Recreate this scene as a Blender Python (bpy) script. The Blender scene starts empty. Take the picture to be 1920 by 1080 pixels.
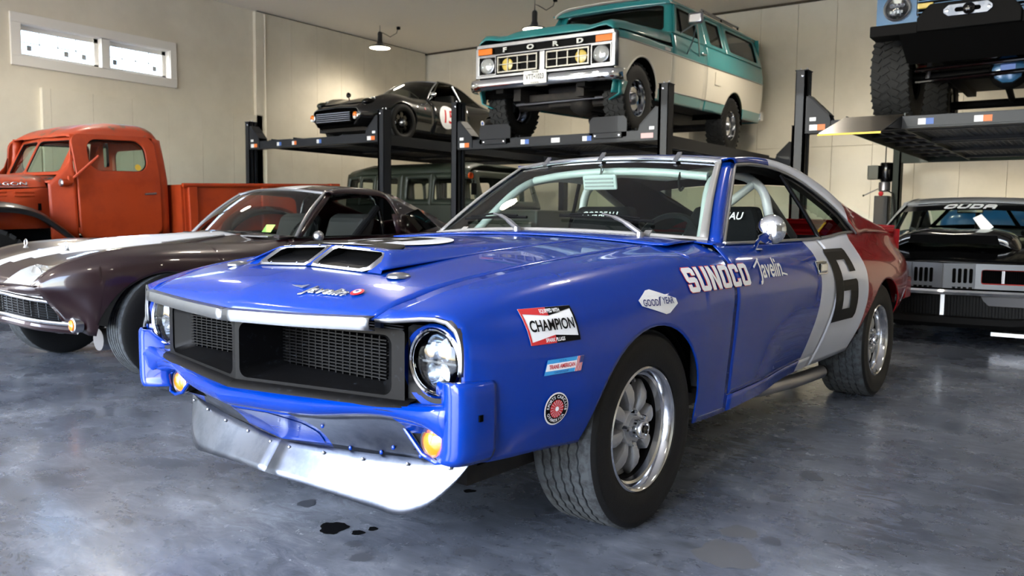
import bpy, bmesh, math, random
import numpy as np
from mathutils import Vector, Matrix

# ---------------------------------------------------------------- camera, sky, exposure
sc = bpy.context.scene
COL = sc.collection
R_ = math.radians
random.seed(7); rng = np.random.default_rng(7)

F_PX = 1554.6
CAM = (2.0825, -2.5073, 1.0240)
YAW, PITCH, ROLL = 35.536, -4.769, 0.6515      # degrees: left of +Y, up, roll
cd = bpy.data.cameras.new('camera'); cam = bpy.data.objects.new('camera', cd); COL.objects.link(cam)
cd.sensor_width = 36.0; cd.lens = F_PX / 1920 * 36.0; cd.clip_start = .05; cd.clip_end = 300
def cam_axes():
    y, p, r = R_(YAW), R_(PITCH), R_(ROLL)
    f = Vector((-math.sin(y) * math.cos(p), math.cos(y) * math.cos(p), math.sin(p)))
    rt = Vector((math.cos(y), math.sin(y), 0)); up = rt.cross(f)
    return math.cos(r) * rt + math.sin(r) * up, -math.sin(r) * rt + math.cos(r) * up, f
_r, _u, _f = cam_axes()
cam.matrix_world = Matrix(((_r.x, _u.x, -_f.x, CAM[0]), (_r.y, _u.y, -_f.y, CAM[1]), (_r.z, _u.z, -_f.z, CAM[2]), (0, 0, 0, 1)))
sc.camera = cam
cd.dof.use_dof = True; cd.dof.focus_distance = 3.0; cd.dof.aperture_fstop = 5.0

w = bpy.data.worlds.new('sky'); sc.world = w; w.use_nodes = True
nt = w.node_tree; nt.nodes.clear()
sky = nt.nodes.new('ShaderNodeTexSky'); sky.sky_type = 'NISHITA'; sky.sun_disc = False
sky.sun_elevation = R_(48); sky.sun_rotation = R_(200); sky.air_density = 1.0; sky.dust_density = 2.0; sky.ozone_density = 1.4
bgn = nt.nodes.new('ShaderNodeBackground'); bgn.inputs[1].default_value = SKY_STRENGTH = 2.7
wo = nt.nodes.new('ShaderNodeOutputWorld')
nt.links.new(sky.outputs[0], bgn.inputs[0]); nt.links.new(bgn.outputs[0], wo.inputs[0])
sd = bpy.data.lights.new('sun', 'SUN'); sd.energy = SUN_W = 27.0; sd.angle = R_(.6); sd.color = (1.0, .95, .88); sun = bpy.data.objects.new('sun', sd); COL.objects.link(sun)
sun.rotation_euler = Vector((-.75, -.28, -.72)).to_track_quat('-Z', 'Y').to_euler()   # high side sun: lights the apron outside, never the garage floor
vs = sc.view_settings
vs.view_transform = 'Standard'; vs.look = 'None'; vs.gamma = 1.0; vs.use_curve_mapping = False; vs.exposure = 0.45
sc.cycles.max_bounces = 8; sc.cycles.diffuse_bounces = 4; sc.cycles.glossy_bounces = 4; sc.cycles.transparent_max_bounces = 12
sc.cycles.sample_clamp_indirect = 6.0; sc.cycles.caustics_reflective = False; sc.cycles.caustics_refractive = False

# ---------------------------------------------------------------- materials
def lin(c):
    c = np.asarray(c, float) / 255.0
    return tuple(np.where(c <= .04045, c / 12.92, ((c + .055) / 1.055) ** 2.4)) + (1.0,)
def nd(t, kind, **kw):
    n = t.nodes.new(kind)
    for k, v in kw.items(): setattr(n, k, v)
    return n
MATS = {}
def mat(name, rgb, rough=.5, metal=0., coat=0., var=None, bump=None, spec=.5, emit=None, coat_rough=.03):
    """var=(scale, rgb2, lo, hi[, stretch]) second colour by noise; bump=(scale, strength)"""
    m = bpy.data.materials.new(name); m.use_nodes = True; MATS[name] = m
    t = m.node_tree; b = t.nodes['Principled BSDF']
    b.inputs['Base Color'].default_value = lin(rgb); b.inputs['Roughness'].default_value = rough
    b.inputs['Metallic'].default_value = metal; b.inputs['Coat Weight'].default_value = coat
    b.inputs['Coat Roughness'].default_value = coat_rough; b.inputs['Specular IOR Level'].default_value = spec
    if emit:
        b.inputs['Emission Color'].default_value = lin(emit[0]); b.inputs['Emission Strength'].default_value = emit[1]
    if var or bump:
        tc = nd(t, 'ShaderNodeTexCoord')
    if var:
        n = nd(t, 'ShaderNodeTexNoise'); n.inputs['Scale'].default_value = var[0]; n.inputs['Detail'].default_value = 6
        n.inputs['Roughness'].default_value = .65
        if len(var) > 4:
            mp = nd(t, 'ShaderNodeMapping'); mp.inputs['Scale'].default_value = var[4]
            t.links.new(tc.outputs['Object'], mp.inputs[0]); t.links.new(mp.outputs[0], n.inputs['Vector'])
        else: t.links.new(tc.outputs['Object'], n.inputs['Vector'])
        r = nd(t, 'ShaderNodeValToRGB'); r.color_ramp.elements[0].position = var[2]; r.color_ramp.elements[1].position = var[3]
        r.color_ramp.elements[0].color = lin(rgb); r.color_ramp.elements[1].color = lin(var[1])
        t.links.new(n.outputs['Fac'], r.inputs[0]); t.links.new(r.outputs[0], b.inputs['Base Color'])
    if bump:
        n2 = nd(t, 'ShaderNodeTexNoise'); n2.inputs['Scale'].default_value = bump[0]; n2.inputs['Detail'].default_value = 4
        t.links.new(tc.outputs['Object'], n2.inputs['Vector'])
        bp = nd(t, 'ShaderNodeBump'); bp.inputs['Strength'].default_value = bump[1]; bp.inputs['Distance'].default_value = .01
        t.links.new(n2.outputs['Fac'], bp.inputs['Height']); t.links.new(bp.outputs[0], b.inputs['Normal'])
    return m
def glass(name, tint=(225, 235, 230), refl=1.0, ior=1.5):
    m = bpy.data.materials.new(name); m.use_nodes = True; MATS[name] = m
    t = m.node_tree; t.nodes.clear()
    tr = nd(t, 'ShaderNodeBsdfTransparent'); tr.inputs[0].default_value = lin(tint)
    gl = nd(t, 'ShaderNodeBsdfGlossy'); gl.inputs['Roughness'].default_value = .01
    lw = nd(t, 'ShaderNodeLayerWeight'); pw = nd(t, 'ShaderNodeMath', operation='POWER'); pw.inputs[1].default_value = 5.0
    ma = nd(t, 'ShaderNodeMath', operation='MULTIPLY_ADD'); ma.inputs[1].default_value = .92 * refl; ma.inputs[2].default_value = .045 * refl
    t.links.new(lw.outputs['Facing'], pw.inputs[0]); t.links.new(pw.outputs[0], ma.inputs[0])
    mx = nd(t, 'ShaderNodeMixShader'); o = nd(t, 'ShaderNodeOutputMaterial'); t.links.new(ma.outputs[0], mx.inputs[0])
    t.links.new(tr.outputs[0], mx.inputs[1]); t.links.new(gl.outputs[0], mx.inputs[2]); t.links.new(mx.outputs[0], o.inputs[0])
    return m

mat('chrome', (225, 228, 232), .07, 1.0)
mat('brushed_chrome', (168, 170, 175), .3, 1.0)
mat('alloy', (176, 178, 182), .48, .55, bump=(160, .12))
mat('alloy_bright', (205, 207, 212), .14, 1.0)
mat('aluminium_sheet', (108, 113, 124), .36, 1.0, var=(9, (90, 96, 108), .45, .62), bump=(7, .10))
mat('steel_grey', (150, 150, 155), .35, .9)
mat('black_plastic', (9, 9, 10), .5, 0, spec=.10, var=(45, (30, 33, 38), .60, .72))
mat('grey_plastic', (20, 21, 23), .5, spec=.14)
mat('black_gloss', (6, 6, 7), .12, 0, .5, spec=.2)
mat('black_matte', (7, 7, 8), .75, spec=.15)
mat('rubber', (13, 13, 14), .6, spec=.25, bump=(90, .08))
mat('rubber_tread', (62, 66, 70), .85, spec=.3, var=(30, (42, 44, 47), .42, .6), bump=(120, .25))
mat('rubber_dark_tread', (36, 37, 38), .8, spec=.3, bump=(80, .2))
mat('void_dark', (3, 3, 3), .9, spec=.05)
mat('underbody', (22, 19, 17), .75, var=(8, (45, 38, 32), .5, .7))
mat('amber', (235, 120, 10), .2, 0, .6)
mat('amber_dark', (190, 70, 12), .3, 0, .5)
mat('white_paint', (222, 224, 228), .3, 0, .8)
mat('white_decal', (235, 236, 238), .35, 0, .3)
mat('black_decal', (8, 8, 10), .45, 0, 0, spec=.08)
mat('trim_alu', (116, 118, 122), .36, 1.0, bump=(40, .05))
mat('red_decal', (196, 34, 40), .35, 0, .3)
mat('navy_decal', (22, 42, 110), .35, 0, .3)
mat('sky_decal', (48, 150, 215), .35, 0, .3)
mat('silver_text', (200, 204, 210), .25, .9)
mat('lamp_reflector', (205, 212, 222), .12, 1.0)
mat('fabric_black', (11, 12, 15), .85, spec=.2, bump=(200, .3))
mat('cage_white', (196, 202, 205), .35, 0, .4)
glass('window_glass', (216, 228, 220))
glass('clear_glass', (245, 247, 248))
glass('dark_glass', (120, 128, 126))
glass('black_glass', (46, 50, 50))

# ---------------------------------------------------------------- mesh tools
class MB:
    def __init__(s): s.v = []; s.f = []; s.m = []; s.mi = 0
    def add(s, V, F):
        o = len(s.v); s.v += [tuple(float(c) for c in p) for p in V]
        for q in F: s.f.append(tuple(i + o for i in q)); s.m.append(s.mi)
        return s
    def box(s, x0, x1, y0, y1, z0, z1):
        V = [(x, y, z) for z in (z0, z1) for y in (y0, y1) for x in (x0, x1)]
        return s.add(V, [(0, 2, 3, 1), (4, 5, 7, 6), (0, 1, 5, 4), (2, 6, 7, 3), (0, 4, 6, 2), (1, 3, 7, 5)])
    def obox(s, c, ax, ay, az, hx, hy, hz):
        c, ax, ay, az = (np.asarray(q, float) for q in (c, ax, ay, az))
        V = [c + i * hx * ax + j * hy * ay + k * hz * az for k in (-1, 1) for j in (-1, 1) for i in (-1, 1)]
        return s.add(V, [(0, 2, 3, 1), (4, 5, 7, 6), (0, 1, 5, 4), (2, 6, 7, 3), (0, 4, 6, 2), (1, 3, 7, 5)])
    def grid(s, P, cu=False, cv=False, flip=False):
        P = np.asarray(P, float); n, m = P.shape[:2]; F = []
        for i in range(n if cu else n - 1):
            for j in range(m if cv else m - 1):
                a, b = i * m + j, ((i + 1) % n) * m + j; c, d = ((i + 1) % n) * m + (j + 1) % m, i * m + (j + 1) % m
                F.append((a, d, c, b) if flip else (a, b, c, d))
        return s.add(P.reshape(-1, 3), F)
    def tube(s, pts, r, n=10, caps=True, closed=False):
        pts = np.asarray(pts, float); k = len(pts); rr = np.broadcast_to(np.asarray(r, float), (k,))
        T = np.gradient(pts, axis=0) if not closed else np.roll(pts, -1, 0) - np.roll(pts, 1, 0)
        T /= np.linalg.norm(T, axis=1)[:, None] + 1e-12
        up = np.array([0, 0, 1.]) if abs(T[0][2]) < .9 else np.array([1., 0, 0]); N = []
        nrm = np.cross(T[0], up); nrm /= np.linalg.norm(nrm)
        for t in T:
            nrm = nrm - t * (nrm @ t); nrm /= np.linalg.norm(nrm) + 1e-12; N.append(nrm)
        N = np.array(N); B = np.cross(T, N); a = np.linspace(0, 2 * np.pi, n, endpoint=False)
        P = pts[:, None] + rr[:, None, None] * (np.cos(a)[None, :, None] * N[:, None] + np.sin(a)[None, :, None] * B[:, None])
        o = len(s.v); s.grid(P, cu=closed, cv=True, flip=True)
        if caps and not closed:
            s.f.append(tuple(o + j for j in range(n))); s.m.append(s.mi)
            s.f.append(tuple(o + (k - 1) * n + j for j in reversed(range(n)))); s.m.append(s.mi)
        return s
    def lathe(s, prof, n=32, c=(0, 0, 0), axis='x', closed=False):
        """prof = [(r, a)] ; a along axis"""
        prof = np.asarray(prof, float); a = np.linspace(0, 2 * np.pi, n, endpoint=False)
        r, h = prof[:, 0][:, None], prof[:, 1][:, None]
        A, B, H = r * np.cos(a), r * np.sin(a), h + 0 * a
        P = {'x': np.stack([H, A, B], -1), 'y': np.stack([A, H, B], -1), 'z': np.stack([A, B, H], -1)}[axis]
        return s.grid(P + np.asarray(c, float), cu=closed, cv=True)
    def disc(s, c, r, axis='x', n=24, ry=None):
        a = np.linspace(0, 2 * np.pi, n, endpoint=False); ry = ry or r
        A, B, Z = r * np.cos(a), ry * np.sin(a), 0 * a
        P = {'x': np.stack([Z, A, B], -1), 'y': np.stack([A, Z, B], -1), 'z': np.stack([A, B, Z], -1)}[axis] + np.asarray(c, float)
        return s.add(P, [tuple(range(n))])
    def prism(s, poly, d0, d1, axis='x'):
        """poly 2D -> extruded along axis; (a,b) = the two other axes in order"""
        n = len(poly)
        def pt(a, b, d): return {'x': (d, a, b), 'y': (a, d, b), 'z': (a, b, d)}[axis]
        V = [pt(a, b, d0) for a, b in poly] + [pt(a, b, d1) for a, b in poly]
        F = [tuple(range(n)), tuple(reversed(range(n, 2 * n)))] + [(i, n + i, n + (i + 1) % n, (i + 1) % n) for i in range(n)]
        return s.add(V, F)
    def ellipsoid(s, c, rx, ry, rz, n=16, m=10, z0=-1., z1=1.):
        th = np.linspace(math.asin(z0), math.asin(z1), m); a = np.linspace(0, 2 * np.pi, n, endpoint=False)
        P = np.stack([np.cos(th)[:, None] * np.cos(a) * rx, np.cos(th)[:, None] * np.sin(a) * ry, np.sin(th)[:, None] * rz + 0 * a], -1)
        return s.grid(P + np.asarray(c, float), cv=True)
    def mirror(s):
        o = MB(); o.v = [(-x, y, z) for x, y, z in s.v]; o.f = [tuple(reversed(q)) for q in s.f]; o.m = list(s.m); return o
    def both(s):
        o = s.mirror(); return s.add(o.v, o.f)
    def xf(s, M): s.v = [tuple(M @ Vector(p)) for p in s.v]; return s
    def build(s, name, m, parent=None, smooth=35, bevel=0., solid=0., weld=0., normals=False, sub=0):
        me = bpy.data.meshes.new(name); me.from_pydata(s.v, [], s.f); me.validate()
        for k in (m if isinstance(m, (list, tuple)) else [m]): me.materials.append(MATS[k] if isinstance(k, str) else k)
        if isinstance(m, (list, tuple)) and len(me.polygons) == len(s.m): me.polygons.foreach_set('material_index', s.m)
        if weld or normals:
            b = bmesh.new(); b.from_mesh(me)
            if weld: bmesh.ops.remove_doubles(b, verts=b.verts, dist=weld)
            if normals: bmesh.ops.recalc_face_normals(b, faces=b.faces)
            b.to_mesh(me); b.free()
        if smooth:
            me.polygons.foreach_set('use_smooth', [True] * len(me.polygons)); me.set_sharp_from_angle(angle=R_(smooth))
        me.update()
        return link(name, me, parent, bevel, solid, sub)
def link(name, me, parent=None, bevel=0., solid=0., sub=0):
    o = bpy.data.objects.new(name, me); COL.objects.link(o)
    if parent is not None: o.parent = parent
    if sub:
        k = o.modifiers.new('sub', 'SUBSURF'); k.levels = k.render_levels = sub
    if solid:
        k = o.modifiers.new('solid', 'SOLIDIFY'); k.thickness = solid; k.offset = -1
    if bevel:
        k = o.modifiers.new('bevel', 'BEVEL'); k.width = bevel; k.segments = 2; k.limit_method = 'ANGLE'; k.angle_limit = R_(40)
    return o
def tag(o, label=None, cat=None, group=None, kind=None):
    for k, v in (('label', label), ('category', cat), ('group', group), ('kind', kind)):
        if v: o[k] = v
    return o
def empty(name, loc=(0, 0, 0), rz=0., rx=0., ry=0.):
    o = bpy.data.objects.new(name, None); COL.objects.link(o); o.location = loc; o.rotation_euler = (R_(rx), R_(ry), R_(rz))
    o.empty_display_size = .2; return o
def copy_tree(o, parent=None):
    c = o.copy(); COL.objects.link(c); c.parent = parent
    for ch in list(o.children): copy_tree(ch, c)
    return c
def struct(o): o['kind'] = 'structure'; return o

# ---------------------------------------------------------------- curves and lofts
def pchip(x, y):
    x, y = np.asarray(x, float), np.asarray(y, float); h = np.diff(x); d = np.diff(y) / h; n = len(x)
    m = np.zeros(n)
    for i in range(1, n - 1):
        if d[i - 1] * d[i] > 0:
            w1, w2 = 2 * h[i] + h[i - 1], h[i] + 2 * h[i - 1]; m[i] = (w1 + w2) / (w1 / d[i - 1] + w2 / d[i])
    m[0], m[-1] = d[0], d[-1]
    def f(t):
        t = np.clip(t, x[0], x[-1]); i = np.clip(np.searchsorted(x, t, side='right') - 1, 0, n - 2)
        s = (t - x[i]) / h[i]
        return (2*s**3 - 3*s**2 + 1)*y[i] + (s**3 - 2*s**2 + s)*h[i]*m[i] + (-2*s**3 + 3*s**2)*y[i+1] + (s**3 - s**2)*h[i]*m[i+1]
    return f
def hermite(x, y):
    """smooth (non-monotone) interpolation"""
    x, y = np.asarray(x, float), np.asarray(y, float); h = np.diff(x); n = len(x)
    d = np.diff(y, axis=0) / h.reshape(-1, *([1] * (y.ndim - 1)))
    m = np.empty_like(y); m[0], m[-1] = d[0], d[-1]
    for i in range(1, n - 1): m[i] = (d[i - 1] * h[i] + d[i] * h[i - 1]) / (h[i] + h[i - 1])
    def f(t):
        t = np.clip(np.asarray(t, float), x[0], x[-1]); i = np.clip(np.searchsorted(x, t, side='right') - 1, 0, n - 2)
        s = (t - x[i]) / h[i]; e = lambda a: np.asarray(a).reshape(np.shape(a) + (1,) * (y.ndim - 1)); s, hh = e(s), e(h[i])
        return (2*s**3 - 3*s**2 + 1)*y[i] + (s**3 - 2*s**2 + s)*hh*m[i] + (-2*s**3 + 3*s**2)*y[i+1] + (s**3 - s**2)*hh*m[i+1]
    return f
class Rail:
    """(u, v, z) control points: v and z as smooth functions of u"""
    def __init__(s, pts):
        p = np.array(sorted(pts)); s.v, s.z = pchip(p[:, 0], p[:, 1]), pchip(p[:, 0], p[:, 2])
    def __call__(s, u): return np.array([s.v(u), s.z(u)])
def curve(P, n, crease=()):
    """smooth curve through the points P, creased at the given indices; n samples per span"""
    P = np.asarray(P, float); out = []; cuts = sorted({0, len(P) - 1, *[c for c in crease if 0 < c < len(P) - 1]})
    for a, b in zip(cuts[:-1], cuts[1:]):
        Q = P[a:b + 1]; L = np.r_[0, np.cumsum(np.linalg.norm(np.diff(Q, axis=0), axis=1) + 1e-9)]
        k = n * (b - a); f = hermite(L, Q); tt = np.concatenate([np.linspace(L[i], L[i + 1], n, endpoint=False) for i in range(b - a)] + [[L[-1]]])
        S = f(tt); out.append(S if not out else S[1:])
    return np.concatenate(out)
def section(rails, u, n=6, crease=(), bottom=None):
    S = curve([r(u) for r in rails], n, crease)                    # (v, z) from bottom up
    if bottom is not None:
        zb = bottom(u) if callable(bottom) else bottom
        if zb is not None and S[0, 1] < zb:
            L = np.r_[0, np.cumsum(np.linalg.norm(np.diff(S, axis=0), axis=1))]
            k = int(np.argmax(S[:, 1] >= zb)); t = L[k - 1] + (L[k] - L[k - 1]) * (zb - S[k - 1, 1]) / (S[k, 1] - S[k - 1, 1] + 1e-12)
            q = np.linspace(t, L[-1], len(S)); S = np.stack([np.interp(q, L, S[:, 0]), np.interp(q, L, S[:, 1])], -1)
    return S
def surf(rails, us, n=6, crease=(), bottom=None):
    return np.array([[(v, u, z) for v, z in section(rails, u, n, crease, bottom)] for u in us])
def side_v(rails, n=8, crease=()):
    """v(u, z) of a body side"""
    cache = {}
    def f(u, z):
        k = round(float(u), 3)
        if k not in cache: cache[k] = section(rails, k, n, crease)
        S = cache[k]; i = np.argsort(S[:, 1]); return float(np.interp(z, S[i, 1], S[i, 0]))
    return f
def arch(arches, base):
    """bottom edge height with round wheel arches: arches = [(uc, zc, r)]"""
    def f(u):
        z = base(u) if callable(base) else base
        for uc, zc, r in arches:
            d = abs(u - uc)
            if d < r: z = max(z, zc + math.sqrt(r * r - d * d))
        return z
    return f
def stations(u0, u1, step, arches=(), extra=()):
    s = set(np.round(np.linspace(u0, u1, max(2, int(round((u1 - u0) / step)) + 1)), 5))
    for uc, zc, r in arches:
        s = {x for x in s if not (uc - r - .01 < x < uc + r + .01)} | ({u0, u1} & s)
        for a in np.linspace(0, np.pi, 25):
            s.add(round(uc - math.cos(a) * r * .9995, 5))
        s.add(round(uc - r * 1.0005, 5)); s.add(round(uc + r * 1.0005, 5))
    s |= set(extra); return sorted(x for x in s if u0 - 1e-6 <= x <= u1 + 1e-6)

# ---------------------------------------------------------------- flat print laid onto a surface
def text_mesh(body, size=1., bold=0., shear=0., space=1., align='CENTER', res=3):
    c = bpy.data.curves.new('t', 'FONT'); c.body = body; c.size = size; c.offset = bold; c.shear = shear; c.space_character = space
    c.align_x = align; c.align_y = 'CENTER'; c.resolution_u = res
    o = bpy.data.objects.new('t', c); COL.objects.link(o); bpy.context.view_layer.update()
    me = bpy.data.meshes.new_from_object(o.evaluated_get(bpy.context.evaluated_depsgraph_get()))
    bpy.data.objects.remove(o); bpy.data.curves.remove(c); return me
def print_on(name, m, parent, fn, polys=None, text=None, step=.03, sx=1., sy=1., rot=0., off=(0., 0.), solid=0., shearx=0., **tk):
    """2D shape (polygons or text) cut into cells and mapped by fn(a, b) -> xyz"""
    b = bmesh.new()
    if text is not None:
        me = text_mesh(text, **tk); b.from_mesh(me); bpy.data.meshes.remove(me)
    for P in polys or []:
        b.faces.new([b.verts.new((x, y, 0)) for x, y in P])
    cr, sr = math.cos(rot), math.sin(rot)
    for v in b.verts:
        x, y = v.co.x * sx + v.co.y * sy * shearx, v.co.y * sy; v.co = (off[0] + x * cr - y * sr, off[1] + x * sr + y * cr, 0)
    if b.verts and step:
        for ax in (0, 1):
            lo = min(v.co[ax] for v in b.verts); hi = max(v.co[ax] for v in b.verts)
            for t in np.arange(math.floor(lo / step) * step, hi, step)[1:]:
                co = [0, 0, 0]; no = [0, 0, 0]; co[ax] = t; no[ax] = 1
                bmesh.ops.bisect_plane(b, geom=b.verts[:] + b.edges[:] + b.faces[:], plane_co=co, plane_no=no, dist=1e-6)
    bmesh.ops.recalc_face_normals(b, faces=b.faces)
    for v in b.verts: v.co = fn(v.co.x, v.co.y)
    me = bpy.data.meshes.new(name); b.to_mesh(me); b.free(); me.materials.append(MATS[m])
    o = link(name, me, parent, solid=solid); return o
def circle(cx, cy, r, n=40, ry=None, a0=0., a1=2 * math.pi):
    return [(cx + r * math.cos(a), cy + (ry or r) * math.sin(a)) for a in np.linspace(a0, a1, n, endpoint=abs(a1 - a0) < 6.28)]
def rrect(x0, x1, y0, y1, r, n=5):
    P = []
    for cx, cy, a in ((x1 - r, y1 - r, 0), (x0 + r, y1 - r, 90), (x0 + r, y0 + r, 180), (x1 - r, y0 + r, 270)):
        P += [(cx + r * math.cos(R_(a + 90 * i / n)), cy + r * math.sin(R_(a + 90 * i / n))) for i in range(n + 1)]
    return P

def block_text(txt, h=1., w=.62, sw=.2, gap=.12, ch=.10, slant=0.):
    """condensed block capitals made of bars -> list of polygons, centred"""
    def bar(x0, x1, y0, y1, c=(0, 0, 0, 0)):
        P = []                                                     # chamfers: bl, br, tr, tl
        P += [(x0 + c[0], y0), (x0, y0 + c[0])][::-1] if c[0] else [(x0, y0)]
        P += [(x1 - c[1], y0), (x1, y0 + c[1])] if c[1] else [(x1, y0)]
        P += [(x1, y1 - c[2]), (x1 - c[2], y1)] if c[2] else [(x1, y1)]
        P += [(x0 + c[3], y1), (x0, y1 - c[3])] if c[3] else [(x0, y1)]
        return P
    out = []; x = 0.; m = (1 - sw) / 2
    for k in txt:
        L = {'S': [bar(0, sw, .5 - sw / 2, 1, (ch, 0, 0, ch)), bar(sw, w, 1 - sw, 1, (0, 0, ch, 0)), bar(w - sw, w, 1 - sw - .12, 1 - sw), bar(sw, w - sw, .5 - sw / 2, .5 + sw / 2), bar(w - sw, w, 0, .5 + sw / 2, (0, ch, ch, 0)), bar(0, w - sw, 0, sw, (ch, 0, 0, 0)), bar(0, sw, sw, sw + .12)],
             'U': [bar(0, sw, 0, 1, (ch, 0, 0, 0)), bar(w - sw, w, 0, 1, (0, ch, 0, 0)), bar(sw, w - sw, 0, sw)],
             'N': [bar(0, sw, 0, 1), bar(w - sw, w, 0, 1), [(sw, 1), (sw, .62), (w - sw, 0), (w - sw, .38)]],
             'O': [bar(0, sw, 0, 1, (ch, 0, 0, ch)), bar(w - sw, w, 0, 1, (0, ch, ch, 0)), bar(sw, w - sw, 0, sw), bar(sw, w - sw, 1 - sw, 1)],
             'C': [bar(0, sw, 0, 1, (ch, 0, 0, ch)), bar(w - sw, w, 1 - sw - .14, 1, (0, 0, ch, 0)), bar(w - sw, w, 0, sw + .14, (0, ch, 0, 0)), bar(sw, w - sw, 0, sw), bar(sw, w - sw, 1 - sw, 1)],
             'D': [bar(0, sw, 0, 1), bar(w - sw, w, 0, 1, (0, ch, ch, 0)), bar(sw, w - sw, 0, sw), bar(sw, w - sw, 1 - sw, 1)],
             'A': [bar(0, sw, 0, 1, (0, 0, 0, ch)), bar(w - sw, w, 0, 1, (0, 0, ch, 0)), bar(sw, w - sw, 1 - sw, 1), bar(sw, w - sw, .3, .3 + sw)]}[k]
        out += [[(a + x, b) for a, b in P] for P in L]; x += w + gap
    x -= gap
    return [[((a - x / 2 + slant * (b - .5)) * h, (b - .5) * h) for a, b in P] for P in out]
# ================================================================ the garage
XL, YB, HC = -10.27, 11.52, 4.62          # left wall, back wall, ceiling
XR, YF = 9.5, -7.2                         # right wall, front (door) side
STAINS = [(0.063, -0.679, 0.046, 0.054, 0.65, 'oil_stain'), (0.158, -0.66, 0.021, 0.021, 0.65, 'oil_stain'), (0.173, -0.607, 0.015, 0.019, 0.65, 'oil_stain'), (0.214, -0.734, 0.025, 0.02, 0.65, 'faint_stain'), (0.311, -0.794, 0.035, 0.032, 0.65, 'faint_stain'), (0.537, -0.568, 0.038, 0.037, 0.65, 'faint_stain'), (0.188, -0.115, 0.024, 0.019, 0.65, 'oil_stain'), (-0.19, -0.575, 0.032, 0.04, 0.65, 'faint_stain'), (1.151, 0.102, 0.062, 0.055, 0.65, 'brown_stain'), (1.185, -0.103, 0.091, 0.11, 0.65, 'brown_stain'), (1.145, 0.513, 0.028, 0.038, 0.65, 'faint_stain'), (1.166, 0.869, 0.037, 0.061, 0.66, 'faint_stain'), (1.264, 0.091, 0.029, 0.038, 0.65, 'faint_stain'), (0.835, 0.366, 0.018, 0.022, 0.65, 'brown_stain'), (0.483, -0.189, 0.047, 0.048, 0.65, 'faint_stain'), (-3.422, -0.041, 0.049, 0.051, 0.68, 'faint_stain')]
def floor_mat():
    m = bpy.data.materials.new('polished_concrete'); m.use_nodes = True; t = m.node_tree; b = t.nodes['Principled BSDF']
    tc = nd(t, 'ShaderNodeTexCoord')
    def noise(scale, detail=8, rough=.65, st=None, dist=0.):
        n = nd(t, 'ShaderNodeTexNoise'); n.inputs['Scale'].default_value = scale; n.inputs['Detail'].default_value = detail
        n.inputs['Roughness'].default_value = rough; n.inputs['Distortion'].default_value = dist
        if st:
            mp = nd(t, 'ShaderNodeMapping'); mp.inputs['Scale'].default_value = st; mp.inputs['Rotation'].default_value = (0, 0, R_(35))
            t.links.new(tc.outputs['Object'], mp.inputs[0]); t.links.new(mp.outputs[0], n.inputs['Vector'])
        else: t.links.new(tc.outputs['Object'], n.inputs['Vector'])
        return n
    def ramp(n, stops):
        r = nd(t, 'ShaderNodeValToRGB'); e = r.color_ramp.elements
        while len(e) < len(stops): e.new(.5)
        for k, (pos, c) in zip(e, stops): k.position = pos; k.color = lin(c)
        t.links.new(n.outputs['Fac'], r.inputs[0]); return r
    base = ramp(noise(.9, 9, .62, (1, 1, 1), .6), [(.28, (76, 82, 93)), (.48, (116, 122, 134)), (.68, (164, 170, 180))])
    fine = ramp(noise(5, 12, .8, (1, 2.6, 1), 1.2), [(.36, (122, 124, 128)), (.52, (186, 188, 192)), (.68, (244, 244, 246))])
    mx = nd(t, 'ShaderNodeMixRGB', blend_type='MULTIPLY'); mx.inputs[0].default_value = .85
    t.links.new(base.outputs[0], mx.inputs[1]); t.links.new(fine.outputs[0], mx.inputs[2])
    sp = ramp(noise(2.6, 3, .5, None, .3), [(.70, (255, 255, 255)), (.735, (70, 72, 78))])
    m2 = nd(t, 'ShaderNodeMixRGB', blend_type='MULTIPLY'); m2.inputs[0].default_value = .7
    t.links.new(mx.outputs[0], m2.inputs[1]); t.links.new(sp.outputs[0], m2.inputs[2])
    t.links.new(m2.outputs[0], b.inputs['Base Color'])
    rr = nd(t, 'ShaderNodeMapRange'); rr.inputs[1].default_value = .3; rr.inputs[2].default_value = .7; rr.inputs[3].default_value = .16; rr.inputs[4].default_value = .38
    t.links.new(noise(3, 6, .7).outputs['Fac'], rr.inputs[0]); t.links.new(rr.outputs[0], b.inputs['Roughness'])
    bp = nd(t, 'ShaderNodeBump'); bp.inputs['Strength'].default_value = .05; bp.inputs['Distance'].default_value = .01
    t.links.new(noise(14, 8, .7).outputs['Fac'], bp.inputs['Height']); t.links.new(bp.outputs[0], b.inputs['Normal'])
    b.inputs['Specular IOR Level'].default_value = .7; b.inputs['Coat Weight'].default_value = .25; b.inputs['Coat Roughness'].default_value = .14
    MATS['polished_concrete'] = m
floor_mat()
mat('wall_paint', (218, 210, 192), .38, var=(1.2, (208, 200, 182), .4, .65), bump=(26, .05))
mat('ceiling_paint', (245, 239, 228), .8)
mat('joint_dark', (70, 62, 48), .9)
mat('window_white', (226, 222, 214), .5)
mat('sticker_grey', (150, 150, 145), .7)
mat('driveway', (188, 186, 180), .9, var=(3, (172, 171, 166), .4, .6))
mat('grass', (70, 92, 44), .95, var=(4, (52, 74, 34), .4, .6))

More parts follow.
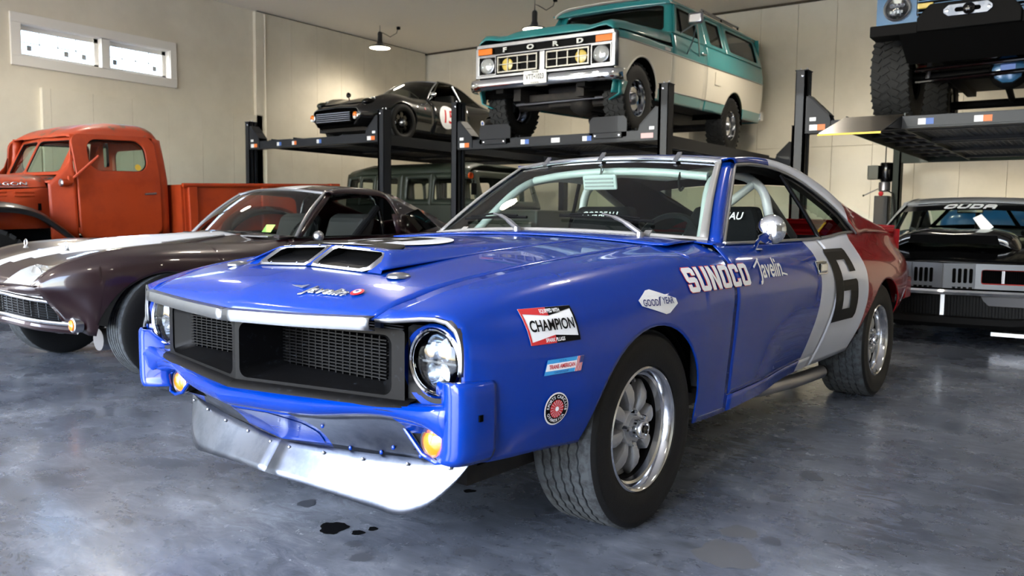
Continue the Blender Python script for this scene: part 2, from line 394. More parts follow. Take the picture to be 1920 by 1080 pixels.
flr = struct(MB().box(XL - .3, XR + .3, YF - .3, YB + .3, -.2, 0).build('floor', 'polished_concrete', smooth=0))
mat('oil_stain', (16, 17, 19), .18, 0, .5); mat('faint_stain', (72, 76, 84), .35); mat('brown_stain', (84, 86, 90), .4)
for x, y, rx, ry, a, m in STAINS:
    t_ = np.linspace(0, 2 * np.pi, 28, endpoint=False); r_ = 1 + .10 * np.sin(3 * t_ + x * 9) + .07 * np.sin(5 * t_ + y * 7) + .05 * np.sin(9 * t_ + x)
    P_ = np.stack([rx * r_ * np.cos(t_), ry * r_ * np.sin(t_)], -1) @ np.array([[math.cos(a), math.sin(a)], [-math.sin(a), math.cos(a)]]) + [x, y]
    MB().add([(p[0], p[1], .0012) for p in P_], [tuple(range(28))]).build('floor_stain', m, flr, smooth=0)
struct(MB().box(XL - .3, XR + .3, YF - .3, YB + .3, HC, HC + .2).build('ceiling', 'ceiling_paint', smooth=0))
# left wall: a drywall plane above and forward, formed concrete panels standing 6 cm proud of it
xw = XL - .07
WY0, WY1, WZ0, WZ1 = 2.93, 5.437, 3.07, 3.79       # window rough opening (frame outer edge)
wl = struct(MB().box(xw - .2, xw, YF, WY0 + .06, 0, HC).box(xw - .2, xw, WY1 - .06, YB, 0, HC).box(xw - .2, xw, WY0 + .06, WY1 - .06, 0, WZ0 + .06)
            .box(xw - .2, xw, WY0 + .06, WY1 - .06, WZ1 - .06, HC).build('wall_left', 'wall_paint', smooth=0))
def panel(parent, x0, x1, y0, y1, z0, z1):
    g = .0018
    ax = 0 if x1 - x0 < y1 - y0 else 1
    o = MB().box(x0 + (g if ax else 0), x1 - (g if ax else 0), y0 + (0 if ax else g), y1 - (0 if ax else g), z0, z1).build('panel', 'wall_paint', parent, smooth=0, bevel=.0025); return o
seams = [3.30, 3.42] + [3.42 + .61 * k for k in range(1, 7)] + [6.95]
for a, b in zip(seams[:-1], seams[1:]): panel(wl, xw - .02, XL, a, b, 0, 2.80)
seams = [6.95, 7.12] + [7.12 + .6135 * k for k in range(1, 8)]
for a, b in zip(seams[:-1], seams[1:]): panel(wl, xw - .02, XL, a, min(b, YB), 0, HC - .02)
panel(wl, xw - .02, XL - .03, YF, 3.28, 0, 1.95)
# back wall of formed panels, two lifts of forms
wb = struct(MB().box(XL - .3, XR + .3, YB + .03, YB + .25, 0, HC).build('wall_back', 'wall_paint', smooth=0))
xs = np.arange(XL, XR + .6, .6185)
for a, b in zip(xs[:-1], xs[1:]):
    panel(wb, a, min(b, XR), YB, YB + .05, 0, 2.248); panel(wb, a, min(b, XR), YB, YB + .05, 2.252, HC - .02)
struct(MB().box(XR, XR + .3, YF - .3, YB + .3, 0, HC).build('wall_right', 'wall_paint', smooth=0))
# front wall with three open door bays behind the camera
fw = MB(); bays = [(-9.7, -4.2), (-3.2, 2.9)]; e = XL - .3
for a, b in bays + [(XR + .3, None)]:
    fw.box(e, a, YF - .3, YF, 0, 4.25); e = b
fw.box(XL - .3, XR + .3, YF - .3, YF, 4.25, HC)
struct(fw.build('wall_front', 'wall_paint', smooth=0))
struct(MB().box(xw, xw + .05, 7.0, YB, HC - .035, HC + .01).build('trim_1', 'joint_dark', smooth=0))
struct(MB().box(XL, XR, YB - .03, YB + .02, HC - .035, HC + .01).build('trim_2', 'joint_dark', smooth=0))
struct(MB().box(-60, 60, -70, YF - .3, -.25, -.02).build('driveway_ground', 'driveway', smooth=0))
struct(MB().box(-90, 90, -140, -70, -.25, 0.5).build('lawn_ground', 'grass', smooth=0))
# the window
wn = empty('window_1', (XL, 0, 0)); wn['kind'] = 'structure'
def wpart(n, m, mb, **k): return mb.build(n, m, wn, smooth=0, **k)
xo = -.055; fwid = .135
for n, a in (('frame_rail', (WY0, WY1, WZ1 - fwid, WZ1)), ('frame_rail', (WY0, WY1, WZ0, WZ0 + fwid)), ('frame_stile', (WY0, WY0 + fwid, WZ0 + fwid, WZ1 - fwid)),
             ('frame_stile', (WY1 - fwid * .8, WY1, WZ0 + fwid, WZ1 - fwid))):
    wpart(n, 'window_white', MB().box(xo - .03, xo + .02, a[0], a[1], a[2], a[3]), bevel=.004)
for n, a in (('jamb', (WY0 + fwid - .02, WY1 - fwid * .8 + .02, WZ1 - fwid - .01, WZ1 - fwid + .02)), ('sill', (WY0 + fwid - .02, WY1 - fwid * .8 + .02, WZ0 + fwid - .02, WZ0 + fwid + .01)),
             ('jamb', (WY0 + fwid - .02, WY0 + fwid + .01, WZ0 + fwid, WZ1 - fwid)), ('jamb', (WY1 - fwid * .8 - .01, WY1 - fwid * .8 + .02, WZ0 + fwid, WZ1 - fwid)),
             ('mullion', ((WY0 + WY1) / 2 + .03, (WY0 + WY1) / 2 + .16, WZ0 + fwid, WZ1 - fwid))):
    wpart(n, 'window_white', MB().box(-.27, xo, a[0], a[1], a[2], a[3]))
zA, zB = WZ0 + fwid + .01, WZ1 - fwid - .01
for y0, y1 in ((WY0 + fwid + .01, (WY0 + WY1) / 2 + .03), ((WY0 + WY1) / 2 + .16, WY1 - fwid * .8 - .01)):
    s = wpart('sash', 'window_white', MB().box(-.22, -.17, y0, y1, zA, zA + .045).box(-.22, -.17, y0, y1, zB - .06, zB).box(-.22, -.17, y0, y0 + .045, zA, zB).box(-.22, -.17, y1 - .06, y1, zA, zB))
    ya, yb, za, zb = y0 + .045, y1 - .06, zA + .045, zB - .06
    for i in range(4):
        for j in range(2):
            p = MB().box(-.20, -.195, ya + (yb - ya) * i / 4 + .006, ya + (yb - ya) * (i + 1) / 4 - .006, za + (zb - za) * j / 2 + .006, za + (zb - za) * (j + 1) / 2 - .006).build('pane', 'clear_glass', s, smooth=0)
    for i in range(1, 4): MB().box(-.205, -.19, ya + (yb - ya) * i / 4 - .008, ya + (yb - ya) * i / 4 + .008, za, zb).build('muntin', 'window_white', s, smooth=0)
    MB().box(-.205, -.19, ya, yb, (za + zb) / 2 - .008, (za + zb) / 2 + .008).build('muntin', 'window_white', s, smooth=0)
    for i in ((0, 2, 3) if y0 < 4 else (0, 3)):
        c = ya + (yb - ya) * (i + .45) / 4; MB().box(-.193, -.190, c - .035, c + .035, za + .05, za + .13).build('paper_sticker', 'sticker_grey', s, smooth=0)
# conduit on the wall beside the corner pilaster
tag(MB().tube([(XL + .03, 7.13, .3), (XL + .03, 7.13, HC - .05)], .014, 8).build('wall_conduit', 'wall_paint'), 'thin painted conduit running up the wall beside the tall post', 'pipe')

# pendant high-bay lamps: a row over the lifts, plus added rows over the open floor
mat('lamp_metal', (60, 60, 62), .4, .6)
mat('lamp_lens', (255, 246, 228), .4, emit=((255, 240, 214), 16))
def pendant(x, y, z, label, group=None, main=False):
    t = empty('pendant_lamp', (x, y, z))
    MB().lathe([(.0, .12), (.05, .12), (.06, .08), (.10, .05), (.205, .015), (.21, 0), (.20, -.005), (.19, .002), (.09, .045), (0, .05)], 28, axis='z').build('shade', 'lamp_metal', t)
    MB().lathe([(0, .0), (.188, .0), (.188, .006), (0, .006)], 28, axis='z').build('lens', 'lamp_lens', t)
    MB().lathe([(0, .30), (.03, .30), (.045, .27), (.045, .13), (.055, .11), (0, .11)], 14, axis='z').build('driver_housing', 'lamp_metal', t)
    MB().tube([(0, 0, .29), (0, 0, HC - z)], .006, 6).build('chain', 'lamp_metal', t)
    MB().tube([(0, 0, .30), (.0, .0, HC - z - .12), (.05, .05, HC - z - .14), (.13, .14, HC - z - .2), (.20, .24, HC - z - .12), (.22, .27, HC - z)], .007, 6).build('cord', 'black_matte', t)
    MB().box(.195, .245, .245, .295, HC - z - .05, HC - z).build('plug', 'black_matte', t, smooth=0)
    l = bpy.data.lights.new('bulb', 'SPOT'); l.energy = LAMP_W * (.5 if y < 5 else (.75 if x < -9 else 1.)); l.color = (1.0, .91, .77); l.spot_size = R_(150); l.spot_blend = .6; l.shadow_soft_size = .17
    o = bpy.data.objects.new('bulb', l); COL.objects.link(o); o.parent = t; o.location = (0, 0, -.02)
    return tag(t, label, 'lamp', group)
LAMP_W = 235
pendant(-9.26, 9.0, 4.205, 'lit round pendant lamp hanging near the corner above the black coupe')
pendant(-5.684, 8.914, 4.10, 'round pendant lamp with looped cord hanging behind the teal truck hood')
for x in (-1.3, 2.6, 6.5): pendant(x, 8.914, 4.205, 'round pendant lamp hanging above the row of car lifts', 'pendant lamps over the lifts')

for y in (2.9, -2.9):  # two unseen lamp rows, added only to brighten the open floor and cars
    for x in (-8.2, -3.9, .6, 5.2): pendant(x, y, 4.205, 'added round pendant lamp over the open floor, out of view', 'added pendant lamps over the open floor')

# ================================================================ four-post lifts
mat('lift_paint', (24, 27, 33), .5, 0, .05, spec=.25, bump=(60, .06))
mat('lift_green', (24, 36, 27), .5, 0, .1, spec=.25)
mat('diamond_plate', (100, 92, 82), .32, .8)
mat('safety_yellow', (226, 186, 20), .45)
mat('label_white', (215, 218, 222), .5); mat('label_orange', (205, 105, 40), .5); mat('label_blue', (58, 96, 170), .5); mat('label_pink', (205, 165, 165), .5)
HT = 2.5; LY0, LY1 = 5.92, 10.6; SPAN = 2.92
def label_plate(parent, x, y, z, w, h, cols):
    """little warning stickers on a beam, facing -Y"""
    for i, c in enumerate(cols):
        ww = w / len(cols); MB().box(x + i * ww, x + (i + 1) * ww - .001, y - .0015, y, z, z + h).build('warning_label', c, parent, smooth=0)
def lift(xl, zt, label, ramps=False, stops=False, labels=(), green_rear=False, power=False):
    L = empty('car_lift', (xl + SPAN / 2, (LY0 + LY1) / 2, 0)); ox, oy = xl + SPAN / 2, (LY0 + LY1) / 2
    hs, hl = SPAN / 2, (LY1 - LY0) / 2
    for sy in (-1, 1):
        m = 'lift_green' if (green_rear and sy > 0) else 'lift_paint'
        for sx in (-1, 1):
            cx, cy = sx * hs, sy * hl; hw, hd = .056, .075
            # C section open to the inside
            c = MB(); a, b = cx - sx * hw, cx + sx * hw
            c.box(min(b, b - sx * .008), max(b, b - sx * .008), cy - hd, cy + hd, 0, HT)
            for q in (-1, 1): c.box(min(a, b), max(a, b), cy + q * hd - (.008 if q > 0 else 0), cy + q * hd + (.008 if q < 0 else 0), 0, HT)
            c.box(min(a, a + sx * .03), max(a, a + sx * .03), cy - hd, cy - hd + .05, 0, HT); c.box(min(a, a + sx * .03), max(a, a + sx * .03), cy + hd - .05, cy + hd, 0, HT)
            c.box(cx - .13, cx + .13, cy - .14, cy + .14, 0, .012)
            p = c.build('post', m, L, smooth=0)
            MB().box(cx - hw - .006, cx + hw + .006, cy - hd - .006, cy + hd + .006, HT, HT + .008).build('top_cap', m, p, smooth=0)
            for q in (-.03, .03): MB().lathe([(0, HT + .035), (.009, HT + .035), (.009, HT), (0, HT)], 8, (cx + q, cy, 0), 'z').build('bolt', 'steel_grey', p)
            MB().lathe([(0, -.012), (.012, -.008), (.012, 0), (0, 0)], 10, (cx - sx * .01, cy - hd, HT - .05), 'y').build('bolt', 'alloy_bright', p)
            MB().tube([(cx - sx * .03, cy, .05), (cx - sx * .03, cy, HT + .03)], .006, 6).build('lock_cable', 'steel_grey', p)
        cy = sy * hl; fy = cy - .07
        bm_ = MB().box(-hs + .06, hs - .06, cy - .07, cy + .07, zt - .112, zt).box(-hs + .06, hs - .06, cy - .085, cy - .07, zt - .118, zt - .10)
        bb = bm_.build('cross_beam', m, L, smooth=0, bevel=.003)
        for sx in (-1, 1):
            x0 = sx * (hs - .055); x1 = sx * (hs - .29)
            poly = [(x0, zt - .115), (x1, zt - .115), (x1, zt + .01), (x1 + sx * .015, zt + .05), (x0 - sx * .03, zt + .24), (x0, zt + .24)]
            MB().prism(poly, fy - .012, fy, 'y').prism(poly, cy + .07, cy + .082, 'y').build('gusset_bracket', m, bb, smooth=0, normals=True)
            MB().obox(((x1 + x0) / 2 - sx * .01, cy, zt + .155), (1, 0, 0), (0, 1, 0), (0, 0, 1), .001, .07, .001).build('bracket_web', m, bb, smooth=0)
            q = np.array([x0 - sx * .03 - (x1 + sx * .015), 0, .19]); q = q / np.linalg.norm(q)
            MB().obox(((x0 - sx * .03 + x1 + sx * .015) / 2, cy, zt + .148), q, (0, 1, 0), np.cross(q, (0, 1, 0)), .14, .082, .006).build('bracket_cover', m, bb, smooth=0)
            if sy < 0:
                MB().box(min(x0 - sx * .04, x0 - sx * .10), max(x0 - sx * .04, x0 - sx * .10), fy - .016, fy - .012, zt + .0, zt + .035).build('lock_window', 'label_white', bb, smooth=0)
                label_plate(bb, x0 - .08 - sx * .12, fy - .012, zt - .09, .15, .055, ('label_white', 'label_orange') if not (sx > 0 and stops and xl > -5) else ('label_pink', 'label_pink'))
        if sy < 0:
            for (lx, lw, cols) in labels: label_plate(bb, lx, fy, zt - .085, lw, .055, cols)
    zr = zt + .02
    for sx in (-1, 1):
        rx = sx * .80; w = .26; r = MB()
        r.box(rx - w, rx + w, -hl + .02, hl + .25, zr - .012, zr)
        for q in (-1, 1): r.box(rx + q * w - .006, rx + q * w + .006, -hl + .071, hl - .071, zr - .125, zr + .025)
        rw = r.build('runway', m if green_rear else 'lift_paint', L, smooth=0)
        for q in (-.13, 0, .13): MB().box(rx + q - .02, rx + q + .02, -hl + .09, hl - .09, zr - .07, zr - .012).build('stiffener', 'lift_paint', rw, smooth=0)
        for k in range(7): MB().box(rx - w + .006, rx + w - .006, -hl + .6 + k * .58, -hl + .63 + k * .58, zr - .09, zr - .07).build('cross_rib', 'lift_paint', rw, smooth=0)
        if stops:
            MB().box(rx - .20, rx + .17, -hl - .10, -hl - .071, zt - .07, zt - .01).build('stop_bracket', 'lift_paint', rw, smooth=0, bevel=.004)
            MB().prism([(rx - .26, zt - .06), (rx + .22, zt - .06), (rx + .22, zt + .13), (rx + .18, zt + .175), (rx - .22, zt + .175), (rx - .26, zt + .13)], -hl - .07, -hl - .05, 'y').build('wheel_stop', 'lift_paint', rw, smooth=0)
            for q in (-.17, .14): MB().lathe([(0, -.01), (.012, -.008), (.012, 0), (0, 0)], 10, (rx + q, -hl - .10, zt - .04), 'y').build('bolt', 'alloy_bright', rw)
        if ramps:
            y0, y1 = -hl - .88, -hl + .0; z0, z1 = zr - .235, zr - .0
            P = [[(rx - w, y0, z0), (rx + w, y0, z0)], [(rx - w, y1, z1), (rx + w, y1, z1)]]
            rp = MB().grid(P).build('ramp', 'diamond_plate', rw, smooth=0, solid=.006)
            d = MB(); n_ = np.array([0, -(z1 - z0), (y1 - y0)]); n_ /= np.linalg.norm(n_); t_ = np.array([0, y1 - y0, z1 - z0]); ln = np.linalg.norm(t_); t_ /= ln
            for i in range(16):
                for j in range(26):
                    c = np.array([rx - w + .03 + i * .0307, y0, z0]) + t_ * (ln * (j + .5) / 26); e_ = np.array([1, 0, 0]) * .7 + t_ * (.7 if (i + j) % 2 else -.7)
                    d.obox(c + n_ * .002, e_, np.cross(n_, e_), n_, .011, .003, .002)
            tag(d.build('diamond_tread', 'diamond_plate', rp, smooth=0), kind='stuff')
            MB().box(rx - w, rx + w, y0 - .012, y0 + .002, z0 - .012, z0 + .004).build('yellow_edge', 'safety_yellow', rp, smooth=0)
            for q in (-1, 1): MB().prism([(y0 + .25, z0 + .06), (y1, z1 - .13), (y1, z1)], rx + q * w - .006, rx + q * w + .006, 'x').build('ramp_side', 'lift_paint', rp, smooth=0, normals=True)
    # mesh decks between the runways
    for k, (ya, yb) in enumerate(((-hl + .35, -hl + 1.55), (-hl + 1.75, -hl + 2.95), (-hl + 3.1, -hl + 4.2))):
        fr = MB().box(-.54, .54, ya - .03, ya + .03, zr - .12, zr - .05).build('deck_bar', 'lift_paint', L, smooth=0); MB().box(-.54, .54, yb - .03, yb + .03, zr - .12, zr - .05).build('deck_bar', 'lift_paint', L, smooth=0)
        g = MB()
        for i in range(19): x = -.52 + i * 1.04 / 18; g.box(x - .006, x + .006, ya + .03, yb - .03, zr - .085, zr - .075)
        for j in range(15): y = ya + .05 + j * (yb - ya - .1) / 14; g.box(-.54, .54, y - .014, y + .014, zr - .085, zr - .075)
        tag(g.build('deck_mesh', 'lift_paint', fr, smooth=0), kind='stuff')
    if power:
        cx, cy = -hs, hl; px = cx - .17
        pu = MB().box(px - .11, px + .08, cy - .12, cy + .10, .9, 1.42).build('oil_tank', 'lift_paint', L, smooth=0, bevel=.01)
        MB().lathe([(0, 1.62), (.075, 1.62), (.08, 1.60), (.08, 1.50), (.06, 1.48), (0, 1.48)], 20, (px, cy, 0), 'z').build('pump_block', 'steel_grey', pu)
        MB().lathe([(0, 1.90), (.085, 1.90), (.09, 1.88), (.09, 1.66), (.07, 1.62), (0, 1.62)], 20, (px + .02, cy, 0), 'z').build('motor', 'black_gloss', pu)
        MB().box(px - .22, px - .07, cy - .11, cy + .03, 1.66, 1.86).build('switch_box', 'lift_green', pu, smooth=0, bevel=.006)
        MB().lathe([(0, -.03), (.03, -.02), (.036, 0), (0, 0)], 16, (px - .02, cy - .12, 1.45), 'y').build('stop_button', 'red_decal', pu)
        MB().tube([(px - .06, cy - .12, 1.52), (px - .24, cy - .2, 1.42)], .008, 8).build('release_lever', 'steel_grey', pu)
        MB().lathe([(0, -.018), (.018, 0), (0, .018)], 10, (px - .24, cy - .2, 1.42), 'z').build('lever_knob', 'black_gloss', pu)
        MB().tube([(px + .05, cy - .08, 1.5), (px + .14, cy - .12, 1.45), (px + .17, cy - .1, 1.2), (px + .15, cy - .08, .9)], .012, 8).build('hose', 'rubber', pu)
        MB().tube([(px, cy, 1.9), (px + .01, cy + .01, HC)], .008, 6).build('power_cable', 'black_matte', pu)
    return tag(L, label, 'car lift')
lift(-9.06, 2.185, 'black four-post lift raising the black coupe beside the left wall', labels=((-.75, .1, ('label_white', 'label_blue')), (-.40, .1, ('label_white', 'label_orange')), (.15, .1, ('label_white', 'label_blue'))))
lift(-4.82, 2.015, 'dark blue-black four-post lift carrying the teal and white truck', stops=True,
     labels=((-.42, .12, ('label_white', 'label_blue')), (.02, .12, ('label_white',)), (.45, .12, ('label_white', 'label_blue'))))
lift(-.43, 2.005, 'four-post lift with ramps and green rear posts holding the blue off-roader', ramps=True, green_rear=True, power=True,
     labels=((-.40, .13, ('label_white', 'label_blue')), (.05, .14, ('label_white', 'label_orange')), (.72, .13, ('label_white', 'label_blue'))))
# ================================================================ wheels (axis X, outer face at +X)
def tri(t): return 2 * np.abs((t % 1.0) - .5) - .5
def race_tyre(R, rb, w, n=192, teeth=44):
    hw = w / 2; tw = hw - .022
    side = [(rb - .004, hw * .80), (rb + .006, hw * .93), (rb + .03, hw * .985), (rb + (R - rb) * .5, hw), (R - .035, hw * .965), (R - .028, hw * .975), (R - .022, hw * .955), (R - .008, tw + .008), (R - .002, tw + .001)]
    gx = np.linspace(-tw, tw, 7)[1:-1]; tread = [(R, tw - .002, 0)]
    for g in gx[::-1]: tread += [(R, g + .004, 1), (R - .007, g + .0025, 1), (R - .007, g - .0025, 1), (R, g - .004, 1)]
    tread += [(R, -tw + .002, 0)]
    prof = [(r, x, 0) for r, x in side] + tread + [(r, -x, 0) for r, x in side[::-1]]
    a = np.linspace(0, 2 * np.pi, n, endpoint=False); z = .007 * tri(a / (2 * np.pi) * teeth)
    P = np.array([[(x + k * zz, r * math.cos(t), r * math.sin(t)) for t, zz in zip(a, z)] for r, x, k in prof])
    mb = MB(); mb.grid(P, cv=True); ns = len(side); m = len(prof); mb.m = []
    for i in range(m - 1):
        mb.m += [1 if ns - 2 <= i < m - ns + 1 else 0] * n
    return mb
def plain_tyre(R, rb, w, n=64, grooves=4, blocks=0):
    hw = w / 2; tw = hw - .02
    side = [(rb - .004, hw * .78), (rb + .008, hw * .92), (rb + (R - rb) * .45, hw), (R - .03, hw * .96), (R - .006, tw + .006)]
    gx = np.linspace(-tw, tw, grooves + 2)[1:-1]; tread = [(R, tw - .002)]
    for g in gx[::-1]: tread += [(R, g + .005), (R - .007, g + .003), (R - .007, g - .003), (R, g - .005)]
    prof = side + tread + [(R, -tw + .002)] + [(r, -x) for r, x in side[::-1]]
    mb = MB().lathe(prof, n); ns = len(side); m = len(prof); mb.m = []
    for i in range(m - 1): mb.m += [1 if ns - 1 <= i < m - ns else 0] * n
    return mb
def lug_blocks(R, w, rows, per, h=.016, chev=.5):
    """off-road tread blocks standing on a carcass"""
    mb = MB(); tw = w * .47
    for i in range(rows):
        x = -tw + (i + .5) * 2 * tw / rows
        for k in range(per):
            a = 2 * math.pi * (k + (.5 if i % 2 else 0)) / per; rad = np.array([0, math.cos(a), math.sin(a)]); tan = np.array([0, -math.sin(a), math.cos(a)]); ax = np.array([1., 0, 0])
            s = chev if i % 2 else -chev; e = ax * math.cos(s) + tan * math.sin(s); g = np.cross(rad, e)
            edge = i in (0, rows - 1); drop = .012 if edge else 0
            mb.obox(rad * (R - h / 2 - drop * .5) + ax * x, e, g, rad, tw / rows * (1.02 if edge else .92), math.pi * R / per * .62, h / 2 + drop * .5)
    return mb
def minilite(parent, loc, R, rr, w, m_spoke='alloy', n_sp=8):
    hw = w / 2
    rim = MB().lathe([(rr, hw * .86), (rr + .002, hw * .90), (rr - .004, hw * .93), (rr - .010, hw * .90), (rr - .016, hw * .84), (rr - .022, hw * .66), (rr - .030, hw * .62), (rr - .034, hw * .46)], 72).build('wheel', 'alloy_bright', parent)
    rim.location = loc
    MB().lathe([(rr - .034, hw * .46), (rr - .042, -.0), (rr - .042, -hw * .6), (rr - .03, -hw * .8), (rr - .01, -hw * .85), (rr, -hw * .86)], 48).build('rim_barrel', 'black_matte', rim)
    MATS['tyre_list'] = None; t = race_tyre(R, rr, w); del MATS['tyre_list']; t.build('tyre', ['rubber', 'rubber_tread'], rim, smooth=40)
    ri = rr - .034; x0 = hw * .42
    MB().lathe([(.0, x0 + .018), (.058, x0 + .018), (.064, x0 + .010), (.066, x0 - .02), (0, x0 - .02)], 40).build('hub_face', m_spoke, rim)
    sp = None
    for k in range(n_sp):
        if sp is None:
            rows = []
            for r, hwid, top, tw_ in ((.046, .011, .016, 0), (.065, .017, .028, 0), (.09, .024, .034, 0), (.115, .029, .032, 0), (.138, .028, .024, 0), (.157, .020, .010, 0), (.174, .008, -.004, 0)):
                r_ = r * ri / .172; A = np.linspace(-1, 1, 9)
                row = [(x0 - .012 + (top + .002) * min(1., (1 - abs(a)) / .28 + .05) - .003 * a * a, a * hwid, r_) for a in A] + [(x0 - .030, -a * hwid * .9, r_) for a in np.linspace(-1, 1, 5)]
                rows.append(row)
            sp = MB().grid(np.array(rows), cv=True).build('spoke', m_spoke, rim, smooth=32)
            o = sp
        else:
            o = link('spoke', sp.data, rim)
        o.rotation_euler = (2 * math.pi * k / n_sp + .2, 0, 0)
    MB().lathe([(ri + .004, x0 - .03), (ri - .022, x0 - .024), (ri - .022, x0 - .034), (ri + .004, x0 - .04)], 48).build('spoke_ring', m_spoke, rim)
    MB().lathe([(.026, x0), (.034, x0 + .012), (.033, x0 + .055), (.029, x0 + .062), (.022, x0 + .062), (.020, x0 + .055), (0, x0 + .055)], 28).build('center_cap', 'alloy_bright', rim)
    MB().lathe([(0, x0 + .063), (.012, x0 + .063), (.014, x0 + .05), (0, x0 + .05)], 16).build('axle_end', 'black_gloss', rim)
    for k in range(5):
        a = 2 * math.pi * k / 5 + .5; c = (0, .054 * math.cos(a), .054 * math.sin(a))
        MB().lathe([(0, x0 + .040), (.007, x0 + .040), (.010, x0 + .032), (.0105, x0 + .01), (0, x0 + .01)], 6, c).build('lug_nut', 'chrome', rim)
    MB().tube([(x0 - .03, 0, ri - .012), (x0 + .02, 0, ri - .016)], .004, 8).build('valve_stem', 'brushed_chrome', rim)
    MB().lathe([(.13, -.01), (.13, -.03), (0, -.03)], 32).build('brake_disc', 'black_matte', rim)
    return rim
def copies(master, locs, flip=True):
    for (x, y, z) in locs:
        c = copy_tree(master, master.parent); c.location = (x, y, z)
        if x < 0: c.rotation_euler = (0, 0, math.pi)

# ================================================================ the blue race car (local x = car left, y = rearwards, z up, origin on the ground under the front axle)
def race_paint():
    m = bpy.data.materials.new('race_paint'); m.use_nodes = True; MATS['race_paint'] = m; t = m.node_tree; b = t.nodes['Principled BSDF']
    tc = nd(t, 'ShaderNodeTexCoord'); sx = nd(t, 'ShaderNodeSeparateXYZ'); t.links.new(tc.outputs['Object'], sx.inputs[0])
    def mth(op, a, b_):
        k = nd(t, 'ShaderNodeMath', operation=op)
        for i, v in enumerate((a, b_)):
            if isinstance(v, (int, float)): k.inputs[i].default_value = v
            else: t.links.new(v, k.inputs[i])
        return k.outputs[0]
    s1 = mth('GREATER_THAN', sx.outputs[1], 1.645)
    zz = mth('MULTIPLY', mth('MAXIMUM', mth('SUBTRACT', sx.outputs[2], .93), 0.), 1.05)
    s2 = mth('GREATER_THAN', sx.outputs[1], mth('ADD', zz, 2.40))
    a = nd(t, 'ShaderNodeMixRGB'); a.inputs[1].default_value = lin((0, 46, 138)); a.inputs[2].default_value = lin((206, 210, 220)); t.links.new(s1, a.inputs[0])
    c = nd(t, 'ShaderNodeMixRGB'); c.inputs[2].default_value = lin((128, 8, 16)); t.links.new(a.outputs[0], c.inputs[1]); t.links.new(s2, c.inputs[0])
    t.links.new(c.outputs[0], b.inputs['Base Color']); b.inputs['Roughness'].default_value = .25
    b.inputs['Coat Weight'].default_value = .55; b.inputs['Coat Roughness'].default_value = .015; b.inputs['Specular IOR Level'].default_value = .12
race_paint()
mat('bumper_blue', (0, 46, 138), .25, 0, .55, coat_rough=.02, spec=.12)
mat('grey_trim', (128, 126, 124), .45, .25)
JV = empty('race_car', (0, 0, 0), rz=-3.0)
tag(JV, 'blue race coupe with white band, red tail and number 6 on its door', 'car')
FA = (0.0, .32, .362); RA = (2.775, .33, .372)
R0 = Rail([(-.825, .785, .40), (-.74, .81, .375), (-.55, .835, .37), (-.37, .85, .36), (0, .86, .30), (.37, .868, .282), (.6, .872, .28), (1.0, .852, .28), (1.5, .79, .285), (1.85, .77, .285), (2.3, .79, .30), (2.77, .82, .34), (3.2, .81, .40), (3.45, .79, .44), (3.70, .75, .49)])
R1 = Rail([(-.825, .795, .49), (-.74, .825, .46), (-.55, .862, .45), (-.35, .888, .45), (0, .905, .46), (.3, .902, .46), (.6, .888, .46), (1.0, .878, .46), (1.5, .848, .45), (1.85, .842, .45), (2.2, .853, .46), (2.5, .885, .48), (2.77, .90, .50), (3.1, .89, .52), (3.4, .855, .55), (3.70, .79, .58)])
R2 = Rail([(-.825, .80, .60), (-.74, .832, .59), (-.55, .868, .61), (-.35, .895, .635), (0, .915, .66), (.3, .915, .65), (.6, .902, .63), (1.0, .90, .63), (1.5, .893, .63), (1.85, .896, .64), (2.2, .902, .65), (2.5, .912, .66), (2.77, .916, .675), (3.1, .903, .68), (3.4, .87, .68), (3.70, .81, .68)])
R3 = Rail([(-.825, .797, .70), (-.74, .822, .70), (-.55, .848, .735), (-.35, .87, .755), (0, .893, .775), (.3, .902, .78), (.6, .903, .775), (1.0, .902, .77), (1.5, .898, .765), (1.85, .893, .76), (2.2, .892, .765), (2.5, .89, .775), (2.77, .885, .785), (3.1, .87, .79), (3.4, .84, .785), (3.70, .785, .775)])
R4 = Rail([(-.825, .784, .739), (-.74, .785, .772), (-.55, .79, .815), (-.35, .80, .84), (0, .815, .866), (.3, .835, .88), (.6, .855, .875), (1.0, .858, .872), (1.5, .855, .87), (1.85, .848, .868), (2.2, .838, .87), (2.5, .825, .88), (2.77, .81, .885), (3.1, .79, .88), (3.4, .765, .872), (3.70, .73, .86)])
GAP = Rail([(-.825, .58, .758), (-.79, .59, .785), (-.74, .60, .803), (-.68, .612, .826), (-.5, .63, .86), (-.316, .64, .881), (-.03, .65, .904), (.353, .66, .93), (.64, .735, .942)])
BELT = Rail([(.64, .80, .932), (1.0, .795, .931), (1.5, .792, .934), (1.86, .787, .938), (2.1, .78, .948), (2.3, .77, .962), (2.6, .755, .968), (3.0, .742, .966), (3.4, .73, .955), (3.70, .70, .935)])
H0 = Rail([(-.825, 0, .742), (-.80, 0, .778), (-.74, 0, .826), (-.68, 0, .85), (-.6, 0, .868), (-.45, 0, .893), (0, 0, .935), (.38, 0, .958)])
def nose(P):
    P = np.array(P); v, u = np.abs(P[..., 0]), P[..., 1]
    f = np.clip((-.45 - u) / .375, 0, None) ** 1.5
    P[..., 1] = u - f * np.interp(v, [0, .58, .795], [.171, .101, 0.]); return P
AR = [FA, RA]
def mk(name, P, m='race_paint', parent=JV, both=True, solid=.006, flip=False, smooth=40):
    mb = MB().grid(P, flip=flip); o = mb.build(name, m, parent, smooth=smooth, solid=solid)
    if both: mb.mirror().build(name, m, parent, smooth=smooth, solid=solid)
    return o
fend = [R0, R1, R2, R3, R4, GAP]
us = stations(-.825, .635, .03, [FA]); Pf = nose(surf(fend, us, 6, (), arch([FA], 0.))); mk('front_fender', Pf)
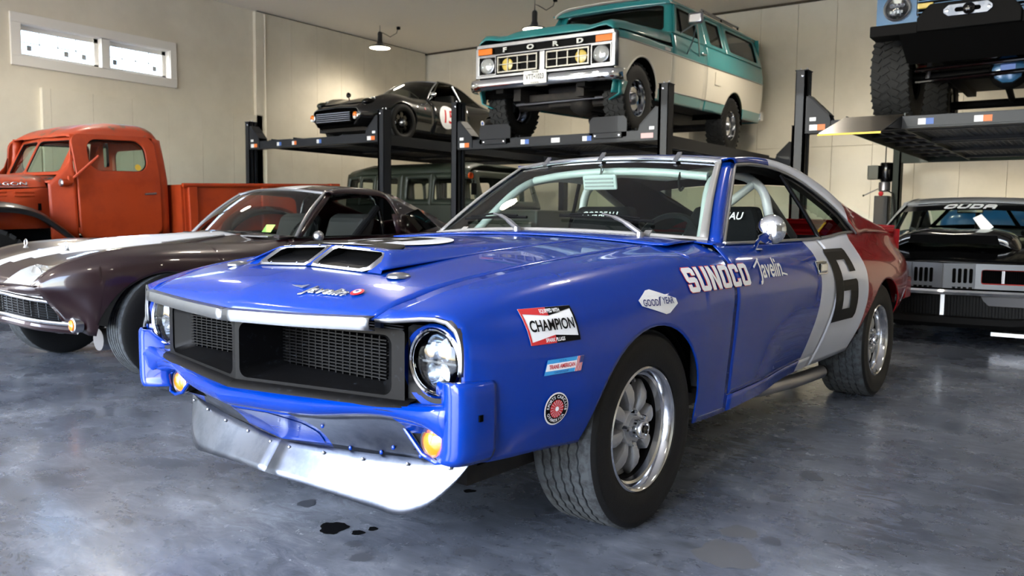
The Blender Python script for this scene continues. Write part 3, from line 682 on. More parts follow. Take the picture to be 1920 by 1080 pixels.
door = [R0, R1, R2, R3, R4, BELT]
mk('door', surf(door, np.linspace(.643, 1.862, 40), 6, (), .348))
us = stations(1.87, 3.70, .04, [RA]); mk('quarter_panel', surf(door, us, 6, (), arch([RA], 0.)))
RK = Rail([(u, R1.v(u) * .35 + R0.v(u) * .65 + .002, .343) for u in np.linspace(.37, 2.4, 12)])
mk('rocker_panel', surf([Rail([(u, R0.v(u) - .03, R0.z(u) + .005) for u in np.linspace(.37, 2.4, 12)]), R0, RK], np.linspace(.645, 1.86, 24), 3, (1,)))
# hood
hr = [Rail([(u, GAP.v(u) - .007, GAP.z(u)) for u in np.linspace(-.825, .38, 24)]), Rail([(u, GAP.v(u) * .55, GAP.z(u) * .36 + H0.z(u) * .64) for u in np.linspace(-.825, .38, 24)]), H0]
Ph = nose(surf(hr, np.linspace(-.825, .375, 44), 8))
full = np.concatenate([Ph, (Ph * [-1, 1, 1])[:, ::-1][:, 1:]], 1); mb = MB().grid(full)
hood = mb.build('hood', 'race_paint', JV, smooth=40, solid=.006)
def hood_z(v, u):
    v = abs(v); best = None; S = None
    for k in range(len(Ph) - 1):
        c = Ph[k]; vv, uu, zz = c[::-1, 0], c[::-1, 1], c[::-1, 2]
        if np.interp(v, vv, uu) <= u <= np.interp(v, Ph[k + 1][::-1, 0], Ph[k + 1][::-1, 1]):
            a, b = np.interp(v, vv, uu), np.interp(v, Ph[k + 1][::-1, 0], Ph[k + 1][::-1, 1]); t = (u - a) / (b - a + 1e-9)
            return float(np.interp(v, vv, zz) * (1 - t) + t * np.interp(v, Ph[k + 1][::-1, 0], Ph[k + 1][::-1, 2]))
    return float(H0.z(u))
# cowl between hood and windshield
WB = lambda v: (.585 + (.706 - .585) * (abs(v) / .747) ** 2, .972 - .030 * (abs(v) / .747) ** 2)   # windshield base (u, z)
rows = []
for v in np.linspace(-.735, .735, 41):
    ub, zb = WB(v); a = abs(v); zf = float(H0.z(.38)) + (float(GAP.z(.37)) - float(H0.z(.38))) * min(1, a / .66) ** 2
    rows.append([(v, .383 + (ub - .383) * t, zf + (zb - .006 - zf) * t + .006 * math.sin(math.pi * t)) for t in np.linspace(0, 1, 7)])
cowl = MB().grid(np.array(rows), flip=True).build('cowl_panel', 'race_paint', JV, solid=.006)
for k in range(46):
    v = -.52 + k * .0232; ub, zb = WB(v)
    if abs(v + .05) < .03: continue
    z0, z1 = zb - .012, zb - .004
    MB().obox((v, ub - .065, zb - .0045), (1, 0, 0), (0, 1, .12), (0, 0, 1), .0055, .030, .003).build('vent_slot', 'void_dark', cowl, smooth=0)
# windshield, trims, pillars, roof
WT = lambda v: (1.106 + .065 * (abs(v) / .583) ** 2, 1.318 - .030 * (abs(v) / .583) ** 2.2)
def ws_pt(s, t, off=0.):
    """s in -1..1 across, t 0..1 up"""
    vb, vt = .747 * s, .583 * s; ub, zb = WB(vb); ut, zt = WT(vt); b = math.sin(math.pi * t) * .012
    return (vb + (vt - vb) * t, ub + (ut - ub) * t - b - off * .62, zb + (zt - zb) * t + b * .8 + off * .78)
G = np.array([[ws_pt(s, t) for s in np.linspace(-.985, .985, 25)] for t in np.linspace(.015, .985, 13)])
MB().grid(G, flip=True).build('windshield', 'window_glass', JV)
wt = MB(); wt.tube([ws_pt(s, 0.0, .006) for s in np.linspace(-1, 1, 25)], .011, 8).build('windshield_trim', 'grey_trim', JV)
MB().tube([ws_pt(s, 1.0, .008) for s in np.linspace(-1, 1, 25)], .011, 8).build('windshield_trim', 'alloy_bright', JV)
for s in (-1, 1):
    a = np.array([ws_pt(s, t, .004) for t in np.linspace(0, 1, 12)]); b = np.array([ws_pt(s * .955, t, .004) for t in np.linspace(0, 1, 12)])
    MB().grid(np.stack([a, b], 1), flip=s > 0).build('windshield_trim', 'grey_trim', JV, solid=.008)
for s in (-.62, -.02, .66): MB().obox(ws_pt(s, .995, .02), (1, 0, 0), (0, .6, .55), (0, -.6, .7), .011, .038, .004).build('windshield_clip', 'brushed_chrome', JV, smooth=0)
for s in (.68, -.68): MB().obox(ws_pt(s, .01, .012), (1, 0, 0), (0, .5, .3), (0, -.3, .7), .016, .03, .005).build('windshield_clip', 'grey_trim', JV, smooth=0)
# daylight opening edge D and roof-side edge S (left side), both from the windshield corner rearwards
gl = lambda z: .79 - .50 * (z - .935)
D = np.array([(gl(1.288) , 1.235, 1.288), (gl(1.302), 1.42, 1.302), (gl(1.30), 1.66, 1.300), (gl(1.262), 1.96, 1.262), (gl(1.17), 2.25, 1.17), (gl(1.07), 2.46, 1.07), (gl(.99), 2.56, .99), (.765, 2.60, .968), (.748, 2.86, .967), (.735, 3.2, .962), (.70, 3.70, .937)])
S = np.array([(.575, 1.16, 1.298), (.545, 1.40, 1.322), (.535, 1.70, 1.336), (.535, 2.02, 1.325), (.54, 2.34, 1.29), (.545, 2.62, 1.235), (.55, 2.80, 1.19), (.555, 2.95, 1.155), (.565, 3.15, 1.105), (.575, 3.40, 1.045), (.60, 3.70, .972)])
Dc, Sc = curve(D, 5), curve(S, 5)
sail = [[d + (s - d) * t + np.array([.022, 0, .012]) * math.sin(math.pi * t) for t in np.linspace(0, 1, 7)] for d, s in zip(Dc, Sc)]
mk('roof_side', np.array(sail), flip=True)
k = 5 * 5                                                            # roof runs to here, then the back light
def across(row, bulge, n=15):
    out = []
    for s in np.linspace(1, -1, n):
        out.append((row[0] * s, row[1], row[2] + bulge * (1 - s * s)))
    return out
rf = [[(ws_pt(s, 1.0)[0] * .985, ws_pt(s, 1.0)[1] + .006, ws_pt(s, 1.0)[2] + .004) for s in np.linspace(1, -1, 15)]] + [across(Sc[i], .022 + .004 * min(i, 4)) for i in range(3, k + 1)]
MB().grid(np.array(rf)).build('roof', 'race_paint', JV, solid=.006)
rg = [across(np.array([.53, Sc[i][1] + .004, Sc[i][2] - .015 - .002 * (i - k)]), .03) for i in range(k, k + 20)]
MB().grid(np.array(rg)).build('rear_window', 'window_glass', JV)
SL = np.array(sail)[:45] - np.array([.016, 0, .008]); pair_ = MB().grid(SL); pair_.build('headliner_side', 'black_matte', JV); pair_.mirror().build('headliner_side', 'black_matte', JV)
MB().grid(np.array(rf) - np.array([0, 0, .016])).build('headliner', 'black_matte', JV)
for s in (1, -1):
    e1 = np.array([Sc[i] * [s, 1, 1] for i in range(k, len(Sc))]); e2 = e1 + np.array([-.04 * s, 0, -.045])
    MB().grid(np.stack([e1, e2], 1), flip=s < 0).build('rear_window_trim', 'black_matte', JV, solid=.004)
dk = [across(np.array([.575, 3.38 + .064 * i, z]), .012) for i, z in enumerate((1.035, 1.01, .985, .968, .966, .985))]
MB().grid(np.array(dk)).build('deck_lid', 'race_paint', JV, solid=.006)
tl = [[(v, 3.70 + .05 * (1 - (v / .75) ** 2) - .04 * t, .985 - .5 * t) for t in np.linspace(0, 1, 6)] for v in np.linspace(-.74, .74, 15)]
MB().grid(np.array(tl)).build('tail_panel', 'race_paint', JV, solid=.006)
sp_ = MB(); prof = [(3.58, .975), (3.66, .985), (3.735, 1.018), (3.745, 1.010), (3.70, .965), (3.6, .955)]
P = np.array([[(v * (1 - .02 * j), u - .03 * abs(v) ** 2, z - .02 * abs(v) ** 3) for j, (u, z) in enumerate(prof)] for v in np.linspace(-.73, .73, 17)])
sp_.grid(P, cv=True).build('rear_spoiler', 'race_paint', JV)
rb = MB()
for q in (1, -1):
    pass
pth = [(.845, 3.40, .60), (.835, 3.60, .60), (.79, 3.72, .60), (.5, 3.79, .60), (0, 3.82, .60)]
Pb = np.array([[(x + .012 * o_, y + .02 * o_, z + dz) for dz, o_ in ((.07, 0), (.06, 1), (-.06, 1), (-.07, 0))] for x, y, z in curve(np.array(pth), 5)])
Pb = np.concatenate([Pb, (Pb * [-1, 1, 1])[::-1][1:]]); MB().grid(Pb).build('rear_bumper', 'race_paint', JV, solid=.01, normals=True)
# pillars and window surround
a = np.array([ws_pt(1.0, t, .003) for t in np.linspace(0, 1, 12)]); dlo_f = np.array([(gl(z) + .002, u, z) for u, z in zip(np.linspace(.745, 1.235, 12), np.linspace(.932, 1.288, 12))])
mk('windshield_pillar', np.stack([a, (a + dlo_f) / 2 + [.012, 0, .004], dlo_f], 1), flip=True)
for s in (1, -1):
    loop = np.concatenate([dlo_f, Dc[1:36]]) * [s, 1, 1]
    MB().tube(loop + [0, 0, -.006], .009, 8).build('window_trim', 'brushed_chrome', JV)
    inn = loop.copy(); inn[:, 0] -= .03 * s; inn[:, 2] -= .045; inn[:12, 1] += .02
    MB().grid(np.stack([loop, inn], 1), flip=s > 0).build('window_rubber', 'black_matte', JV, solid=.004)
    bl = np.array([(s * BELT.v(u), u, BELT.z(u) + .004) for u in np.linspace(.745, 2.58, 30)])
    MB().tube(bl, .007, 8).build('belt_molding', 'brushed_chrome', JV)
    MB().tube([(s * (gl(1.265) - .012), 1.80, 1.265), (s * (gl(1.1) - .005), 1.875, 1.10), (s * (gl(.94) - .004), 1.93, .94)], .012, 8).build('window_divider', 'black_gloss', JV)
    q = [(s * (gl(z) - .012), u, z) for u, z in ((1.82, 1.26), (1.95, 1.245), (2.25, 1.15), (2.46, 1.05), (2.54, .98), (2.3, .955), (1.94, .945))]
    MB().add(q, [tuple(range(len(q)))]).build('quarter_window', 'window_glass', JV, smooth=0)
for s in (1, -1): MB().add([(s * a, b, c) for a, b, c in ((.725, .60, .946), (.80, .635, .936), (.802, .76, .936), (.750, .712, .948))], [(0, 1, 2, 3) if s > 0 else (3, 2, 1, 0)]).build('cowl_corner', 'race_paint', JV, smooth=0, solid=.006)
# ---- front end
fe = Pf[0][::-1]; fe = fe[fe[:, 2] > .600]; he = Ph[0][::-1]
for s in (1, -1):
    p = (he + [0, 0, -.014]) * [s, 1, 1]
    P = np.array([[q + [0, -.004 + dy, dz] for dy, dz in ((.012, .017), (-.006, .014), (-.008, 0), (-.006, -.014), (.012, -.016))] for q in p])
    MB().grid(P, flip=s < 0).build('hood_trim', 'trim_alu', JV, solid=.004)
    p = fe * [s, 1, 1]; c0 = np.array([.66 * s, -.84, .60])
    P = np.array([[q + [0, dy, 0] + (c0 - q) / np.linalg.norm(c0 - q) * d for dy, d in ((.012, -.001), (-.003, .001), (-.004, .005), (-.003, .010), (.012, .012))] for q in p])
    MB().grid(P, flip=s < 0).build('headlamp_trim', 'trim_alu', JV, solid=.0015)
uf = lambda v: -.962 + .207 * abs(v)
def gloop(x0, x1, z0, z1, r, u, n=6): return np.array([(a, u(a), b) for a, b in rrect(x0, x1, z0, z1, r, n)])
for s in (1, -1):
    fr = gloop(.018, .565, .538, .705, .028, uf); ou = gloop(.0, .605, .500, .722, .012, lambda v: uf(v) - .004); bk = gloop(.03, .505, .562, .690, .025, lambda v: -.805)
    lip = fr + np.array([0, -.006, 0])
    g = MB().grid(np.stack([ou, lip, fr, fr * .35 + bk * .65, bk], 0) * [s, 1, 1], cv=True, flip=s < 0)
    gs = g.build('grille_surround', 'black_plastic', JV, smooth=50)
    mm = MB()
    for i in range(1, 15): x = .03 + .475 * i / 15; mm.box(s * x - .0024, s * x + .0024, -.812, -.785, .562, .690)
    for j in range(1, 13): z = .562 + .128 * j / 13; mm.box(min(s * .03, s * .505), max(s * .03, s * .505), -.815, -.795, z - .0019, z + .0019)
    tag(mm.build('grille_mesh', 'black_plastic', JV, smooth=0), kind='stuff')
    # rolled lower lip
    P = np.array([[(s * v, uf(v) + du, z) for du, z in ((.02, .532), (-.012, .528), (-.030, .515), (-.034, .502), (-.012, .488), (.05, .484))] for v in np.linspace(0, .63, 12)])
    MB().grid(P, flip=s > 0).build('grille_lip', 'black_plastic', JV, smooth=60)
    # lamp panel
    hl = (.688, .640)
    loop = np.array([(hl[0] + .098 * math.cos(t), hl[1] + .098 * math.sin(t)) for t in np.linspace(0, 2 * np.pi, 40, endpoint=False)])
    def sq(c, t, x0=.600, x1=.797, z0=.475, z1=.737):
        dx, dz = math.cos(t), math.sin(t); k_ = min((x1 - c[0]) / dx if dx > 1e-6 else ((x0 - c[0]) / dx if dx < -1e-6 else 9), (z1 - c[1]) / dz if dz > 1e-6 else ((z0 - c[1]) / dz if dz < -1e-6 else 9)); return (c[0] + dx * k_, c[1] + dz * k_)
    out = np.array([sq(hl, t) for t in np.linspace(0, 2 * np.pi, 40, endpoint=False)])
    ul = lambda v: -.822 + .06 * (v - .6)
    A = np.array([(s * x, ul(x), z) for x, z in out]); B = np.array([(s * x, ul(x) + .012, z) for x, z in loop]); Cc = np.array([(s * x, ul(x) + .05, z) for x, z in loop])
    MB().grid(np.stack([A, B, Cc], 0), cv=True, flip=s < 0).build('headlamp_panel', 'grey_plastic', JV, smooth=40)
    c = (s * hl[0], -.800, hl[1])
    lamp = MB().lathe([(.097, .03), (.097, -.012), (.090, -.016), (.086, -.012), (.084, .0)], 48, c, 'y').build('headlamp', 'chrome', JV)
    MB().lathe([(.086, -.008), (.07, -.020), (.04, -.028), (0, -.031)], 40, c, 'y').build('headlamp_lens', 'clear_glass', lamp)
    MB().lathe([(.085, -.006), (.083, .02), (.06, .045), (0, .06)], 40, c, 'y').build('headlamp_bowl', 'black_gloss', lamp)
    for dx, dz, r in ((.0, .032, .044), (.0, -.034, .040)):
        MB().lathe([(r, -.006), (r * .9, .012), (r * .6, .03), (0, .036)], 28, (c[0] + dx, c[1] + .012, c[2] + dz), 'y').build('reflector', 'lamp_reflector', lamp)
    MB().lathe([(0, -.012), (.016, -.008), (.022, .006), (0, .01)], 18, (c[0], c[1] + .008, c[2] - .034), 'y').build('projector_lens', 'clear_glass', lamp)
    MB().box(c[0] - .075, c[0] + .075, c[1] - .006, c[1] + .004, c[2] - .003, c[2] + .003).build('lamp_divider', 'black_gloss', lamp, smooth=0)
    MB().lathe([(.100, -.006), (.112, -.014), (.116, -.004), (.100, .03)], 48, (c[0] , c[1] - .004, c[2] - .012), 'y').build('headlamp_ring', 'bumper_blue', JV)
# radiator seen through the mesh
rd = MB().box(-.5, .5, -.73, -.68, .5, .72).build('radiator', 'black_matte', JV, smooth=0)
for k in range(26): MB().box(-.49, .49, -.736, -.731, .505 + k * .0082, .5075 + k * .0082).build('cooling_tube', 'steel_grey', rd, smooth=0)
MB().box(.385, .41, -.75, -.737, .55, .72).build('support_strut', 'white_paint', rd, smooth=0)
MB().box(-.78, .78, -.74, -.60, .36, .50).build('core_support', 'void_dark', JV, smooth=0)
# bumper
bv = [0, .3, .56, .70, .775]
tp, rg_, bt = hermite(bv, np.array([(-.965, .512), (-.900, .512), (-.830, .520), (-.815, .528), (-.825, .54)])), hermite(bv, np.array([(-1.026, .490), (-.957, .494), (-.880, .508), (-.858, .516), (-.852, .53)])), hermite(bv, np.array([(-.985, .450), (-.925, .455), (-.853, .478), (-.838, .462), (-.836, .43)]))
P = []
for v in np.linspace(0, .775, 24):
    a, b, c = tp(v), rg_(v), bt(v); prof = curve(np.array([a + [.05, -.004], a, (a + b) / 2 + [-.004, .006], b, (b + c) / 2 + [-.006, -.004], c, c + [.05, .002]]), 2)
    P.append([(v, u, z) for u, z in prof])
P = np.array(P); P = np.concatenate([(P * [-1, 1, 1])[::-1], P[1:]]); MB().grid(P, flip=True).build('front_bumper', 'bumper_blue', JV, smooth=35, solid=.004)
plan = curve(np.array([(.70, -.79), (.745, -.835), (.782, -.853), (.812, -.846), (.828, -.815), (.834, -.78), (.838, -.735)]), 4)
P = np.array([[(x * k1, u, z) for z, k1 in ((.385, .975), (.40, .99), (.42, .998), (.50, 1.0), (.57, 1.0), (.590, .998), (.598, .990), (.600, .97))] for x, u in plan]); P[:6, 4:, 2] -= np.linspace(.06, .0, 6)[:, None]
MB().grid(P, flip=True).build('bumper_end', 'bumper_blue', JV, smooth=50, solid=.004); MB().grid(P * [-1, 1, 1]).build('bumper_end', 'bumper_blue', JV, smooth=50, solid=.004)
for s in (1, -1): MB().box(s * .837 - .003, s * .837 + .003, -.80, -.786, .50, .517).build('bumper_bolt_hole', 'void_dark', JV, smooth=0)
# valance and chin spoiler
vv = np.linspace(-.74, .74, 61)
def val_pt(v, t):
    a = abs(v); c = bt(min(a, .72)); lo = np.array([np.interp(a, [0, .4, .74], [-.795, -.752, -.70]), np.interp(a, [0, .4, .74], [.305, .322, .346])])
    p = c + (lo - c) * t; p[0] += .028 * math.sin(math.pi * t); return (v, p[0], p[1])
mb = MB()
P = np.array([[val_pt(v, t) for t in np.linspace(0, 1, 9)] for v in vv]); mb.grid(P, flip=True); mb.m = []
for i in range(60):
    vm = abs((vv[i] + vv[i + 1]) / 2); mb.m += [1 if .215 < vm < .575 else 0] * 8
mb.build('front_valance', ['bumper_blue', 'aluminium_sheet'], JV, solid=.004)
for s in (1, -1):
    lc = np.array([s * .640, -.745, .412])
    op = [(lc[0] + s * a, lc[2] + b) for a, b in ((-.115, .048), (-.06, .045), (.03, .034), (.062, .02), (.068, -.048), (.03, -.055), (-.02, -.040), (-.07, .005))]
    q = MB().prism(op, -.775, -.70, 'y').build('parking_lamp_recess', 'black_matte', JV, smooth=0, normals=True)
    MB().lathe([(.046, .01), (.046, -.012), (.038, -.016), (.034, -.010)], 28, (lc[0] + s * .012, -.770, lc[2] - .006), 'y').build('parking_lamp_bezel', 'brushed_chrome', q)
    MB().lathe([(.036, .0), (.034, -.016), (.022, -.024), (0, -.027)], 28, (lc[0] + s * .012, -.766, lc[2] - .006), 'y').build('parking_lamp_lens', 'amber', q)
    # rim of the recess
    MB().tube([(x, -.782 - .02 * (1 - abs(x) / .8), z) for x, z in op], .007, 8, closed=True).build('recess_rim', 'bumper_blue', q)
tv = [0, .2, .38, .5, .6, .68, .714]
bot = curve(np.array([(0, -.868, .216), (.25, -.834, .199), (.44, -.808, .184), (.53, -.792, .179), (.61, -.762, .213), (.68, -.716, .288), (.715, -.692, .343)]), 4)
top = curve(np.array([(v, float(np.interp(v, [0, .4, .74], [-.803, -.760, -.69])), float(np.interp(v, [0, .4, .74], [.307, .325, .347]))) for v in tv]), 4)
for s in (1, -1):
    P = np.array([[a + (b - a) * t for t in np.linspace(0, 1, 7)] for a, b in zip(top, bot)]) * [s, 1, 1]
    cs = MB().grid(P, flip=s > 0).build('chin_spoiler', 'aluminium_sheet', JV, smooth=60, solid=.003)
    for v in (.05, .20, .36, .52, .66):
        z = float(np.interp(v, [0, .4, .74], [.307, .325, .347])); u = float(np.interp(v, [0, .4, .74], [-.803, -.760, -.69]))
        MB().ellipsoid((s * v, u - .012, z - .017), .006, .005, .006, 10, 6).build('rivet', 'brushed_chrome', cs)
for v, t in ((.27, .35), (.30, .93), (.42, .93), (.47, .8), (.56, .93)):
    p = val_pt(v, t); MB().ellipsoid((p[0], p[1] - .004, p[2]), .007, .005, .007, 10, 6).build('valance_rivet', 'bumper_blue', JV)
# blue air duct in the middle of the valance
dp = [(-.235, .12), (-.12, .07), (.12, .10), (.185, .35), (.205, .62), (.20, .90), (.0, .965), (-.20, .90), (-.25, .6)]
def dfn(a, t): p = val_pt(a, t); return (p[0], p[1] - .004, p[2])
print_on('air_duct', 'bumper_blue', JV, dfn, [dp], step=.06)
# ---- scoop on the hood
Sc0, Sc1 = -.695, .12
def scoop_top(v, u):
    """height of the scoop skin above the ground"""
    t = (u - Sc0) / (Sc1 - Sc0)
    return .921 + .034 * min(1, max(0, t)) ** .8 - .010 * (v / .27) ** 2
rows = []
for u in np.linspace(-.585, .36, 28):
    f = 1 - max(0, (u + .1) / .46) ** 2 * .9; wt_ = .262 + .04 * (u + .585); wb_ = wt_ + .085; row = []
    zt0 = scoop_top(0, u)
    for s in np.linspace(-1, 1, 33):
        a = abs(s)
        if a < .72: v = wt_ * s / .72; z = scoop_top(v, u)
        else:
            q = (a - .72) / .28; v = math.copysign(wt_ + (wb_ - wt_) * q, s); e = q * q * (3 - 2 * q); z = scoop_top(wt_, u) * (1 - e) + (hood_z(v, u) + .001) * e
        zh = hood_z(v, u) + .001; z = zh + (z - zh) * max(0.02, f) if f < 1 else z
        z = max(z, zh); hf = (z - zh) / max(1e-4, zt0 - zh); row.append((v, u - .105 * (1 - min(1, hf)) * max(0., 1 - (u + .585) / .25), z))
    rows.append(row)
MB().grid(np.array(rows), flip=True).build('hood_scoop', 'race_paint', JV, smooth=60, solid=.004)
# scoop face: two framed intakes leaning back
def face(v, t):
    u = -.688 + .105 * t; zb = hood_z(v, -.688) + .004; return (v, u, zb + (scoop_top(v, -.585) - zb) * t)
def fpoly(P): return np.array([face(a, b) for a, b in P])
for s in (1, -1):
    inner = [(.035, .10), (.235, .10), (.262, .22), (.262, .78), (.245, .90), (.035, .90), (.022, .80), (.022, .2)]
    outer = [(.012, -.02), (.262, -.02), (.290, .12), (.290, .88), (.262, 1.02), (.012, 1.02), (.004, .92), (.004, .08)]
    I, O = fpoly(inner) * [s, 1, 1], fpoly(outer) * [s, 1, 1]; B = I + np.array([0, .10, .022]); F_ = I * .5 + O * .5 + np.array([0, -.008, .004])
    fr = MB().grid(np.stack([O, F_, I], 0), cv=True, flip=s < 0).build('scoop_frame', 'brushed_chrome', JV, smooth=50)
    MB().grid(np.stack([I, B], 0), cv=True, flip=s < 0).build('scoop_throat', 'black_plastic', fr, smooth=30)
    MB().add(B, [tuple(range(8))]).build('scoop_void', 'void_dark', fr, smooth=0)
    for a, b in ((.06, .05), (.2, .05), (.06, .95), (.22, .95)): MB().ellipsoid(np.array(face(a, b)) * [s, 1, 1] + [0, -.008, .004], .004, .004, .004, 8, 5).build('screw', 'chrome', fr)
    cb = fpoly([(.262, 1.0), (.284, .5), (.284, -.02), (.347, -.02), (.325, .30), (.295, .70), (.272, .93)]) * [s, 1, 1]; MB().add(cb, [tuple(range(7))]).build('scoop_cheek', 'race_paint', fr, smooth=0)
MB().add(fpoly([(-.012, -.02), (.012, -.02), (.012, 1.02), (-.012, 1.02)]) + [0, -.004, 0], [(0, 1, 2, 3)]).build('scoop_divider', 'race_paint', JV, smooth=0)
# number roundel on the scoop and hood hardware
sfn = lambda a, b: (a, b, scoop_top(a, b) + .0045)
print_on('hood_roundel', 'white_decal', JV, sfn, [circle(0, -.335, .235, 48)], step=.05)
sfn2 = lambda a, b: (a, b, scoop_top(a, b) + .0065)
six = [[(-.10, -.15), (-.045, -.15), (-.045, .15), (-.10, .15)], [(-.045, .10), (.09, .10), (.09, .15), (-.045, .15)], [(-.045, -.15), (.10, -.15), (.10, -.10), (-.045, -.10)], [(-.045, -.02), (.10, -.02), (.10, .03), (-.045, .03)], [(.05, -.10), (.10, -.10), (.10, -.02), (.05, -.02)], [(.04, .05), (.09, .05), (.09, .10), (.04, .10)]]
print_on('hood_number', 'black_decal', JV, sfn2, [[(x, -.335 - y) for x, y in P_] for P_ in six], step=.05)
for v in (.415, -.415):
    hp = MB().lathe([(0, .012), (.012, .012), (.030, .008), (.036, .002), (.036, -.004)], 24, (v, -.682, hood_z(v, -.682) + .002), 'z').build('hood_pin', 'brushed_chrome', JV)
# script badge + round emblem near the hood edge
def hfn(dz=.004):
    return lambda a, b: (a, b, hood_z(a, b) + dz)
print_on('script_badge', 'silver_text', JV, hfn(.006), text='Javelin', size=.062, bold=.0012, shear=.45, step=.03, off=(.305, -.865), rot=R_(6), sx=1.0, sy=.8, solid=.003)
print_on('badge_flourish', 'silver_text', JV, hfn(.006), [[(.150, -.866), (.205, -.872), (.212, -.850), (.190, -.862)]], step=.03, solid=.003)
em = print_on('round_emblem', 'red_decal', JV, hfn(.006), [circle(.415, -.842, .020, 24)], step=0)
print_on('emblem_star', 'white_decal', em, hfn(.008), [circle(.415, -.842, .012, 20)], step=0); print_on('emblem_core', 'navy_decal', em, hfn(.0095), [circle(.415, -.842, .006, 12)], step=0)
# wipers
for v in (.50, -.10):
    ub, zb = WB(v); b0 = np.array([v, ub - .05, zb - .01]); s0 = v / .747
    pv = MB().lathe([(0, .03), (.016, .028), (.018, .0), (.022, -.01)], 16, b0, 'z').build('wiper_pivot', 'steel_grey', JV)
    tip = np.array(ws_pt((v - .235) / .70, .16, .03)); mid = b0 * .55 + tip * .45 + [0, -.01, .028]
    MB().tube(curve(np.array([b0 + [0, 0, .022], mid, tip]), 6), [.012] * 5 + [.009] * 4 + [.005] * 4, 8).build('wiper_arm', 'steel_grey', pv)
    L = [np.array(ws_pt((tip[0] + d) / .71, .145 - .05 * d, .014)) for d in np.linspace(-.22, .22, 9)]
    MB().tube(L, .007, 6).build('wiper_blade', 'black_matte', pv)
    MB().tube([L[1] + [0, -.004, .008], tip, L[7] + [0, -.004, .008]], .005, 6).build('wiper_bridge', 'black_matte', pv)
# ---- side graphics
SV = side_v(door, 8)
SF = side_v(fend, 8)
def sidefn(off=.004, fn=None):
    def g(u, z):
        q = (SF if u < .64 else SV) if fn is None else fn
        return (q(u, z) + off, u, z)
    return g
def six_side():
    # slanted block 6, (a,b) in 0..1 boxes
    out = [[(0, .06), (.34, .06), (.34, 1), (.06, 1), (0, .96)], [(.34, .86), (1, .86), (1, .97), (.95, 1), (.34, 1)], [(.72, .70), (1, .70), (1, .86), (.72, .86)], [(.34, .06), (.94, .06), (1, .12), (1, .22), (.34, .22)], [(.34, .46), (1, .46), (1, .56), (.95, .60), (.34, .60)], [(.66, .22), (1, .22), (1, .46), (.66, .46)]]
    return out
q6 = []
for P_ in six_side(): q6.append([(1.86 + .36 * a + .10 * (1 - b) - .06, .49 + .40 * b) for a, b in P_])
print_on('door_number', 'black_decal', JV, sidefn(.005), q6, step=.035)
wd = .575 / (6 * .62 + 5 * .10) ; 
def sun(e): return [[(.508 + x * .530 / (4.22 * .084) , .816 + y) for x, y in P_] for P_ in block_text('SUNOCO', h=.084, w=.62, sw=.205 + e, gap=.10, ch=.09)]
print_on('sponsor_lettering_edge', 'red_decal', JV, sidefn(.0035), [[(.508 + (a - .508) * 1.006, .816 + (b - .816) * 1.05) for a, b in P_] for P_ in sun(.03)], step=.03)
print_on('sponsor_lettering', 'white_decal', JV, sidefn(.005), sun(0), step=.03)
print_on('script_lettering', 'white_decal', JV, sidefn(.005), text='Javelin', size=.115, bold=.002, shear=.25, step=.03, off=(1.01, .828), sx=.85, sy=.95)
print_on('script_underline', 'white_decal', JV, sidefn(.005), [[(1.13, .800), (1.185, .792), (1.185, .799), (1.13, .808)], [(.845, .835), (.93, .868), (.925, .874), (.84, .842)]], step=.03)
# diamond sponsor sticker
gy = (.02, .758)
print_on('diamond_sticker', 'white_decal', JV, sidefn(.004), [[(gy[0] - .115, gy[1] + .012), (gy[0] - .105, gy[1] - .006), (gy[0] + .035, gy[1] - .042), (gy[0] + .060, gy[1] - .040), (gy[0] + .118, gy[1] - .012), (gy[0] + .110, gy[1] + .006), (gy[0] - .030, gy[1] + .042), (gy[0] - .055, gy[1] + .040)]], step=.02)
print_on('sticker_text', 'navy_decal', JV, sidefn(.0055), text='GOOD', size=.030, bold=.0006, step=.02, off=(gy[0] - .050, gy[1]), sx=.98, rot=R_(-2)); print_on('sticker_text', 'navy_decal', JV, sidefn(.0055), text='YEAR', size=.030, bold=.0006, step=.02, off=(gy[0] + .056, gy[1] + .001), sx=.98, rot=R_(-2))
print_on('sticker_foot', 'navy_decal', JV, sidefn(.0055), [[(gy[0] - .004, gy[1] - .012), (gy[0] + .002, gy[1] - .012), (gy[0] + .012, gy[1] + .012), (gy[0] + .020, gy[1] + .017), (gy[0] + .004, gy[1] + .016)]], step=0)
# spark plug sticker
cx, cz, W_, H_ = -.515, .728, .196, .098
def chm(P): return [(cx + x * W_ + .03 * (-y) * .35, cz + y * H_) for x, y in P]
base = print_on('spark_plug_sticker', 'white_decal', JV, sidefn(.004), [chm([(-.5, -.5), (.5, -.5), (.5, .5), (-.5, .5)])], step=.03)
for m_, P_ in (('red_decal', [(-.5, .5), (.0, .5), (.0, .27), (-.46, .36), (-.5, .36)]), ('black_decal', [(.0, .5), (.5, .5), (.5, .36), (.46, .36 + .06), (.0, .27)]), ('red_decal', [(-.5, -.5), (.0, -.5), (.0, -.27), (-.46, -.42), (-.5, -.36)]), ('black_decal', [(.0, -.5), (.5, -.5), (.5, -.36), (.46, -.36), (.0, -.27)]),
              ('red_decal', [(-.5, -.38), (-.465, -.40), (-.465, .38), (-.5, .38)]), ('black_decal', [(.465, -.38), (.5, -.38), (.5, .42), (.465, .40)])):
    print_on('sticker_band', m_, base, sidefn(.0052), [chm(P_)], step=.03)
print_on('sticker_text', 'black_decal', base, sidefn(.0058), text='CHAMPION', size=.040, bold=.0009, step=.02, off=(cx, cz), sx=.82, sy=1.05)
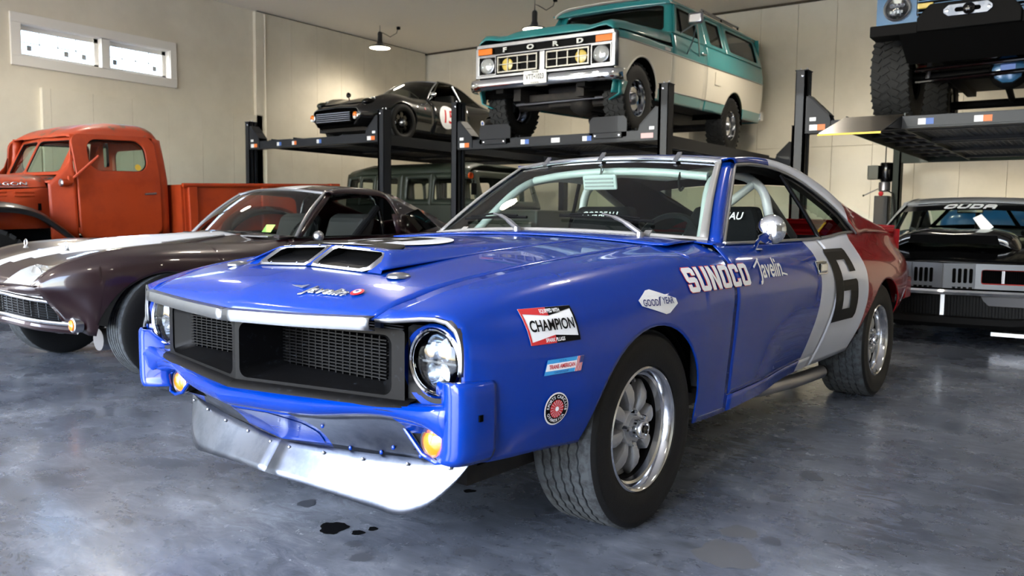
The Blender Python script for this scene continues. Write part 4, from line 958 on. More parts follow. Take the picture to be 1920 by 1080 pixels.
print_on('sticker_text', 'white_decal', base, sidefn(.0062), text='EQUIPPED WITH', size=.0145, bold=.0003, step=0, off=(cx + .006, cz + .039), sx=.72); print_on('sticker_text', 'white_decal', base, sidefn(.0062), text='SPARK PLUGS', size=.0145, bold=.0003, step=0, off=(cx, cz - .040), sx=.86)
# striped series sticker
cx2, cz2 = -.482, .612
def rc(x0, x1, y0, y1, sl=.008): return [(cx2 + x0 + sl * y0 / .02, cz2 + y0), (cx2 + x1 + sl * y0 / .02, cz2 + y0), (cx2 + x1 + sl * y1 / .02, cz2 + y1), (cx2 + x0 + sl * y1 / .02, cz2 + y1)]
b2 = print_on('series_sticker', 'sky_decal', JV, sidefn(.004), [rc(-.075, .045, -.021, .021)], step=.03)
print_on('sticker_band', 'white_decal', b2, sidefn(.005), [rc(-.074, .046, -.010, .010)], step=.03); print_on('sticker_band', 'white_decal', b2, sidefn(.004), [rc(.045, .072, -.021, .021)], step=.03)
for i in range(4): print_on('sticker_band', 'red_decal', b2, sidefn(.005), [rc(.046 + i * .0066, .0493 + i * .0066, -.021, .021)], step=0)
print_on('sticker_band', 'navy_decal', b2, sidefn(.0056), [rc(.056, .072, .002, .021)], step=0)
print_on('sticker_text', 'red_decal', b2, sidefn(.006), text='TRANS AMERICAN', size=.0165, bold=.0004, step=0, off=(cx2 - .013, cz2), sx=.75, shear=.15)
print_on('sticker_text', 'navy_decal', b2, sidefn(.006), text='SCCA', size=.008, step=0, off=(cx2 - .01, cz2 + .0155), space=1.6); print_on('sticker_text', 'navy_decal', b2, sidefn(.006), text='CHAMPIONSHIP', size=.008, step=0, off=(cx2 - .018, cz2 - .0155))
# round club sticker
cx3, cz3 = -.515, .492
b3 = print_on('club_sticker', 'white_decal', JV, sidefn(.004), [circle(cx3, cz3, .047, 40)], step=.03)
print_on('sticker_ring', 'black_decal', b3, sidefn(.005), [circle(cx3, cz3, .043, 40)], step=.03); print_on('sticker_disc', 'red_decal', b3, sidefn(.0058), [circle(cx3, cz3, .026, 32)], step=0)
for i in range(16):
    a = 2 * math.pi * i / 16; print_on('wire_spoke', 'white_decal', b3, sidefn(.0064), [[(cx3 + .006 * math.cos(a), cz3 + .006 * math.sin(a)), (cx3 + .025 * math.cos(a + .13), cz3 + .025 * math.sin(a + .13)), (cx3 + .025 * math.cos(a + .2), cz3 + .025 * math.sin(a + .2))]], step=0)
print_on('sticker_hub', 'white_decal', b3, sidefn(.0066), [circle(cx3, cz3, .007, 16)], step=0)
for txt, a0, a1, up in (('SPORTS', 172, 108, 1), ('CAR', 86, 56, 1), ('CLUB', 40, -8, 1), ('OF', 205, 222, -1), ('AMERICA', 236, 320, -1)):
    for i, ch in enumerate(txt):
        a = R_(a0 + (a1 - a0) * (i / max(1, len(txt) - 1))); rr = .0345
        print_on('sticker_letter', 'white_decal', b3, sidefn(.006), text=ch, size=.0125, bold=.0003, step=0, off=(cx3 + rr * math.cos(a), cz3 + rr * math.sin(a)), rot=a - math.pi / 2 * up)
# door handle, mirror, rear badges
dh = MB().box(SV(1.67, .805) - .01, SV(1.67, .805) + .004, 1.60, 1.735, .778, .835).build('handle_recess', 'black_gloss', JV, smooth=0)
MB().obox((SV(1.68, .805) + .009, 1.685, .806), (1, 0, 0), (0, 1, 0), (0, 0, 1), .006, .045, .020).build('door_handle', 'chrome', dh, smooth=0, bevel=.005)
MB().tube(rrect(1.60, 1.735, .778, .835, .008) and [(SV(a, b) + .004, a, b) for a, b in rrect(1.60, 1.735, .778, .835, .008)], .004, 6, closed=True).build('handle_bezel', 'chrome', dh)
for s in (1,):
    bx = s * (BELT.v(1.0) + .018)
    mr = MB().lathe([(0, .008), (.028, .006), (.032, 0)], 20, (bx, 1.03, .905), 'z').build('door_mirror', 'chrome', JV)
    MB().tube([(bx, 1.02, .905), (bx + s * .04, .95, .945), (bx + s * .10, .90, .985)], .008, 10).build('mirror_arm', 'chrome', mr)
    hd = MB().ellipsoid((0, 0, 0), .062, .062, .035, 28, 10, -1, 0.).xf(Matrix.Translation((bx + s * .115, .915, .992)) @ Matrix.Rotation(R_(-85), 4, 'X') @ Matrix.Rotation(math.pi, 4, 'Y') if 0 else Matrix.Translation((bx + s * .115, .905, .992)) @ Matrix.Rotation(R_(-90), 4, 'X')).build('mirror_shell', 'chrome', mr, smooth=60)
    MB().disc((bx + s * .115, .906, .992), .060, 'y', 28).build('mirror_glass', 'chrome', mr, smooth=0)
def sailfn(off):
    SS = np.array(sail)
    def g(a, b):                                                    # a along, b up (0..1)
        i = a * (len(SS) - 1); j = b * 6; i0, j0 = min(int(i), len(SS) - 2), min(int(j), 5); fi, fj = i - i0, j - j0
        p = (SS[i0, j0] * (1 - fi) + SS[i0 + 1, j0] * fi) * (1 - fj) + (SS[i0, j0 + 1] * (1 - fi) + SS[i0 + 1, j0 + 1] * fi) * fj
        return (p[0] + off, p[1], p[2] + off * .6)
    return g
print_on('dealer_sticker', 'white_decal', JV, sailfn(.006), [[(.655, .50), (.70, .46), (.70, .62), (.69, .66), (.685, .86), (.678, .66), (.655, .66)]], step=0)
print_on('dealer_text', 'white_decal', JV, sailfn(.006), [[(.66, .40), (.705, .38), (.705, .44), (.66, .46)]], step=0)
print_on('quarter_script', 'silver_text', JV, sidefn(.004, lambda u, z: float(np.interp(u, [2.5, 2.75], [.735, .70]))), text='Javelin', size=.06, shear=.4, step=0, off=(2.72, 1.045), rot=R_(-4), solid=.002)
# exhaust
for s in (1, -1):
    MB().tube([(s * .60, 1.2, .215), (s * .68, 1.5, .21), (s * .70, 1.9, .195), (s * .705, 2.28, .19)], .036, 16, caps=False).build('side_exhaust', 'steel_grey', JV)
    MB().tube([(s * .705, 2.24, .191), (s * .7055, 2.31, .19)], .033, 16).build('exhaust_tip', 'black_matte', JV)
# underbody and wheel housings
MB().box(-.62, .62, -.60, 3.45, .235, .30).build('floor_pan', 'underbody', JV, smooth=0)
MB().box(-.55, .55, -.6, .55, .30, .62).build('engine_block', 'void_dark', JV, smooth=0)
for s in (1, -1):
    for uc, zc, r in AR:
        lo = [(s * x, uc - (r + .012) * math.cos(a), zc + (r + .012) * math.sin(a)) for x in (.52, .86) for a in np.linspace(.2, np.pi - .2, 26)]
        P = np.array(lo).reshape(2, 26, 3); inn = np.array([(s * .52, uc, zc + .06)] * 26)[None]
        MB().grid(np.concatenate([inn, P])).build('wheel_housing', 'void_dark', JV, smooth=60)
# interior
MB().box(-.70, .70, .55, .60, .30, .92).build('firewall', 'black_matte', JV, smooth=0)
dsh = MB().prism([(.60, .955), (.98, .93), (1.02, .90), (1.0, .74), (.60, .74)], -.72, .72, 'x').build('dashboard', 'black_matte', JV, smooth=0, normals=True, bevel=.02)
for s in (1, -1): MB().box(s * .76 - .02, s * .76 + .02, .70, 2.5, .32, .915).prism([(2.4, .4), (3.5, .4), (3.5, .93), (2.4, .945)], s * .70 - .02, s * .70 + .02, 'x').build('door_card', 'black_matte', JV, smooth=0)
MB().prism([(2.25, .36), (2.45, .95), (2.50, .95), (3.3, .93), (3.3, .36)], -.72, .72, 'x').build('rear_bulkhead', 'black_matte', JV, smooth=0, normals=True)
for s in (1, -1):
    c = MB(); out = [(-.27, 0), (.27, 0), (.27, .28), (.235, .42), (.20, .58), (.165, .66), (-.165, .66), (-.20, .58), (-.235, .42), (-.27, .28)]
    tilt = lambda v, h, d: (s * .37 + v, 1.50 + .26 * h + d, .44 + h * 1.0)
    f0 = [tilt(v, h, 0) for v, h in out]; f1 = [tilt(v * .95, h, .12) for v, h in out]; n = len(out)
    back = MB().add(f0 + f1, [tuple(range(n)), tuple(reversed(range(n, 2 * n)))] + [(i, n + i, n + (i + 1) % n, (i + 1) % n) for i in range(n)])
    st = back.build('seat', 'fabric_black', JV, smooth=30, normals=True, bevel=.02)
    MB().box(s * .37 - .26, s * .37 + .26, 1.10, 1.60, .34, .50).build('seat_cushion', 'fabric_black', st, smooth=0, bevel=.04)
    for q in (-1, 1): MB().prism([(1.12, .44), (1.50, .44), (1.58, .80), (1.50, .82), (1.38, .60), (1.12, .56)], s * .37 + q * .27 - .03, s * .37 + q * .27 + .03, 'x').build('seat_bolster', 'fabric_black', st, smooth=0, normals=True, bevel=.02)
    for q in (-1, 1): MB().add([tilt(q * a, h, -.002) for a, h in ((.05, .44), (.13, .47), (.15, .44), (.13, .40), (.06, .40))], [(0, 1, 2, 3, 4)]).build('harness_slot', 'void_dark', st, smooth=0)
    print_on('seat_lettering', 'white_decal', st, lambda a, b: tilt(a, b, -.022), text='CORBEAU', size=.052, bold=.001, shear=.2, step=0, off=(0, .61))
    # open window slot shows dark cloth; belts
    for q in (-.07, .07): MB().tube([tilt(q, .44, -.01), tilt(q, .25, -.03), tilt(q, .1, -.05)], .012, 6).build('harness_belt', 'fabric_black', st)
cg = MB(); hoop = curve(np.array([(.60, 1.78, .34), (.60, 1.78, .85), (.575, 1.77, 1.05), (.535, 1.76, 1.19), (.46, 1.75, 1.25), (0, 1.75, 1.265), (-.46, 1.75, 1.25), (-.535, 1.76, 1.19), (-.575, 1.77, 1.05), (-.60, 1.78, .85), (-.60, 1.78, .34)]), 5)
MB().tube(hoop, .024, 14).build('roll_hoop', 'cage_white', JV)
MB().tube([(.50, 1.75, 1.22), (-.58, 1.78, .42)], .022, 12).build('hoop_diagonal', 'cage_white', JV)
for s in (1, -1):
    MB().tube(curve(np.array([(s * .48, 1.74, 1.245), (s * .515, 1.35, 1.245), (s * .535, 1.18, 1.21), (s * .62, .92, 1.0), (s * .67, .78, .85), (s * .68, .76, .34)]), 5), .021, 12).build('cage_side_tube', 'cage_white', JV)
    MB().tube([(s * .50, 1.78, 1.23), (s * .45, 2.75, .80)], .020, 12).build('cage_rear_stay', 'grey_trim', JV)
    MB().tube([(s * .60, 1.76, .70), (s * .68, .82, .55)], .020, 12).build('cage_door_bar', 'cage_white', JV)
MB().tube(curve(np.array([(.50, 1.2, 1.23), (.3, 1.16, 1.25), (-.3, 1.16, 1.25), (-.50, 1.2, 1.23)]), 5), .020, 12).build('cage_front_bar', 'cage_white', JV)
MB().tube([(-.60, 1.74, .40), (.15, 1.10, 1.20)], .020, 12).build('cage_brace', 'cage_white', JV) if 0 else None
MB().lathe([(.165, -.014), (.180, 0), (.165, .014), (.150, 0)], 40, closed=True, axis='y').xf(Matrix.Translation((.37, 1.06, .90)) @ Matrix.Rotation(R_(-25), 4, 'X')).build('steering_wheel', 'fabric_black', JV)
MB().tube([(.37, .95, .86), (.37, 1.06, .90)], .03, 12).build('steering_column', 'black_matte', JV)
mp = MB().box(-.095, .095, -.008, .008, -.037, .037).xf(Matrix.Translation((.02, 1.03, 1.205)) @ Matrix.Rotation(R_(12), 4, 'X')).build('rear_view_mirror', 'cage_white', JV, smooth=0, bevel=.008)
for q in (-.022, 0, .022): MB().box(-.08, .08, -.012, -.008, q * .8 - .004, q * .8 + .004).xf(Matrix.Translation((.02, 1.03, 1.205)) @ Matrix.Rotation(R_(12), 4, 'X')).build('mirror_rib', 'steel_grey', mp, smooth=0)
MB().tube([(.02, 1.03, 1.22), (.0, 1.08, 1.27), (-.02, 1.10, 1.29)], .008, 8).build('mirror_stalk', 'chrome', mp)
MB().tube(curve(np.array([(.38, 1.16, 1.25), (.38, 1.15, 1.19), (.39, 1.15, 1.165), (.405, 1.15, 1.18)]), 4), .006, 6).build('cage_hook', 'black_matte', JV)
# wheels
wm = minilite(JV, (.867 - .105, 0, .332), .332, .2085, .245)
copies(wm, [(-.762, 0, .332)])
wr = minilite(JV, (.866 - .115, 2.772, .333), .333, .2085, .27); copies(wr, [(-.751, 2.772, .333)])
# ================================================================ helpers for the other vehicles
def _ray_poly(c, a, P):
    d = (math.cos(a), math.sin(a)); best = None; n = len(P)
    for i in range(n):
        (x1, y1), (x2, y2) = P[i], P[(i + 1) % n]; ex, ey = x2 - x1, y2 - y1; den = d[0] * ey - d[1] * ex
        if abs(den) < 1e-12: continue
        t = ((x1 - c[0]) * ey - (y1 - c[1]) * ex) / den; s = ((x1 - c[0]) * d[1] - (y1 - c[1]) * d[0]) / den
        if t > 0 and -1e-9 <= s <= 1 + 1e-9: best = t if best is None else max(best, t)
    return best
def ring_panel(outer, hole, fn, rows=4, n=48):
    """a panel with a window hole, mapped by fn(a, b)"""
    c = (np.mean([p[0] for p in hole]), np.mean([p[1] for p in hole]))
    an = sorted({round(x, 6) for x in list(np.linspace(-math.pi, math.pi, n, endpoint=False)) + [math.atan2(p[1] - c[1], p[0] - c[0]) for p in list(outer) + list(hole)]})
    G = []
    for a in an:
        ti, to = _ray_poly(c, a, hole), _ray_poly(c, a, outer)
        if ti is None or to is None: continue
        G.append([fn(c[0] + math.cos(a) * t, c[1] + math.sin(a) * t) for t in np.linspace(ti, to, rows)])
    return MB().grid(np.array(G), cu=True)
def fill_panel(poly, fn, rows=4, n=36):
    c = (np.mean([p[0] for p in poly]), np.mean([p[1] for p in poly]))
    an = sorted({round(x, 6) for x in list(np.linspace(-math.pi, math.pi, n, endpoint=False)) + [math.atan2(p[1] - c[1], p[0] - c[0]) for p in poly]})
    G = [[fn(c[0] + math.cos(a) * t, c[1] + math.sin(a) * t) for t in np.linspace(.01, 1, rows) * _ray_poly(c, a, poly)] for a in an]
    mb = MB().grid(np.array(G), cu=True); k = len(mb.v); mb.v.append(tuple(float(q) for q in fn(*c))); n_ = len(an)
    for i in range(n_): mb.f.append((((i + 1) % n_) * rows, i * rows, k)); mb.m.append(0)
    return mb
def loop_tube(poly, fn, r, n=6): return MB().tube([fn(a, b) for a, b in poly], r, n, closed=True)
def pair(mb, name, m, parent, **k):
    o = mb.build(name, m, parent, **k); mb.mirror().build(name, m, parent, **k); return o
def simple_wheel(parent, loc, R, rr, w, face='alloy', tyre=('rubber', 'rubber_dark_tread'), spokes=5, lugs=None, grooves=4, dish=.35, slots=0):
    hw = w / 2
    rim = MB().lathe([(rr, hw * .84), (rr - .004, hw * .90), (rr - .014, hw * .84), (rr - .022, hw * .5), (rr - .03, 0), (rr - .03, -hw * .7), (rr, -hw * .8)], 40).build('wheel', face, parent); rim.location = loc
    plain_tyre(R, rr, w, 56, grooves).build('tyre', list(tyre), rim, smooth=40)
    x0 = hw * dish
    if spokes:
        for k in range(spokes):
            a = 2 * math.pi * k / spokes; MB().prism([(-.30 * rr, rr * .2), (.30 * rr, rr * .2), (.16 * rr, rr * .9), (-.16 * rr, rr * .9)], x0 - .025, x0 - .005, 'x').xf(Matrix.Rotation(a, 4, 'X')).build('spoke', face, rim, smooth=0, normals=True, bevel=.006)
    else:
        MB().lathe([(rr - .028, x0 - .03), (rr * .62, x0 + .01), (rr * .45, x0), (0, x0)], 36).build('wheel_disc', face, rim)
        for k in range(slots): a = 2 * math.pi * k / slots; MB().ellipsoid((x0 - .005, rr * .73 * math.cos(a), rr * .73 * math.sin(a)), .008, rr * .10, rr * .10, 10, 6).build('vent_hole', 'void_dark', rim)
    MB().lathe([(rr * .34, x0 - .02), (rr * .30, x0 + .025), (rr * .18, x0 + .05), (0, x0 + .055)], 24).build('center_cap', 'brushed_chrome', rim)
    if lugs:
        tag(lug_blocks(R + .012, w, *lugs).build('tread_blocks', tyre[1], rim, smooth=0), kind='stuff')
    return rim

# ================================================================ maroon sports car with a white stripe
mat('maroon_paint', (30, 7, 12), .3, .35, .8, coat_rough=.02)
mat('stripe_white', (225, 226, 230), .3, 0, .9)
mat('lamp_cover', (176, 180, 180), .12, .3, .9)
mat('black_vinyl', (14, 14, 16), .7)
mat('green_sticker', (150, 190, 90), .6)
CV = tag(empty('sports_car', (-3.45, .45, 0), rz=-3.0), 'dark maroon fastback sports car with a white centre stripe', 'car')
def cor(name, mb, m='maroon_paint', both=True, **k):
    k.setdefault('smooth', 40)
    return pair(mb, name, m, CV, **k) if both else mb.build(name, m, CV, **k)
c0 = Rail([(-.66, .50, .335), (-.4, .66, .30), (-.1, .78, .27), (.4, .80, .22), (1.5, .78, .21), (2.2, .79, .24), (2.9, .76, .30), (3.45, .62, .38)])
cm = Rail([(-.66, .56, .46), (-.4, .73, .45), (0, .845, .44), (.5, .835, .42), (1.2, .81, .42), (2.0, .825, .43), (2.49, .855, .45), (3.0, .80, .47), (3.45, .66, .49)])
c1 = Rail([(-.66, .575, .594), (-.5, .70, .596), (-.3, .80, .60), (0, .868, .605), (.5, .86, .612), (1.2, .84, .62), (2.0, .85, .625), (2.49, .875, .625), (3.0, .82, .61), (3.45, .68, .59)])
cu = Rail([(-.66, .572, .602), (-.55, .65, .675), (-.4, .735, .72), (-.2, .80, .755), (0, .83, .765), (.5, .822, .755), (1.0, .80, .75), (1.6, .80, .76), (2.2, .83, .79), (2.6, .83, .79), (3.0, .77, .76), (3.45, .64, .68)])
c3 = Rail([(-.66, .56, .606), (-.60, .58, .68), (-.47, .63, .757), (-.31, .66, .806), (-.11, .67, .832), (.13, .67, .847), (.39, .66, .845), (.7, .665, .845), (1.05, .69, .862), (1.6, .70, .87), (2.1, .71, .89), (2.5, .70, .90), (2.9, .66, .87), (3.45, .55, .74)])
c4 = Rail([(-.66, .40, .607), (-.58, .42, .675), (-.44, .45, .73), (-.2, .47, .775), (.13, .47, .79), (.5, .46, .815), (1.05, .46, .88)])
c5 = Rail([(-.66, .20, .608), (-.58, .20, .695), (-.44, .20, .746), (-.2, .21, .788), (.03, .21, .802), (.42, .21, .835), (.84, .22, .880), (1.05, .22, .895)])
c6 = Rail([(-.66, 0, .610), (-.58, 0, .715), (-.44, 0, .775), (-.2, 0, .83), (.03, 0, .865), (.42, 0, .888), (.84, 0, .905), (1.05, 0, .91)])
CF = (0, .31, .365); CR = (2.49, .32, .37)
def cnose(P):
    P = np.array(P); v, u = np.abs(P[..., 0]), P[..., 1]; f = np.clip((-.2 - u) / .46, 0, None) ** 1.6
    P[..., 1] = u - f * np.interp(v, [0, .58], [.12, 0.]); return P
low = [c0, cm, c1, cu, c3]
us = stations(-.66, 1.0, .035, [CF])
Pl = cnose(surf(low, us, 5, (2,), arch([CF], 0.))); Pl[..., 1] += np.clip((-.40 - Pl[..., 1]) / .26, 0, 1) * np.maximum(0, .59 - Pl[..., 2]) * .85; cor('front_fender', MB().grid(Pl), solid=.006)
Pt = cnose(surf([c3, c4, c5, c6], np.linspace(-.66, .93, 40), 5))
mb = MB().grid(Pt); m_, n_ = Pt.shape[:2]; mb.m = []
for i in range(m_ - 1):
    for j in range(n_ - 1):
        q = Pt[i:i + 2, j:j + 2].reshape(-1, 3).mean(0)
        w_ = .02 + .20 * min(1, max(0, (q[1] + .74) / .5)) ** .7
        lamp = .30 < q[0] < .545 and q[1] < -.52
        mb.m.append(1 if q[0] < w_ else (2 if lamp else 0))
mats3 = ['maroon_paint', 'stripe_white', 'lamp_cover']
mb.build('hood', mats3, CV, solid=.006); mm_ = mb.mirror(); mm_.build('hood', mats3, CV, solid=.006)
for s in (1, -1):
    MB().lathe([(.075, .0), (.08, -.012), (.07, -.016), (.04, -.022), (0, -.024)], 28, (s * .445, -.585, .635), 'y').build('headlamp', 'brushed_chrome', CV)
    for a in (.33, .41, .49): MB().ellipsoid((s * a, -.555, .712), .006, .006, .005, 8, 5).build('cover_screw', 'chrome', CV)
    MB().tube(cnose(np.array([(s * x, y, z) for x, y, z in ((.575, -.66, .604), (.40, -.66, .609), (.2, -.66, .610), (0, -.66, .612))])), .006, 6).build('nose_crease', 'maroon_paint', CV)
    pl = MB().lathe([(.045, .03), (.045, -.02), (.038, -.024), (.034, -.02)], 24, (s * .612, -.455, .365), 'y').build('parking_lamp', 'brushed_chrome', CV)
    MB().lathe([(.036, -.014), (.03, -.03), (0, -.038)], 24, (s * .612, -.455, .365), 'y').build('amber_lens', 'amber', pl)
    hp = MB().lathe([(0, .02), (.012, .018), (.02, 0)], 12, (s * .30, -.36, .795), 'z').build('hood_pin', 'chrome', CV)
    a = np.linspace(0, 2 * np.pi, 14, endpoint=False); MB().tube([(s * .30 + .022 * math.cos(t), -.36, .83 + .022 * math.sin(t)) for t in a], .004, 6, closed=True).build('pin_ring', 'chrome', hp)
    # hood vent grille beside the stripe and cowl vents
    MB().tube([(s * .225, .30, .832), (s * .235, .78, .880)], .008, 6).build('stripe_edging', 'chrome', CV)
    MB().obox((s * .45, .93, .880), (1, 0, 0), (0, 1, .06), (0, -.06, 1), .17, .045, .004).build('cowl_vent', 'steel_grey', CV, smooth=0)
    # undercut nose with grille
gT = curve(np.array([(0, -.745, .56), (.25, -.705, .548), (.45, -.60, .512), (.575, -.46, .478)]), 6); gB = curve(np.array([(0, -.74, .44), (.25, -.70, .425), (.45, -.59, .388), (.575, -.44, .362)]), 6)
sym = lambda P: np.concatenate([(P * [-1, 1, 1])[::-1], P[1:]])
MB().tube(sym(gT), .010, 8).build('grille_bar', 'chrome', CV); MB().tube(sym(gB), .013, 8).build('bumper_bar', 'chrome', CV); MB().tube(sym(gB + [0, .015, -.035]), .026, 10).build('lower_lip', 'maroon_paint', CV)
MB().grid(np.stack([sym(gT) + [0, .06, 0], sym((gT + gB) / 2) + [0, .09, 0], sym(gB) + [0, .06, 0]], 1), flip=True).build('grille_back', 'black_matte', CV)
gm = MB()
for t in np.linspace(0, 1, 9)[1:-1]: gm.tube(sym(gT * (1 - t) + gB * t) + [0, .015, 0], .0028, 4)
for x in np.linspace(-.55, .55, 30):
    q = [[float(np.interp(abs(x), G_[:, 0], G_[:, k])) for k in (1, 2)] for G_ in (gT, gB)]; gm.tube([(x, q[0][0] + .016, q[0][1]), (x, q[1][0] + .016, q[1][1])], .0024, 4)
tag(gm.build('grille_mesh', 'black_gloss', CV, smooth=0), kind='stuff')
ne = sym(cnose(curve(np.array([(0, -.66, .606), (.25, -.66, .604), (.45, -.66, .602), (.575, -.66, .598)]), 6)))
MB().grid(np.stack([ne, sym(gT) * .5 + ne * .5 + [0, -.015, -.005], sym(gT) + [0, .004, .006]], 1), flip=True).build('nose_panel', 'maroon_paint', CV, smooth=50, solid=.004)
# doors, quarters
du = np.linspace(1.006, 2.08, 24); cor('door', MB().grid(surf(low, du, 5, (2,), None)), solid=.006)
us = stations(2.086, 3.45, .04, [CR]); cor('quarter_panel', MB().grid(surf(low, us, 5, (2,), arch([CR], 0.))), solid=.006)
# cowl, windshield, roof
cb = lambda v: (.90 + .17 * (abs(v) / .70) ** 2, .905 - .032 * (abs(v) / .70) ** 2); ctp = lambda v: (1.37 + .075 * (abs(v) / .56) ** 2, 1.236 - .034 * (abs(v) / .56) ** 2)
P = np.array([[(v, .925 + (cb(v)[0] - .925) * t if cb(v)[0] > .925 else .925 - .01 * t, .897 - .03 * (v / .7) ** 2 + .006 * t) for t in (0, .5, 1)] for v in np.linspace(-.69, .69, 21)]); MB().grid(P, flip=True).build('cowl_panel', 'maroon_paint', CV, solid=.005)
def cws(s, t, o=0.):
    b, tt = cb(.70 * s), ctp(.56 * s); bl = math.sin(math.pi * t) * .014; return (.70 * s + (.56 - .70) * s * t, b[0] + (tt[0] - b[0]) * t - bl - o * .6, b[1] + (tt[1] - b[1]) * t + bl + o * .8)
MB().grid(np.array([[cws(s, t) for s in np.linspace(-.97, .97, 21)] for t in np.linspace(.02, .98, 10)]), flip=True).build('windshield', 'window_glass', CV)
for s in (1, -1): MB().tube([cws(s, t, .003) for t in np.linspace(0, 1, 10)], .013, 8).build('windshield_trim', 'brushed_chrome', CV)
MB().tube([cws(s, 1, .002) for s in np.linspace(-1, 1, 21)], .010, 8).build('windshield_trim', 'brushed_chrome', CV); MB().tube([cws(s, 0, .0) for s in np.linspace(-1, 1, 21)], .008, 8).build('windshield_trim', 'black_gloss', CV)
cD = curve(np.array([(.60, 1.47, 1.195), (.592, 1.65, 1.205), (.59, 1.85, 1.198), (.60, 2.03, 1.175), (.66, 2.10, 1.04), (.69, 2.14, .90), (.69, 2.5, .895), (.66, 2.9, .87), (.55, 3.42, .75)]), 4)
cS = curve(np.array([(.555, 1.44, 1.206), (.50, 1.62, 1.245), (.48, 1.85, 1.255), (.47, 2.05, 1.245), (.46, 2.25, 1.205), (.45, 2.45, 1.14), (.44, 2.75, 1.04), (.42, 3.05, .93), (.38, 3.42, .79)]), 4)
sl = np.array([[d + (s - d) * t + np.array([.02, 0, .01]) * math.sin(math.pi * t) for t in np.linspace(0, 1, 6)] for d, s in zip(cD, cS)]); cor('roof_side', MB().grid(sl, flip=True), solid=.006)
rfm = MB(); rows = [[(cws(s, 1)[0], cws(s, 1)[1] + .005, cws(s, 1)[2] + .003) for s in np.linspace(1, -1, 17)]] + [[(c[0] * s, c[1], c[2] + .03 * (1 - s * s)) for s in np.linspace(1, -1, 17)] for c in cS[2:19]]
G = np.array(rows); rfm.grid(G); rfm.m = []
for i in range(len(G) - 1):
    for j in range(16): rfm.m.append(1 if abs(G[i:i + 2, j:j + 2, 0].mean()) < .17 else 0)
rfm.build('roof', ['maroon_paint', 'stripe_white'], CV, solid=.006)
MB().grid(np.array([[(c[0] * s * .97, c[1], c[2] - .004 + .03 * (1 - s * s)) for s in np.linspace(1, -1, 11)] for c in cS[18:27]])).build('rear_window', 'dark_glass', CV)
MB().grid(np.array([[(c[0] * s, c[1], c[2] + .02 * (1 - s * s)) for s in np.linspace(1, -1, 11)] for c in cS[26:]])).build('rear_deck', 'maroon_paint', CV, solid=.005)
P = np.array([[(v, 3.42 + .03 * (1 - (v / .6) ** 2) + .02 * t, .78 - .42 * t) for t in np.linspace(0, 1, 4)] for v in np.linspace(-.6, .6, 11)]); MB().grid(P).build('tail_panel', 'maroon_paint', CV, solid=.005)
for s in (1, -1):
    a = np.array([cws(s, t, .002) for t in np.linspace(0, 1, 9)]); b = np.array([(s * (.705 - .105 * t), 1.115 + .36 * t, .868 + .327 * t) for t in np.linspace(0, 1, 9)])
    MB().grid(np.stack([a, b], 1), flip=s > 0).build('windshield_pillar', 'maroon_paint', CV, solid=.02)
    MB().tube([(s * .70, u, .872 + .012 * (u - 1.1)) for u in np.linspace(1.1, 2.12, 8)], .007, 6).build('belt_molding', 'black_gloss', CV)
    MB().grid(np.array([[(s * .66, 2.045, 1.05), (s * .69, 2.07, .89)], [(s * .665, 2.16, 1.05), (s * .695, 2.17, .89)]]), flip=s < 0).build('door_post', 'maroon_paint', CV, solid=.01)
    for z in (1.10, 1.0, .96): MB().ellipsoid((s * .665, 2.14, z), .008, .012, .006, 8, 5).build('bright_stud', 'chrome', CV)
    q = [(s * .655, 2.17, 1.05), (s * .56, 2.42, 1.10), (s * .60, 2.62, .95), (s * .69, 2.3, .905)]; MB().add([(x + s * .03, y, z) for x, y, z in q], [(0, 1, 2, 3)]).build('quarter_glass', 'black_glass', CV, smooth=0)
# wing mirror, interior
mr = MB().tube([(.77, 1.20, .80), (.79, 1.19, .845)], .012, 10).build('fender_mirror', 'brushed_chrome', CV); MB().ellipsoid((.80, 1.19, .88), .042, .040, .042, 20, 12).build('mirror_ball', 'brushed_chrome', mr, smooth=60)
MB().prism([(.95, .895), (1.30, .86), (1.30, .62), (.95, .62)], -.66, .66, 'x').build('dashboard', 'black_vinyl', CV, smooth=0, normals=True, bevel=.02)
for s in (1, -1):
    MB().prism([(1.62, .40), (1.78, .40), (1.98, 1.02), (1.90, 1.06), (1.83, 1.02)], s * .34 - .22, s * .34 + .22, 'x').build('seat', 'black_vinyl', CV, smooth=0, normals=True, bevel=.05)
    MB().box(s * .66 - .01, s * .66 + .01, 1.05, 2.1, .3, .85).build('door_card', 'black_vinyl', CV, smooth=0)
MB().tube(curve(np.array([(.54, 2.05, .35), (.54, 2.05, .95), (.46, 2.04, 1.17), (0, 2.03, 1.20), (-.46, 2.04, 1.17), (-.54, 2.05, .95), (-.54, 2.05, .35)]), 5), .02, 10).build('roll_bar', 'black_gloss', CV)
MB().tube([(.50, 2.03, 1.10), (.62, 1.62, .80)], .03, 10).build('padded_brace', 'fabric_black', CV)
MB().lathe([(.155, -.012), (.17, 0), (.155, .012), (.145, 0)], 32, closed=True, axis='y').xf(Matrix.Translation((.34, 1.40, .86)) @ Matrix.Rotation(R_(-25), 4, 'X')).build('steering_wheel', 'black_gloss', CV)
MB().obox(cws(.66, .10, .006), (1, 0, 0), (0, .62, .78), (0, -.78, .62), .055, .035, .001).build('inspection_sticker', 'green_sticker', CV, smooth=0)
MB().prism([(2.2, .35), (2.2, .85), (3.3, .70), (3.3, .35)], -.6, .6, 'x').build('rear_shelf', 'black_matte', CV, smooth=0, normals=True)
MB().box(-.62, .62, .25, 3.2, .20, .27).build('floor_pan', 'underbody', CV, smooth=0); MB().box(-.46, .46, -.42, .85, .33, .58).build('engine_bay', 'void_dark', CV, smooth=0)
MB().tube([(.45, -.25, .24), (.45, .1, .24)], .07, 14).build('oil_cooler', 'steel_grey', CV)
